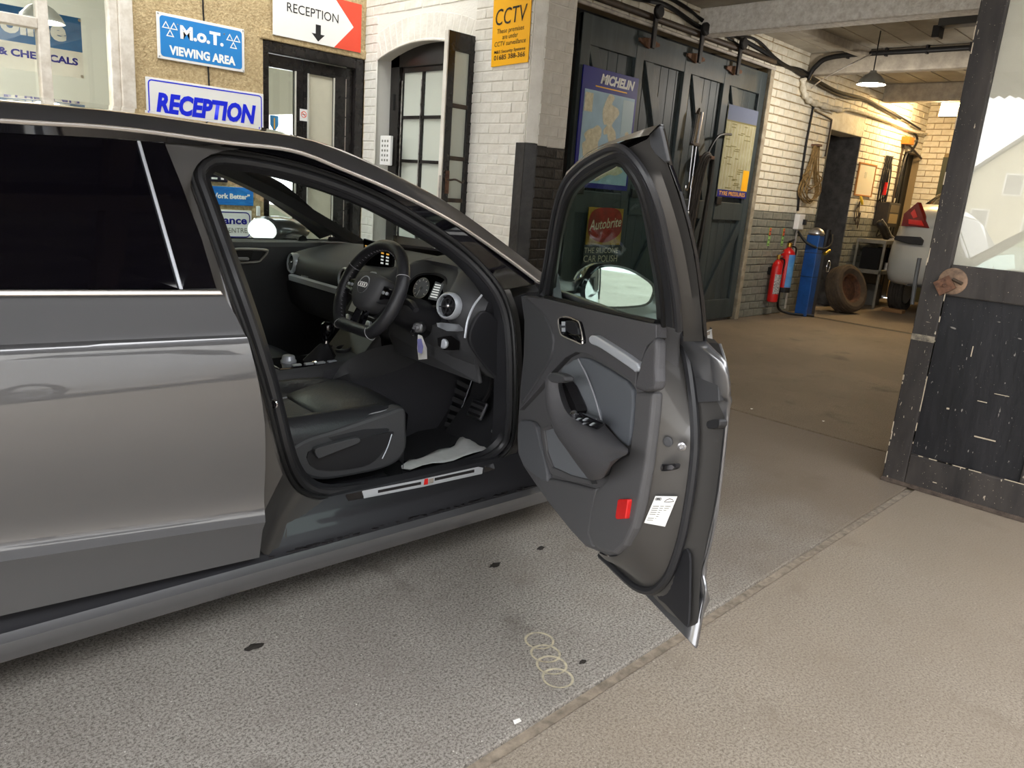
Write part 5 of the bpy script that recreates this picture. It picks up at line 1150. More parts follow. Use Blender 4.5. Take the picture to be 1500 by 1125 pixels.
# --- far (passenger) door inside -------------------------------------------------
pd = MB().loft([[(-.1, .74, .97), (1.12, .76, .972)], [(-.1, .72, .95), (1.12, .735, .955)], [(-.1, .715, .80), (1.12, .735, .82)], [(-.1, .74, .72), (1.12, .76, .72)], [(-.1, .72, .30), (1.12, .74, .30)]]).build('passenger_door_card', m_plast, car, smooth=True)
MB().loft([[(-.1, .74, .97), (1.12, .76, .972)], [(-.1, .80, .985), (1.05, .805, .978)]]).build('door_sill_cap', m_plast, pd)
bz = [cl(*p, .705) for p in ((340, 366), (386, 366), (391.5, 370), (383, 380), (376, 383.5), (344, 383))]
MB().tube(catmull(bz, 4, True), .006, 6, True).build('handle_bezel', m_trimc, pd, smooth=True)
flat('handle_recess', m_ink, bz, (0, .01, 0), pd)
flat('release_handle', m_steel, [cl(*p, .695) for p in ((346, 377), (364, 377), (366, 379.5), (364, 382), (346, 382))], (0, .012, 0), pd, bevel=.003)
flat('lock_button', m_plast2, [cl(*p, .70) for p in ((371, 368), (386, 368), (380, 379), (368, 381))], (0, .008, 0), pd)
# --- far mirror --------------------------------------------------------------------
fm = thing('passenger_mirror', None, None, parent=car)
c_ = np.array([.84, 1.0, 1.005]); rows = []
for u, sy, sz in ((-.06, .068, .060), (-.052, .080, .070), (0, .085, .074), (.05, .075, .066), (.09, .05, .04), (.105, .01, .01)):
    rows.append([c_+np.array([u*1.3-.574*sy*cos(a)*(1.12 if cos(a) < 0 else 1), sy*cos(a)*(1.12 if cos(a) < 0 else 1), sz*sin(a)*(1 if sin(a) > 0 else .8)]) for a in [2*pi*k/28 for k in range(28)]])
o = MB().loft(rows, closed=True, ends=True).build('mirror_housing', m_paint, fm, smooth=True)
m_mirror = mat('mirror_glass', (232, 236, 238), .02, 1.0)
g_ = [c_+np.array([-.082, .070*cos(a)*(1.1 if cos(a) < 0 else 1), .060*sin(a)*(1 if sin(a) > 0 else .8)]) for a in [2*pi*k/28 for k in range(28)]]
MB().prism([p+np.array([.0-.574*(p[1]-1.0), 0, 0]) for p in g_], (.004, 0, 0)).build('mirror_glass', m_mirror, fm)
MB().tube([(.88, .80, .975), (.86, .92, .975)], .028, 8).build('mirror_arm', m_plast2, fm, smooth=True)
# --- dashboard ----------------------------------------------------------------------
DS = [(1.22, .975), (1.02, .985), (.92, .975), (.83, .958), (.765, .94), (.735, .92), (.722, .885), (.726, .85), (.738, .828), (.756, .815), (.765, .79), (.772, .74), (.79, .69), (.85, .64), (1.0, .62)]
rows = []
for y in np.linspace(.735, -.735, 36):
    e = 1-min(1, max(0, (abs(y)-.62)/.115))**2*1.0; h = math.exp(-((y+.40)/.20)**4)
    r = []
    for x, z in DS:
        b = .055*math.exp(-((y+.39)/.22)**4) if z > .90 else 0
        rc2 = .085*math.exp(-((y+.385)/.16)**6) if .80 < z < .945 and x < .80 else 0
        r.append((x+rc2+(1-e)*.05*(z > .8), y, z+b*(1 if .76 < x < 1.1 else .3)-(1-e)*.03*(z > .93)))
    rows.append(r)
ds = MB().loft(rows).build('dashboard', m_plast, car, smooth=True, ang=70)
MB().prism([(r_[0], r_[1], r_[2]) for r_ in rows[-1]], (0, .01, 0)).build('dash_end', m_plast2, ds)
# end cover, driver side
flat('dash_end_cover', m_plast2, [cl(*p, -.735) for p in ((702, 455), (720, 462), (733, 490), (738, 530), (738, 566), (722, 552), (700, 528), (684, 500), (688, 475))], (0, -.016, 0), ds, spl=4, bevel=.006)
MB().tube(catmull([cl(*p, -.752) for p in ((706, 432), (694, 448), (685, 470), (681, 495))], 5), .004, 6).build('bright_line', m_satin, ds, smooth=True)
# trim strips
MB().loft([[(.722, .60, .845), (.722, .16, .845)], [(.708, .60, .838), (.708, .16, .838)], [(.71, .60, .815), (.71, .16, .815)], [(.74, .60, .806), (.74, .16, .806)]]).build('trim_strip', m_satin, ds, smooth=True)
a_ = [cl(*p, -.64) for p in ((638, 472), (662, 474), (672, 480), (670, 487), (655, 486), (640, 479))]
flat('trim_strip', m_satin, a_, (.03, .0, 0), ds, bevel=.004)
text('quattro', m_inkwhite, None, (.702, .40, .852), (0, -1, 0), (.1, 0, 1), .065, .012, .016).parent = ds
# air vents
def vent(name, c, r, axis, bright=True):
    ax = np.array(axis, float); ax /= np.linalg.norm(ax); v = thing(name, None, None, parent=car); c = np.array(c, float)
    MB().lathe([(r*.90, .002), (r*.92, .010), (r, .010), (r*1.12, .002), (r*1.12, -.02), (r*.8, -.02)], c, ax, 32, False).build('vent_ring', m_satin, v, smooth=True, ang=50)
    MB().lathe([(r*.92, -.02), (r*.92, -.012), (.002, -.012)], c, ax, 28).build('vent_well', m_ink, v)
    MB().lathe([(r*.55, -.01), (r*.58, .0), (r*.66, .0), (r*.68, -.01)], c, ax, 28, False).build('inner_ring', m_plast2, v, smooth=True)
    a = np.cross(ax, [0, 0, 1.0]); a /= np.linalg.norm(a); b = np.cross(ax, a)
    for k in range(6):
        t0 = pi*k/3+.2; d = a*cos(t0)+b*sin(t0); s_ = np.cross(ax, d)*.0022
        MB().prism([c+d*r*.1-s_, c+d*r*.9-s_, c+d*r*.9+s_, c+d*r*.1+s_], -ax*.012).build('vane', m_plast2, v)
    MB().lathe([(r*.16, -.01), (r*.16, .003), (r*.08, .007), (.001, .007)], c, ax, 14).build('vent_hub', m_chrome, v, smooth=True)
vent('air_vent', cl(656, 448, -.625), .042, (-.92, -.25, .15)); vent('air_vent', cl(428, 385, .60), .042, (-.97, .1, .1)); vent('air_vent', cl(505, 408, .12), .042, (-1, 0, .12)); vent('air_vent', cl(545, 415, -.06), .042, (-1, 0, .12))
# instrument cluster under the hood
ic = thing('instrument_cluster', None, None, parent=car)
cq = cl(630, 424, -.36)+np.array([-.012, 0, 0]); n_ = np.array([-.92, -.12, .37]); n_ /= np.linalg.norm(n_); e1 = np.cross([0, 0, 1.0], n_); e1 /= np.linalg.norm(e1); e2 = np.cross(n_, e1)
def face(u, v, w=0): return cq+e1*u+e2*v+n_*w       # u to the driver's right
oval = catmull([face(-.11, -.04), face(-.09, .035), (face(-.02, .062)), face(.07, .055), face(.105, .0), face(.09, -.05), face(0, -.062)], 5, True)
flat('cluster_panel', m_screen, oval, n_*-.02, ic)
MB().tube(oval, .006, 6, True).build('cluster_bezel', m_plast2, ic, smooth=True)
def dial(u, v, r):
    n = 36
    MB().loft([[face(u+q*cos(2*pi*k/n), v+q*sin(2*pi*k/n), .003) for k in range(n)] for q in (r, r*.90)], closed=True).build('dial_ring', m_steel, ic)
    MB().prism([face(u+r*.9*cos(2*pi*k/n), v+r*.9*sin(2*pi*k/n), .002) for k in range(n)], n_*-.001).build('dial_face', mat('dial_grey', (112, 114, 118), .35), ic)
    for k in range(9):
        t0 = radians(225-33*k); MB().prism([face(u+a*cos(t0+s), v+a*sin(t0+s), .004) for a, s in ((r*.7, -.05), (r*.86, -.05), (r*.86, .05), (r*.7, .05))], n_*-.0005).build('dial_tick', m_inkwhite, ic)
    t0 = radians(255); MB().prism([face(u+.003*sin(t0), v-.003*cos(t0), .006), face(u+r*.82*cos(t0), v+r*.82*sin(t0), .006), face(u-.003*sin(t0), v+.003*cos(t0), .006)], n_*-.001).build('needle', m_inkwhite, ic)
    MB().lathe([(r*.18, 0), (r*.16, .004), (.001, .005)], face(u, v, .004), n_, 14).build('needle_hub', m_steel, ic)
dial(-.032, .0, .042)
m_lcd = mat('cluster_lcd', (60, 62, 62), .2, emit=.15); m_lcdw = mat('cluster_lcd_text', (215, 218, 214), .4, emit=.1)
MB().prism([face(.022, -.035, .003), (face(.07, -.035, .003)), face(.078, .03, .003), face(.03, .036, .003)], n_*-.001).build('centre_display', m_lcd, ic)
for k in range(6): MB().prism([face(.030+.001*k, -.026+.0095*k, .0045), face(.066, -.026+.0095*k, .0045), face(.066, -.021+.0095*k, .0045), face(.030+.001*k, -.021+.0095*k, .0045)], n_*-.0005).build('display_row', m_lcdw, ic)
# pop-up screen
sc = thing('infotainment_screen', None, None, parent=car)
p0 = [cl(*p, y) for p, y in (((532, 388), .075), ((574, 394), -.085), ((577, 362), -.085), ((532, 349), .075))]
flat('screen_case', m_screen, p0, (.012, 0, 0), sc, bevel=.003)
def scr(u, v): a = p0[0]+(p0[1]-p0[0])*u; b = p0[3]+(p0[2]-p0[3])*u; return a+(b-a)*v+np.array([-.0015, 0, 0])
m_amb = mat('screen_amber', (226, 168, 70), .4, emit=.1)
for u0, u1, v in ((.35, .65, .88), (.08, .45, .72), (.06, .4, .6)): MB().prism([scr(u0, v), scr(u1, v), scr(u1, v+.05), scr(u0, v+.05)], (-.0005, 0, 0)).build('screen_text', m_amb, sc)
for r in range(4):
    for c2_ in range(2): u = .62+.17*c2_; v = .16+.14*r; MB().prism([scr(u, v), scr(u+.09, v), scr(u+.09, v+.07), scr(u, v+.07)], (-.0005, 0, 0)).build('screen_text', m_lcdw if r < 3 else m_amb, sc)
# centre stack
MB().loft([[(.765, .13, .80), (.765, -.13, .80)], [(.74, .13, .76), (.74, -.13, .76)], [(.72, .13, .68), (.72, -.13, .68)], [(.66, .13, .61), (.66, -.13, .61)]]).build('centre_stack', m_plast2, car)
st = thing('climate_panel', None, None, parent=car)
MB().prism([(.757, .10, .795), (.757, -.10, .795), (.738, -.10, .755), (.738, .10, .755)], (-.006, 0, 0)).build('button_row', m_satin, st)
MB().box(.735, .75, -.03, .03, .805, .825).build('hazard_button', m_red, st, bevel=.003)
for y in (-.08, .08): MB().lathe([(.022, 0), (.022, .012), (.016, .016), (.001, .016)], (.725, y, .72), (-1, 0, .3), 18).build('temperature_knob', m_satin, st, smooth=True)
# --- steering wheel -------------------------------------------------------------------
sw = thing('steering_wheel', None, None, parent=car)
SWC = np.array([.545, -.372, .912]); til = radians(24)
w1 = np.array([0, -1.0, 0]); w2 = np.array([sin(til), 0, cos(til)]); wn_ = np.array([-cos(til), 0, sin(til)])    # w1 = driver's right, w2 = up
def wp(u, v, w=0): return SWC+w1*u+w2*v+wn_*w
RW = .174; rim = []
for k in range(64):
    a = 2*pi*k/64-pi/2; u, v = RW*cos(a), RW*sin(a)
    if v < -.140: v = -.140-.12*(v+.140)*-1*.35
    rim.append(wp(u, v))
MB().tube(rim, [.0205+.003*abs(cos(2*pi*k/64-pi/2)) for k in range(64)], 12, True).build('rim', m_leather, sw, smooth=True)
for t0 in (25, 155, 235, 305):
    a = radians(t0); c0 = wp(RW*cos(a), max(RW*sin(a), -.146)); d = np.array(wp(cos(a), sin(a)))-SWC
    tg = wp(-sin(a), cos(a))-SWC; b_ = np.cross(tg, d)
    MB().tube([c0+.0238*(d*cos(q)+b_*sin(q)) for q in [2*pi*k/20 for k in range(20)]], .0012, 5, True).build('rim_seam', m_stitch, sw)
sm = MB()
for k in range(60):
    a = 2*pi*k/60; v = max(RW*sin(a), -.146)
    q = .0215; c0 = wp(RW*cos(a)*(1-q/RW), v*(1-q/RW) if v > -.146 else v+q, .001); e = wp(RW*cos(a)*(1-q/RW), v*(1-q/RW) if v > -.146 else v+q, .010)
    sm.tube([c0, e], .0010, 4)
sm.build('rim_stitching', m_stitch, sw)['kind'] = 'stuff'
pad = catmull([(-.085, .045), (-.03, .062), (.03, .062), (.085, .045), (.08, -.02), (.05, -.062), (0, -.075), (-.05, -.062), (-.08, -.02)], 5, True)
rows = [[wp(u*s, v*s, w) for u, v in pad] for s, w in ((1.0, -.035), (1.02, .0), (.97, .018), (.85, .028), (.5, .036), (.02, .038))]
MB().loft(rows, closed=True).build('airbag_pad', m_plast, sw, smooth=True, ang=80)
MB().loft([[wp(u*.95, v*.95-.01, w) for u, v in pad] for w in (-.10, -.03)], closed=True).build('boss', m_plast2, sw, smooth=True)
for s in (-1, 1):
    MB().loft([[wp(s*.07, .03, z) for z in (-.01, .012)], [wp(s*.165, .022, z) for z in (-.006, .006)], [wp(s*.165, -.022, z) for z in (-.006, .006)], [wp(s*.07, -.035, z) for z in (-.01, .012)], [wp(s*.07, .03, z) for z in (-.01, .012)]]).build('spoke', m_plast2, sw)
    MB().prism([wp(s*.088, .028, .008), wp(s*.14, .020, .008), wp(s*.142, -.012, .008), wp(s*.092, -.022, .008)], wn_*.006).build('button_pad', m_gloss, sw, bevel=.002)
    for j in range(2): MB().lathe([(.006, 0), (.006, .004), (.001, .005)], wp(s*(.104+.022*j), .004, .014), wn_, 10).build('button', m_satin, sw)
    MB().loft([[wp(s*.030, -.06, z) for z in (-.01, .008)], [wp(s*.042, -.135, z) for z in (-.006, .006)], [wp(s*.020, -.135, z) for z in (-.006, .006)], [wp(s*.012, -.06, z) for z in (-.01, .008)]]).build('lower_spoke', m_satin if False else m_gloss, sw)
MB().prism([wp(-.020, -.138, .014), wp(.020, -.138, .014), wp(.020, -.150, .013), wp(-.020, -.150, .013)], wn_*.002).build('rim_badge', mat('badge_red', (170, 60, 50), .3), sw)
MB().lathe([(.034, .0), (.034, .002), (.031, .003), (.03, .002)], wp(0, .01, .034), wn_, 28, False).build('badge_ring', m_satin, sw, smooth=True)
for j in range(4):
    MB().tube([wp(-.0195+.013*j+.0085*cos(q), .01+.0085*sin(q), .040) for q in [2*pi*k/20 for k in range(20)]], .0014, 6, True).build('emblem_ring', m_inkwhite, sw, smooth=True)
# column, stalks, ignition
MB().loft([[(.60+.0*k, -.372+.06*cos(a), .87+.055*sin(a)) for a in [2*pi*q/20 for q in range(20)]] if k == 0 else [(.80, -.372+.085*cos(a), .79+.075*sin(a)) for a in [2*pi*q/20 for q in range(20)]] for k in range(2)], closed=True, ends=True).build('column_shroud', m_plast2, car, smooth=True)
MB().tube(catmull([(.64, -.43, .88), (.63, -.50, .885), (.62, -.55, .87)], 5), [.012, .012, .012, .013, .013, .014, .014, .013, .012, .011, .010], 8).build('wiper_stalk', m_plast2, car, smooth=True)
MB().tube(catmull([(.64, -.31, .88), (.63, -.25, .89), (.62, -.20, .885)], 5), .011, 8).build('indicator_stalk', m_plast2, car, smooth=True)
kc = cl(612, 480, -.475)
MB().lathe([(.020, -.03), (.020, .0), (.016, .004), (.012, .004), (.012, 0)], kc, (-.85, -.5, .1), 20).build('ignition_barrel', m_steel, car, smooth=True, ang=40)
flat('lower_knee_panel', m_plast, [(.80, -.70, .80), (.78, -.70, .70), (.80, -.70, .62), (.80, -.16, .62), (.76, -.16, .70), (.77, -.16, .80)], (.02, 0, 0), car, bevel=.01)
hp = thing('headlight_switch', None, None, parent=car)
q_ = [cl(*p, -.62) for p in ((644, 494), (655, 491), (668, 500), (668, 514), (655, 513), (645, 506))]
flat('switch_panel', m_ink, [p+np.array([-.012, 0, 0]) for p in q_], (.03, 0, 0), hp, bevel=.003)
MB().lathe([(.017, 0), (.017, .010), (.012, .014), (.001, .014)], cl(656, 503, -.62)+np.array([-.014, 0, 0]), (-.9, -.3, .1), 20).build('switch_knob', m_satin, hp, smooth=True)
# --- console and gear lever -----------------------------------------------------------
cs_ = [(-.12, .30), (-.125, .50), (-.115, .555), (-.09, .572), (.09, .572), (.115, .555), (.125, .50), (.12, .30)]
MB().loft([[(x, y, z+dz) for y, z in cs_] for x, dz in ((-.5, .0), (.0, .0), (.3, .005), (.5, .01), (.62, .02), (.68, .05), (.76, .12))]).build('centre_console', m_plast, car, smooth=True, ang=50)
loft2('console_side_pad', m_plast, [[cl(*p, -.128) for p in ((487, 552), (500, 535), (520, 521), (545, 511), (570, 505), (600, 502), (625, 508))], [cl(*p, -.15) for p in ((488, 556), (508, 548), (535, 540), (562, 533), (585, 525), (606, 516), (626, 512))], [cl(*p, -.138) for p in ((488, 560), (512, 560), (540, 559), (567, 556), (597, 547), (612, 537), (627, 520))]], car, 24)
loft2('tunnel_side', mat('tunnel_carpet', (58, 58, 62), .9, bump=.3, bs=300), [[(.50, -.128, .57), (.75, -.13, .60), (1.15, -.14, .66)], [(.48, -.15, .42), (.75, -.155, .45), (1.15, -.16, .5)], [(.45, -.17, .262), (.75, -.18, .262), (1.15, -.19, .262)]], car, 12)
gs = thing('gear_lever', None, None, parent=car)
gk = cl(479, 484, 0); gb = np.array([gk[0]-.02, 0, .585])
MB().lathe([(.006, -.045), (.012, -.04), (.016, -.03), (.024, -.012), (.028, .008), (.026, .024), (.016, .034), (.001, .036)], gk, (.1, 0, 1), 20).build('knob', m_gloss, gs, smooth=True)
MB().tube([gk+np.array([-.002, 0, -.035]), gk+np.array([-.008, 0, -.075])], [.011, .010], 12).build('stalk', m_chrome, gs, smooth=True)
MB().lathe([(.012, -.006), (.012, .0), (.010, .002)], gk+np.array([-.008, 0, -.075]), (0, 0, 1), 14).build('red_ring', mat('copper_ring', (190, 96, 70), .3, .6), gs)
MB().loft([[gb+np.array([r*1.3*cos(a)*(1+.08*cos(6*a))+dx, r*sin(a)*(1+.08*sin(5*a)), dz]) for a in [2*pi*q/28 for q in range(28)]] for r, dz, dx in ((.052, .0, -.01), (.046, .012, -.005), (.034, .03, 0), (.022, .05, .006), (.013, .062, .01))], closed=True).build('boot', m_leather, gs, smooth=True)
MB().box(.34, .62, -.085, .085, .574, .585).build('console_plate', m_gloss, car, bevel=.004)
rc_ = clz(422, 528, .59); MB().lathe([(.030, 0), (.030, .006), (.026, .010), (.024, .022), (.02, .026), (.001, .026)], (rc_[0], .0, .585), (0, 0, 1), 24).build('rotary_control', m_satin, car, smooth=True, ang=40)
for k in range(4): MB().box(.40+.05*k, .435+.05*k, -.078, -.06, .585, .592).build('console_button', m_satin, car, bevel=.002)
MB().lathe([(.014, 0), (.014, .008), (.001, .012)], (.50, -.06, .585), (0, 0, 1), 16).build('volume_knob', m_chrome, car, smooth=True)
MB().lathe([(.036, .0), (.036, .012), (.030, .014), (.028, .0)], (.66, .0, .612), (-.2, 0, 1), 24, False).build('cup_holder', m_plast2, car, smooth=True)
# --- driver seat -------------------------------------------------------------------------
def seat(name, yc, label=None):
    s = thing(name, label, None, parent=car)
    rows = []
    for x, z, wd_, b in ((-.02, .49, .22, .06), (.10, .50, .24, .06), (.25, .512, .252, .05), (.38, .525, .256, .035), (.47, .535, .253, .02), (.525, .528, .248, .012), (.55, .50, .243, .006), (.555, .43, .238, .0)):
        r = []
        for u in np.linspace(-1, 1, 17):
            e = max(0, (abs(u)-.55)/.45); bump = b*sin(min(1, e*1.35)*pi*.62) if e > 0 else 0
            r.append((x, yc+u*wd_, z+bump-(.07*max(0, (e-.72)/.28)**2 if e > .72 else 0)))
        rows.append([(r[0][0], r[0][1]+.004, r[0][2]-.10)]+r+[(r[-1][0], r[-1][1]-.004, r[-1][2]-.10)])
    MB().loft(rows).build('cushion', m_leather, s, smooth=True, ang=80)
    rows = []
    for x, z in ((.30, .528), (.40, .546), (.50, .556), (.56, .545), (.592, .51), (.585, .43)):
        rows.append([(x, yc+u*.20, z+.004-.012*u*u) for u in np.linspace(-1, 1, 9)])
    MB().loft([[ (p[0]-.01, p[1], p[2]-.02) for p in rows[0]]]+rows).build('thigh_rest', m_leather, s, smooth=True, ang=80)
    for u in (-.12, .12): MB().tube([(.02, yc+u, .497), (.15, yc+u, .508), (.29, yc+u, .522)], .003, 5).build('seat_seam', m_stitch, s)
    rows = []
    for k, (t, wd_) in enumerate(((0, .21), (.15, .24), (.35, .25), (.5, .23), (.58, .18), (.62, .1))):
        x0, z0 = -.04-.20*t, .48+t
        r = []
        for u in np.linspace(-1, 1, 13):
            e = max(0, (abs(u)-.5)/.5); r.append((x0+.07*sin(min(1, e)*pi*.7)*(t < .55), yc+u*wd_, z0))
        for u in np.linspace(1, -1, 7): r.append((x0-.12, yc+u*wd_, z0))
        rows.append(r)
    MB().loft(rows, closed=True, ends=True).build('backrest', m_leather, s, smooth=True, ang=80)
    MB().box(-.28, -.16, yc-.12, yc+.12, 1.10, 1.28).build('headrest', m_leather, s, bevel=.04, seg=4)
    for dy in (-.2, .2): MB().box(-.1, .5, yc+dy-.02, yc+dy+.02, .262, .30).build('seat_rail', m_plast2, s)
    MB().box(-.08, .5, yc-.2, yc+.2, .30, .42).build('seat_base', m_plast2, s)
    return s
dsx = seat('driver_seat', -.37); seat('passenger_seat', .37)
val = [cl(*p, -.622) for p in ((418, 668), (445, 645), (500, 627), (560, 607), (592, 598), (596, 625), (596, 655), (585, 675), (560, 688), (520, 697), (475, 704), (446, 698), (430, 685))]
flat('side_valance', m_plast, val, (0, .06, 0), dsx, spl=4, bevel=.012)
flat('valance_recess', m_plast2, [cl(*p, -.626) for p in ((465, 688), (452, 662), (500, 650), (570, 633), (574, 640), (556, 668), (530, 684))], (0, .01, 0), dsx, spl=3)
flat('height_lever', m_plast, [cl(*p, -.648) for p in ((465, 670), (462, 659), (480, 652), (520, 642), (528, 644), (524, 650), (490, 663), (470, 671))], (0, .022, 0), dsx, spl=3, bevel=.005)
MB().tube(catmull([cl(*p, -.628) for p in ((560, 672), (568, 655), (574, 636))], 5), .002, 5).build('valance_line', m_satin, dsx)
MB().tube(catmull([cl(*p, -.60) for p in ((430, 652), (450, 640), (490, 622), (540, 607), (580, 598))], 5), .0022, 5).build('bolster_stitching', m_stitch, dsx)
# --- pedals and floor -----------------------------------------------------------------------
pb = cl(698, 599, -.41)
def pedal(name, c, w_, h, bars):
    t = thing(name, None, None, parent=car); ty = np.array([0, 1.0, 0]); up = np.array([.45, 0, .9]); nn = np.array([-.9, 0, .45]); c = np.array(c)
    MB().prism([c+ty*a*w_+up*b*h for a, b in ((-.5, -.5), (.5, -.5), (.5, .5), (-.5, .5))], nn*-.012).build('pad', m_steel, t, bevel=.006)
    for k in range(bars):
        q = -.32+.64*k/(bars-1); MB().prism([c+nn*.003+ty*a*w_*.8+up*(q+b)*h for a, b in ((-.5, -.07), (.5, -.07), (.5, .07), (-.5, .07))], nn*-.004).build('rubber_bar', m_ink, t)
    MB().tube(catmull([c-nn*.01, c+np.array([.06, -.01, .08]), c+np.array([.05, -.03, .22])], 4), .010, 7).build('arm', m_ink, t, smooth=True)
pedal('brake_pedal', pb, .095, .075, 3); pedal('accelerator_pedal', cl(731, 618, -.565), .05, .10, 3)
fr_ = [cl(*p, -.24) for p in ((650, 630), (674, 548), (692, 557), (664, 634))]
fo = flat('foot_rest', m_plast2, fr_, (.02, 0, 0), car, bevel=.004)
for k in range(6):
    t0 = .08+.15*k; a = fr_[0]+(fr_[1]-fr_[0])*t0; b = fr_[3]+(fr_[2]-fr_[3])*t0; c = fr_[3]+(fr_[2]-fr_[3])*(t0+.07); d = fr_[0]+(fr_[1]-fr_[0])*(t0+.07)
    flat('foot_rest_rib', m_plast, [a, b, c, d], (-.006, -.002, 0), fo)
MB().tube([fr_[3]+np.array([-.004, 0, 0]), fr_[2]+np.array([-.004, 0, 0])], .003, 5).build('foot_rest_edge', m_satin, fo)
flat('floor_mat', m_carpet, [clz(*p, .268) for p in ((560, 668), (600, 640), (640, 625), (690, 617), (704, 622), (690, 638), (660, 655), (610, 678))], (0, 0, .008), car, spl=3)
# paper protector and keys are things of their own
def cw(p): return RC@np.array(p)+CO
P = [clz(*p, .30) for p in ((586, 687), (607, 671), (640, 662), (660, 655), (674, 646), (678, 637), (694, 637), (725, 647), (716, 658), (690, 667), (648, 678), (606, 690))]
base = [clz(*p, .283) for p in ((588, 684), (600, 674), (620, 667), (645, 661), (664, 653), (676, 640), (690, 637), (724, 648), (712, 659), (690, 666), (650, 676), (600, 689))]
A_ = resample(base[0:7], 14); B_ = resample([base[0], base[11], base[10], base[9], base[8], base[7], base[6]], 14); rows = []
rn = random.Random(4)
for u in np.linspace(0, 1, 7): rows.append([cw(a+(b-a)*u+np.array([0, 0, .006*sin(k*1.3+u*5)+rn.uniform(-.003, .003)])) for k, (a, b) in enumerate(zip(A_, B_))])
pm = MB().loft(rows).build('paper_floor_mat', mat('white_paper', (228, 228, 224), .8, var=.06, vs=20), smooth=True, ang=180); so = pm.modifiers.new('s', 'SOLIDIFY'); so.thickness = .0012
tag(pm, 'crumpled white paper mat lying in the driver footwell', 'paper')
kw = lambda *p: cw(np.array(kc)+np.array(p))
ky = thing('car_keys', 'key ring with white and blue tags hanging from the ignition', 'keys', kw(-.02, -.02, -.06))
rel(MB().tube([kw(-.005, -.004, 0), kw(-.03, -.018, .003)], .007, 8).build('key', m_steel), ky)
rel(MB().tube([kw(-.036+.0*q, -.022+.012*cos(a), -.012+.012*sin(a)) for q, a in [(0, 2*pi*k/18) for k in range(18)]], .0016, 6, True).build('split_ring', m_chrome, smooth=True), ky)
kt = [cl(*p, kc[1]-.02) for p in ((612, 490), (617, 492), (624, 510), (624.5, 526), (613, 527), (611, 510))]
rel(MB().prism([cw(p) for p in kt], RC@np.array([.004, 0, 0])).build('white_tag', m_white_s, bevel=.001), ky)
kt = [cl(*p, kc[1]-.026) for p in ((611, 497), (616, 496), (619, 508), (617, 518), (612, 516))]
rel(MB().prism([cw(p) for p in kt], RC@np.array([.004, 0, 0])).build('blue_tag', mat('lilac_tag', (150, 150, 210), .4), bevel=.001), ky)
# ------------------------------------------------------------------ open driver door (built as if closed, then swung 68 degrees about its hinge)
HX, HY, DA = .965, -.845, radians(68)
RD = np.array([[cos(DA), -sin(DA), 0], [sin(DA), cos(DA), 0], [0, 0, 1]])
dd_ = thing('driver_door', 'open driver door with dark grey trim panel and window', None, (HX, HY, 0), rz=DA, parent=car)
HO = np.array([HX, HY, 0.0])
DE = RD.T@(CE-HO)                     # eye in door coordinates (relative to the hinge)
def dl(px, py, y):
    """door point (hinge-relative) on the sight line at closed-door depth y (car coordinates)"""
    v = RD.T@(RC.T@ray(px, py)); yy = y-HY; return DE+(yy-DE[1])/v[1]*v
def dside(px, py, off=0.0):
    p = dl(px, py, -.8)
    for _ in range(12): p = dl(px, py, -ys(min(p[0]+HX, .9), min(p[2], 1.5))+off)
    return p
def dflat(name, M, pts, y0, th, parent, spl=0, bevel=0.0, smooth=False):
    """plate on the trim: outline in photo pixels at depth y0 (its front), thickness th behind"""
    P = [dl(*p, y0) for p in pts]
    if spl: P = catmull(P, spl, True)
    return MB().prism(P, (0, -th, 0)).build(name, M, parent, bevel=bevel, seg=3)
def dloft(name, M, rows, parent, n=30, ang=45, smooth=True):
    return loft2(name, M, [[dl(*p, y) for p in r] for r, y in rows], parent, n, smooth, ang=ang)
m_dtrim = mat('door_trim_plastic', (72, 71, 73), .62, bump=.10, bs=260)
m_dtrim2 = mat('door_trim_lower', (80, 79, 80), .58, bump=.08, bs=260)
m_dfab = mat('door_insert', (84, 87, 92), .75, bump=.12, bs=350)
m_pock = mat('sky_lit_pocket_plastic', (104, 106, 110), .45)  # lighter than the trim: reflected sky put into the colour
# outer skin
trail = [(1031, 499), (1054, 504), (1062, 530), (1068, 568), (1066, 600), (1062, 645), (1056, 700), (1049, 756), (1040, 800), (1032, 828), (1030, 840), (1034, 866), (1028, 900), (1019, 948)]
bott = [(1019, 948), (985, 908), (950, 870), (915, 838), (880, 812), (840, 790), (790, 742)]
so_ = [dl(*p, -.868) for p in trail+bott[1:]]
xs_t = dl(1062, 600, -.868)[0]
# skin built on the flank shape from its trailing edge to the hinge
TE = [dside(*p, .006) for p in trail]
def xt(z):
    for a, b in zip(TE, TE[1:]):
        lo, hi = min(a[2], b[2]), max(a[2], b[2])
        if lo <= z <= hi and hi > lo: return a[0]+(b[0]-a[0])*(a[2]-z)/(a[2]-b[2])
    return TE[0][0] if z > TE[0][2] else TE[-1][0]
zmin = TE[-1][2]; rows = []
for z in [zmin, .27, .30, .34, .36, .375, .385, .40, .43, .48, .54, .6, .66, .72, .78, .83, .86, .88, .888, .894, .91, .94, .97, TE[0][2]]:
    r = []
    for k in range(20):
        u = k/19; x = xt(z)+(0.02-xt(z))*u; zz = z
        r.append((x, -ys(min(x+HX, .9), z)-HY, zz))
    rows.append(r)
sk = MB().loft(rows).build('outer_skin', m_paint, dd_, smooth=True, ang=24); so = sk.modifiers.new('s', 'SOLIDIFY'); so.thickness = .010; so.offset = -1
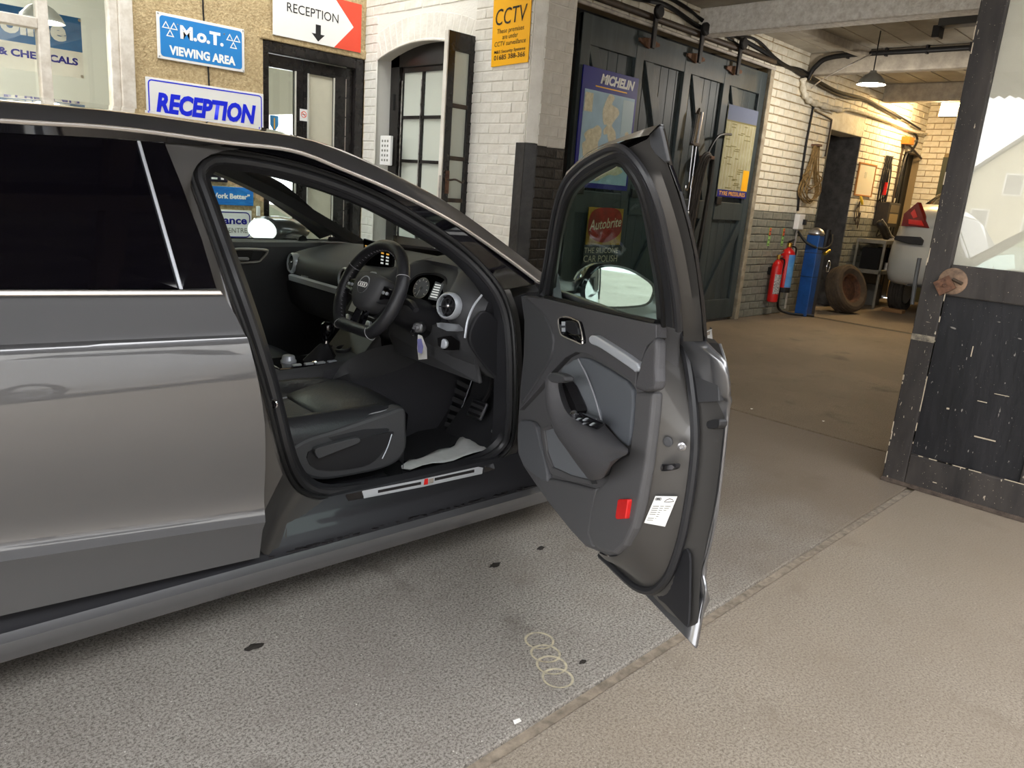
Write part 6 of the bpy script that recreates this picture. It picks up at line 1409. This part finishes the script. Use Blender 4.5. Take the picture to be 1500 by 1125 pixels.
# inner face of the skin (hem) visible past the seal
SL = [(1000, 500), (1007, 530), (1013, 570), (1017, 610), (1018, 650), (1015, 690), (1008, 740), (998, 790), (982, 838), (965, 860), (950, 866), (930, 859), (908, 840), (893, 825), (880, 813)]
OUT = trail[1:]+[(1000, 925), (985, 908)]
hem = [(1052, 510), (1060, 540), (1064, 572), (1061, 610), (1056, 660), (1050, 705), (1043, 756), (1034, 800), (1026, 830), (1024, 842), (1027, 866), (1021, 900), (1012, 932), (985, 903), (955, 870)]
H1 = [(1000, 499), (1007, 520), (1012, 555), (1016, 600), (1018, 645), (1015, 690), (1008, 740), (998, 790), (982, 838), (966, 860), (950, 866)]
H2 = [(1028, 501), (1033, 522), (1037, 555), (1038, 600), (1036, 645), (1031, 700), (1023, 752), (1014, 800), (1008, 850), (1006, 905), (976, 894)]
H3 = [(1052, 503), (1058, 524), (1063, 556), (1062, 600), (1058, 645), (1052, 700), (1044, 752), (1033, 805), (1026, 852), (1018, 935), (988, 908)]
MB().loft([[dl(*p, y) for p in catmull(H, 4)] for H, y in ((H1, -.834), (H2, -.850), (H3, -.858))]).build('hem_panel', m_paintd, dd_, smooth=True, ang=60)
MB().loft([[dl(*p, y) for p, y in (((1000, 499), -.834), ((1028, 501), -.850), ((1052, 503), -.858), ((1056, 510), -.866))], [dl(*p, y) for p, y in (((1006, 492), -.85), ((1026, 493), -.858), ((1046, 497), -.866), ((1057, 509), -.872))]]).build('hem_top', m_paintd, dd_, smooth=True)
MB().tube([dl(*p, -.864) for p in catmull(trail[1:], 4)], .004, 6).build('hem_edge', m_paint, dd_, smooth=True)
dflat('hem_recess', m_plast, [(1012, 523), (1042, 523), (1048, 535), (1052, 555), (1053, 588), (1021, 590), (1017, 560)], -.836, .014, dd_, 0, .003)
dflat('lower_recess', m_plast2, [(1000, 806), (1009, 811), (1010, 840), (1008, 910), (1002, 915), (975, 885), (962, 872), (985, 850)], -.838, .006, dd_, 2)
dflat('rubber_buffer', m_rub, [(1035, 617), (1052, 614), (1054, 620), (1051, 627), (1036, 628)], -.832, .022, dd_, 2, .003)
# shut face between trim and seal
TR = [(962, 470), (961, 494), (959, 540), (957, 574), (954, 610), (951, 636), (948, 668), (943, 700), (938, 730), (930, 775), (920, 799), (906, 813), (890, 815), (876, 809)]
dloft('shut_face', m_paintd, [(TR, -.742), ([(966, 470), (966, 494), (965, 540), (963, 574), (960, 610), (957, 640), (954, 670), (950, 705), (944, 738), (935, 785), (922, 815), (905, 825), (890, 822), (878, 812)], -.752), ([(992, 478), (993, 500), (998, 540), (1001, 574), (1002, 610), (1001, 650), (998, 690), (992, 735), (982, 785), (968, 828), (952, 848), (936, 850), (918, 838), (900, 825), (884, 813)], -.815), ([(1000, 480)]+SL[0:1]+SL[1:], -.835)], dd_, 50)
MB().tube(resample(catmull([dl(*p, -.828) for p in [(1002, 470)]+SL], 4), 70), .011, 8).build('door_seal', m_rub, dd_, smooth=True)
# latch, bolts, sticker
lt_ = dflat('latch', m_plast2, [(954, 664), (962, 676), (963, 690), (985, 688), (990, 683), (988, 679), (970, 680)], -.775, .012, dd_, 2, .002)
dflat('latch_claw', m_chrome, [(966, 683), (984, 681), (988, 684), (984, 688), (966, 688)], -.772, .006, lt_, 1)
for k, (px, py) in enumerate(((999, 653.5), (970.5, 702))):
    c = dl(px, py, -.79); MB().lathe([(.010, 0), (.010, .005), (.006, .007), (.004, .004), (.001, .004)], c, (-.8, .6, 0), 16).build('bolt', m_steel, dd_, smooth=True, ang=40)
MB().lathe([(.012, 0), (.012, .003), (.008, .004), (.001, .004)], dl(979, 647, -.778), (-.6, .8, 0), 16).build('grommet', m_plast, dd_)
sp_ = [(960.5, 724), (992.5, 724.5), (974.5, 768.5), (944, 763)]; sy = (-.771, -.813, -.80, -.760)
q4 = [dl(*p, y) for p, y in zip(sp_, sy)]; ex4 = q4[1]-q4[0]; ey4 = q4[0]-q4[3]; nn4 = np.cross(ex4, ey4); nn4 /= np.linalg.norm(nn4)
if nn4@(DE-q4[0]) < 0: nn4 = -nn4
stk = MB().prism([p+nn4*.010 for p in q4], -nn4*.001).build('tyre_sticker', m_white_s, dd_)
def s4(u, v): return q4[3]+ex4*u+ey4*v+nn4*.0106
for r in range(8):
    for a, b in ((.08, .36), (.42, .58), (.64, .9)):
        if r in (2,) and a < .1: continue
        MB().prism([s4(a, .10+r*.075), s4(b, .10+r*.075), s4(b, .125+r*.075), s4(a, .125+r*.075)], nn4*.0004).build('print_line', m_greyp, stk)
MB().tube([s4(u, v) for u, v in ((.5, .80), (.58, .88), (.70, .92), (.84, .89), (.94, .82), (.72, .80))], .0009, 4, True).build('car_outline', m_ink, stk)
for j in range(4): MB().tube([s4(.10+.06*j+.045*cos(a), .90+.045*sin(a)) for a in [2*pi*k/14 for k in range(14)]], .0006, 4, True).build('ring_mark', m_ink, stk)
# --- trim panel -------------------------------------------------------------------
full = [(762, 433), (800, 437), (860, 452), (925, 467), (962, 474)]+TR[1:]+[(856, 801), (834, 777), (803, 738), (782, 708), (766, 684), (758, 665), (757, 640), (758, 610), (762, 570), (767, 520), (768, 470)]
P = [dl(*p, -.742) for p in full]
tp_ = MB().prism(P, (0, -.07, 0)).build('trim_panel', m_dtrim2, dd_, bevel=.010, seg=3)
up_ = [(763, 434), (800, 438), (860, 453), (925, 468), (961, 475), (961, 495), (946, 508), (932, 545), (930, 570), (929, 563), (905, 543), (884, 532), (860, 518), (843, 516), (828, 524), (810, 543), (785, 574), (760, 601), (762, 570), (767, 520), (768, 470)]
dflat('upper_pad', m_dtrim, up_, -.722, .03, tp_, 0, .012)
dflat('pad_shade', m_plast, [(764, 436), (778, 444), (795, 460), (806, 480), (810, 500), (806, 525), (790, 552), (763, 592), (764, 560), (768, 510), (768, 470)], -.716, .02, tp_, 2, .006)  # darker relief standing in for the shading of the pad's hollow
dflat('rear_grip_block', m_dtrim, [(961, 496), (950, 503), (940, 522), (934, 545), (930, 570), (958, 572), (960, 540)], -.708, .03, tp_, 2, .010)
dflat('rear_border', m_dtrim2, [(930, 574), (957, 574), (954, 610), (950, 645), (944, 690), (936, 735), (926, 775), (914, 800), (900, 812), (880, 808), (868, 800), (860, 780), (866, 745), (872, 718), (890, 700), (896, 675), (920, 664), (927, 620)], -.726, .03, tp_, 0, .010)
dflat('lower_pad', m_dtrim2, [(784, 690), (800, 700), (830, 706), (868, 716), (874, 714), (868, 745), (862, 780), (868, 803), (856, 799), (834, 775), (804, 737), (785, 708)], -.730, .03, tp_, 0, .008)
dflat('insert_panel', m_dfab, [(822, 543), (832, 532), (845, 524), (862, 526), (884, 538), (905, 551), (926, 571), (924, 620), (919, 655), (900, 636), (881, 616), (860, 608), (842, 600), (830, 570)], -.730, .02, tp_, 2, .006)
dflat('fabric_strip', mat('grey_fabric', (104, 108, 112), .85, bump=.3, bs=500), [(821, 543), (834, 532), (847, 526), (860, 552), (872, 584), (881, 617), (860, 609), (845, 600), (838, 575)], -.726, .02, tp_, 2, .004)
MB().tube(catmull([dl(*p, -.724) for p in ((847, 526), (860, 552), (872, 584), (880, 615))], 4), .002, 5).build('fabric_seam', m_stitch, tp_)
# handle bezel and lever
hb = [(819, 466), (830, 464), (843, 469), (849, 475), (853.5, 503), (840, 499), (826, 493), (821, 488), (818, 476)]
hd = dflat('handle_bezel', m_gloss, hb, -.712, .02, tp_, 3, .003)
MB().tube([dl(*p, -.712) for p in [tuple(q) for q in catmull(hb, 3, True)]], .0022, 5, True).build('bezel_ring', m_trimc, hd, smooth=True)
dflat('release_lever', m_plast2, [(829, 470), (842, 473), (847, 490), (834, 488), (829, 482)], -.704, .012, hd, 2, .002); dflat('lever_edge', m_chrome, [(832, 489), (847, 491), (852, 500), (841, 496)], -.706, .010, hd, 1, .001)
for py in (474, 483): dflat('lock_button', m_satin, [(822.5, py-3), (826, py-3), (826, py+3), (822.5, py+3)], -.709, .004, hd)
# alloy strip
dflat('alloy_strip', m_satin, [(862, 498), (863, 493), (868, 491), (880, 497), (932, 532), (930, 545), (920, 538), (880, 511), (865, 504)], -.704, .025, tp_, 3, .005)
# armrest with pull cup
dloft('armrest', m_dtrim, [([(827, 553), (836, 575), (846, 604), (862, 611), (882, 619), (902, 640), (920, 657)], -.730), ([(818, 548), (818, 568), (824, 592), (836, 611), (860, 630), (885, 651), (920, 662)], -.655), ([(806, 546), (806, 568), (810, 596), (822, 618), (850, 642), (880, 662), (919, 664)], -.635), ([(799, 554), (800, 588), (810, 622), (826, 648), (846, 668), (876, 680), (918, 666)], -.630), ([(798, 556), (799, 590), (810, 626), (830, 655), (850, 682), (880, 702), (898, 674)], -.668), ([(800, 560), (801, 592), (812, 632), (832, 662), (852, 690), (866, 704), (892, 696)], -.735)], tp_, 40, 60)
dflat('arm_top_cap', m_plast, [(800, 553), (806, 546), (818, 547), (826, 552), (826, 558), (818, 561), (806, 560)], -.632, .03, tp_, 2, .006)
dflat('pull_cup', m_ink, [(820, 562), (826, 560), (836, 580), (845, 602), (838, 606), (826, 596), (818, 578)], -.690, .03, tp_, 2)
sw_ = dflat('switch_pack', m_gloss, [(833, 610), (847, 604), (884, 620), (872, 629), (855, 622)], -.672, .012, tp_, 0, .003)
for px, py in ((845, 614), (856, 614), (853, 621), (866, 621)): dflat('window_switch', m_satin, [(px-3.5, py+1.5), (px+2, py-2), (px+4, py-1), (px-1, py+3)], -.667, .006, sw_)
MB().lathe([(.010, 0), (.010, .012), (.007, .015), (.001, .015)], dl(841.5, 610, -.672), (0, .35, 1), 16).build('mirror_knob', m_chrome, tp_, smooth=True)
# pocket, speaker, reflector
dflat('door_pocket', m_pock, [(795, 629), (808, 625), (815, 637), (833, 660), (848, 680), (860, 702), (835, 698), (808, 686), (799, 662)], -.728, .02, tp_, 2, .006)
dflat('pocket_rim', m_dtrim2, [(791, 628), (806, 622), (810, 627), (797, 631), (801, 662), (809, 684), (835, 696), (862, 703), (866, 710), (835, 705), (806, 694), (797, 668)], -.722, .03, tp_, 0, .004)
dflat('speaker_grille', mat('grille_plastic', (84, 85, 88), .5), [(759, 620), (768, 616), (777, 617), (784, 625), (790, 650), (798, 680), (801, 706), (785, 698), (767, 682), (759, 660)], -.724, .02, tp_, 2, .006)
rf = dflat('reflector', m_red, [(904.5, 732), (907, 731), (918.5, 731), (919.5, 734), (915.5, 760), (903, 761), (900.5, 758)], -.714, .02, tp_, 0, .003); rf.data.materials[0] = mat('reflector_red', (214, 30, 28), .2, coat=.6, bump=.4, bs=900)
tag(rf, 'red reflector')
# --- window frame and glass ------------------------------------------------------------
FO = [(788, 430), (797, 388), (809, 316), (823, 268), (848, 238), (874, 221), (896, 212), (913, 215), (932, 232), (951, 262), (969, 306), (982, 362), (992, 412), (997, 446), (1000, 485)]
FI = [(812, 442), (818, 392), (827, 335), (838, 296), (853, 275), (876, 259), (898, 247), (907, 243), (917, 254), (932, 280), (943, 324), (951, 374), (958, 414), (961, 446), (962, 474)]
FMo = [tuple(np.array(a)*.62+np.array(b)*.38) for a, b in zip(FO, FI)]; FMi = [tuple(np.array(a)*.4+np.array(b)*.6) for a, b in zip(FO, FI)]
FO3 = [dside(*p, .05) for p in FO]; F13 = [dside(*p, .075) for p in FMo]; F23 = [dside(*p, .07) for p in FMi]; FI3 = [dside(*p, .035) for p in FI]; FG3 = [dside(*p, .012) for p in FI]
wf = loft2('window_frame', m_rub, [FO3, F13, F23, FI3, FG3], dd_, 70, ang=35)
MB().tube(resample(catmull([dside(*tuple(np.array(a)*.86+np.array(b)*.14), .062) for a, b in zip(FO, FI)], 4), 80), .009, 8).build('frame_seal', m_rub, wf, smooth=True)
MB().tube(resample(catmull([dside(*tuple(np.array(a)*.28+np.array(b)*.72), .066) for a, b in zip(FO, FI)], 4), 80), .007, 8).build('inner_frame_seal', m_black, wf, smooth=True)
# black upper pillar panel and top flange behind the frame
UP = [(872, 222), (905, 208), (935, 195), (966, 182)]; 
dpl = [dside(*p, .010) for p in ((900, 212), (932, 197), (966, 181), (968, 188), (980, 242), (994, 280), (1009, 334), (1018, 376), (1026, 434), (1032, 500), (1000, 500), (990, 420), (975, 340), (955, 280), (930, 235))]
MB().prism(dpl, (0, -.010, 0)).build('pillar_panel', m_gloss, wf, bevel=.002)
loft2('pillar_inner', m_paintd, [[dside(*p, .045) for p in ((918, 218), (935, 236), (953, 266), (971, 310), (984, 366), (994, 416), (1000, 470), (1001, 500))], [dside(*p, .022) for p in ((948, 204), (958, 226), (970, 258), (984, 300), (998, 350), (1008, 400), (1016, 455), (1020, 500))], [dside(*p, .016) for p in ((962, 186), (972, 222), (984, 258), (998, 300), (1010, 345), (1019, 390), (1025, 440), (1030, 500))]], wf, 24)
loft2('top_flange', m_paintd, [[dside(*p, .048) for p in ((826, 262), (848, 235), (874, 218), (898, 210), (925, 203), (950, 198))], [dside(*p, .018) for p in ((830, 252), (855, 228), (880, 213), (905, 203), (935, 192), (965, 182))]], wf, 20)
dq = [dside(*p, .024) for p in ((950, 197), (966, 184), (970, 200), (978, 236), (974, 238), (960, 226), (952, 214))]
MB().prism(dq, (0, -.008, 0)).build('corner_tape', mat('foil_tape', (96, 98, 102), .3, .3), wf, bevel=.003)
G3 = [p+np.array([0, -.004, 0]) for p in FG3]
gl_ = MB().prism([p+np.array([0, -.002, 0]) for p in catmull(FG3, 3)], (0, -.004, 0)).build('window_glass', m_cglass, wf)
MB().tube([dl(*p, -.735) for p in ((800, 436), (860, 450), (925, 465), (962, 473))], .008, 8).build('belt_seal', m_black, wf, smooth=True)
dflat('mirror_triangle', m_plast, [(788, 432), (797, 392), (806, 400), (812, 442)], -.75, .03, wf, 0, .004)
# --- door mirror, outside the glass ---------------------------------------------------------
mr = thing('driver_mirror', None, None, parent=dd_)
mo = [(858, 434), (862, 412), (875, 394), (895, 388), (920, 393), (940, 405), (951, 416), (950, 430), (942, 444), (920, 450), (890, 452), (866, 448)]
mg = [(862, 432), (866, 413), (878, 396), (896, 391), (919, 396), (938, 408), (947, 418), (946, 430), (939, 442), (918, 447), (890, 449), (868, 445)]
# mirror plane faces rearward: solve it at fixed distance along x (door frame)
def dx(px, py, x):
    v = RD.T@(RC.T@ray(px, py)); return DE+(x-DE[0])/v[0]*v
MXX = -.145
O3 = catmull([dx(*p, MXX) for p in mo], 3, True); c0 = sum(O3)/len(O3)
MB().loft([[c0+(p-c0)*s+np.array([d+.30*((p-c0)[1]), 0, 0]) for p in O3] for s, d in ((1.0, -.004), (1.05, .012), (1.06, .04), (.95, .09), (.65, .125), (.1, .14))], closed=True, ends=True).build('mirror_housing', m_gloss, mr, smooth=True, ang=60)
MB().prism([p+np.array([-.006+.30*((p-c0)[1]), 0, 0]) for p in catmull([dx(*p, MXX) for p in mg], 3, True)], (.003, 0, 0)).build('mirror_glass', m_mirror, mr)
MB().tube(catmull([(-.08, -.03-.0, .955), (-.09, -.10, .965), (-.08, -.16, .985)], 4), .026, 8).build('mirror_arm', m_gloss, mr, smooth=True)
# hinges
for z in (.42, .72): MB().box(-.06, .03, -.0, .05, z, z+.08).build('hinge', m_paintd, dd_, bevel=.008)
MB().tube(catmull([(.02, .06, .62), (-.06, .05, .60), (-.12, .06, .60)], 4), .016, 8).build('cable_gaiter', m_black, dd_, smooth=True)
for k, (px, py, lab) in enumerate(((1101, 599, 'pale straw scrap on the brown concrete beyond the open door'), (757, 1057, 'small white paper scrap on the concrete near the bottom edge'), (1206, 617, 'tiny pale scrap on the garage floor near the black leaf'))):
    c = at(px, py, 'Z', .0015); tag(MB().prism([c+np.array([-.012, -.004, 0]), c+np.array([.010, -.007, 0]), c+np.array([.014, .004, 0]), c+np.array([-.008, .006, .003])], (0, 0, .001)).build('litter_scrap', m_white_s), lab, 'litter')
# --- small dirt clumps on the concrete ---------------------------------------------------------
for k, (px, py, r, lab) in enumerate(((725, 828, .022, 'dark dirt clump on the concrete under the open door'), (792, 803, .018, 'small dark dirt clump near the sill'), (371, 948, .022, 'dark dirt clump below the rear door'), (853, 970, .012, 'tiny dark dirt speck beside the chalk rings'))):
    c = at(px, py, 'Z', 0); rn = random.Random(k+20); n = 14
    P = [[c+np.array([rn.uniform(.5, 1.15)*q*r*1.3*cos(2*pi*j/n), rn.uniform(.5, 1.15)*q*r*.8*sin(2*pi*j/n), h]) for j in range(n)] for q, h in ((1, .0005), (.7, .004), (.2, .006))]
    tag(MB().loft(P, closed=True, ends=True).build('dirt_clump', mat('dark_dirt', (40, 36, 32), .9), smooth=True), lab, 'dirt')
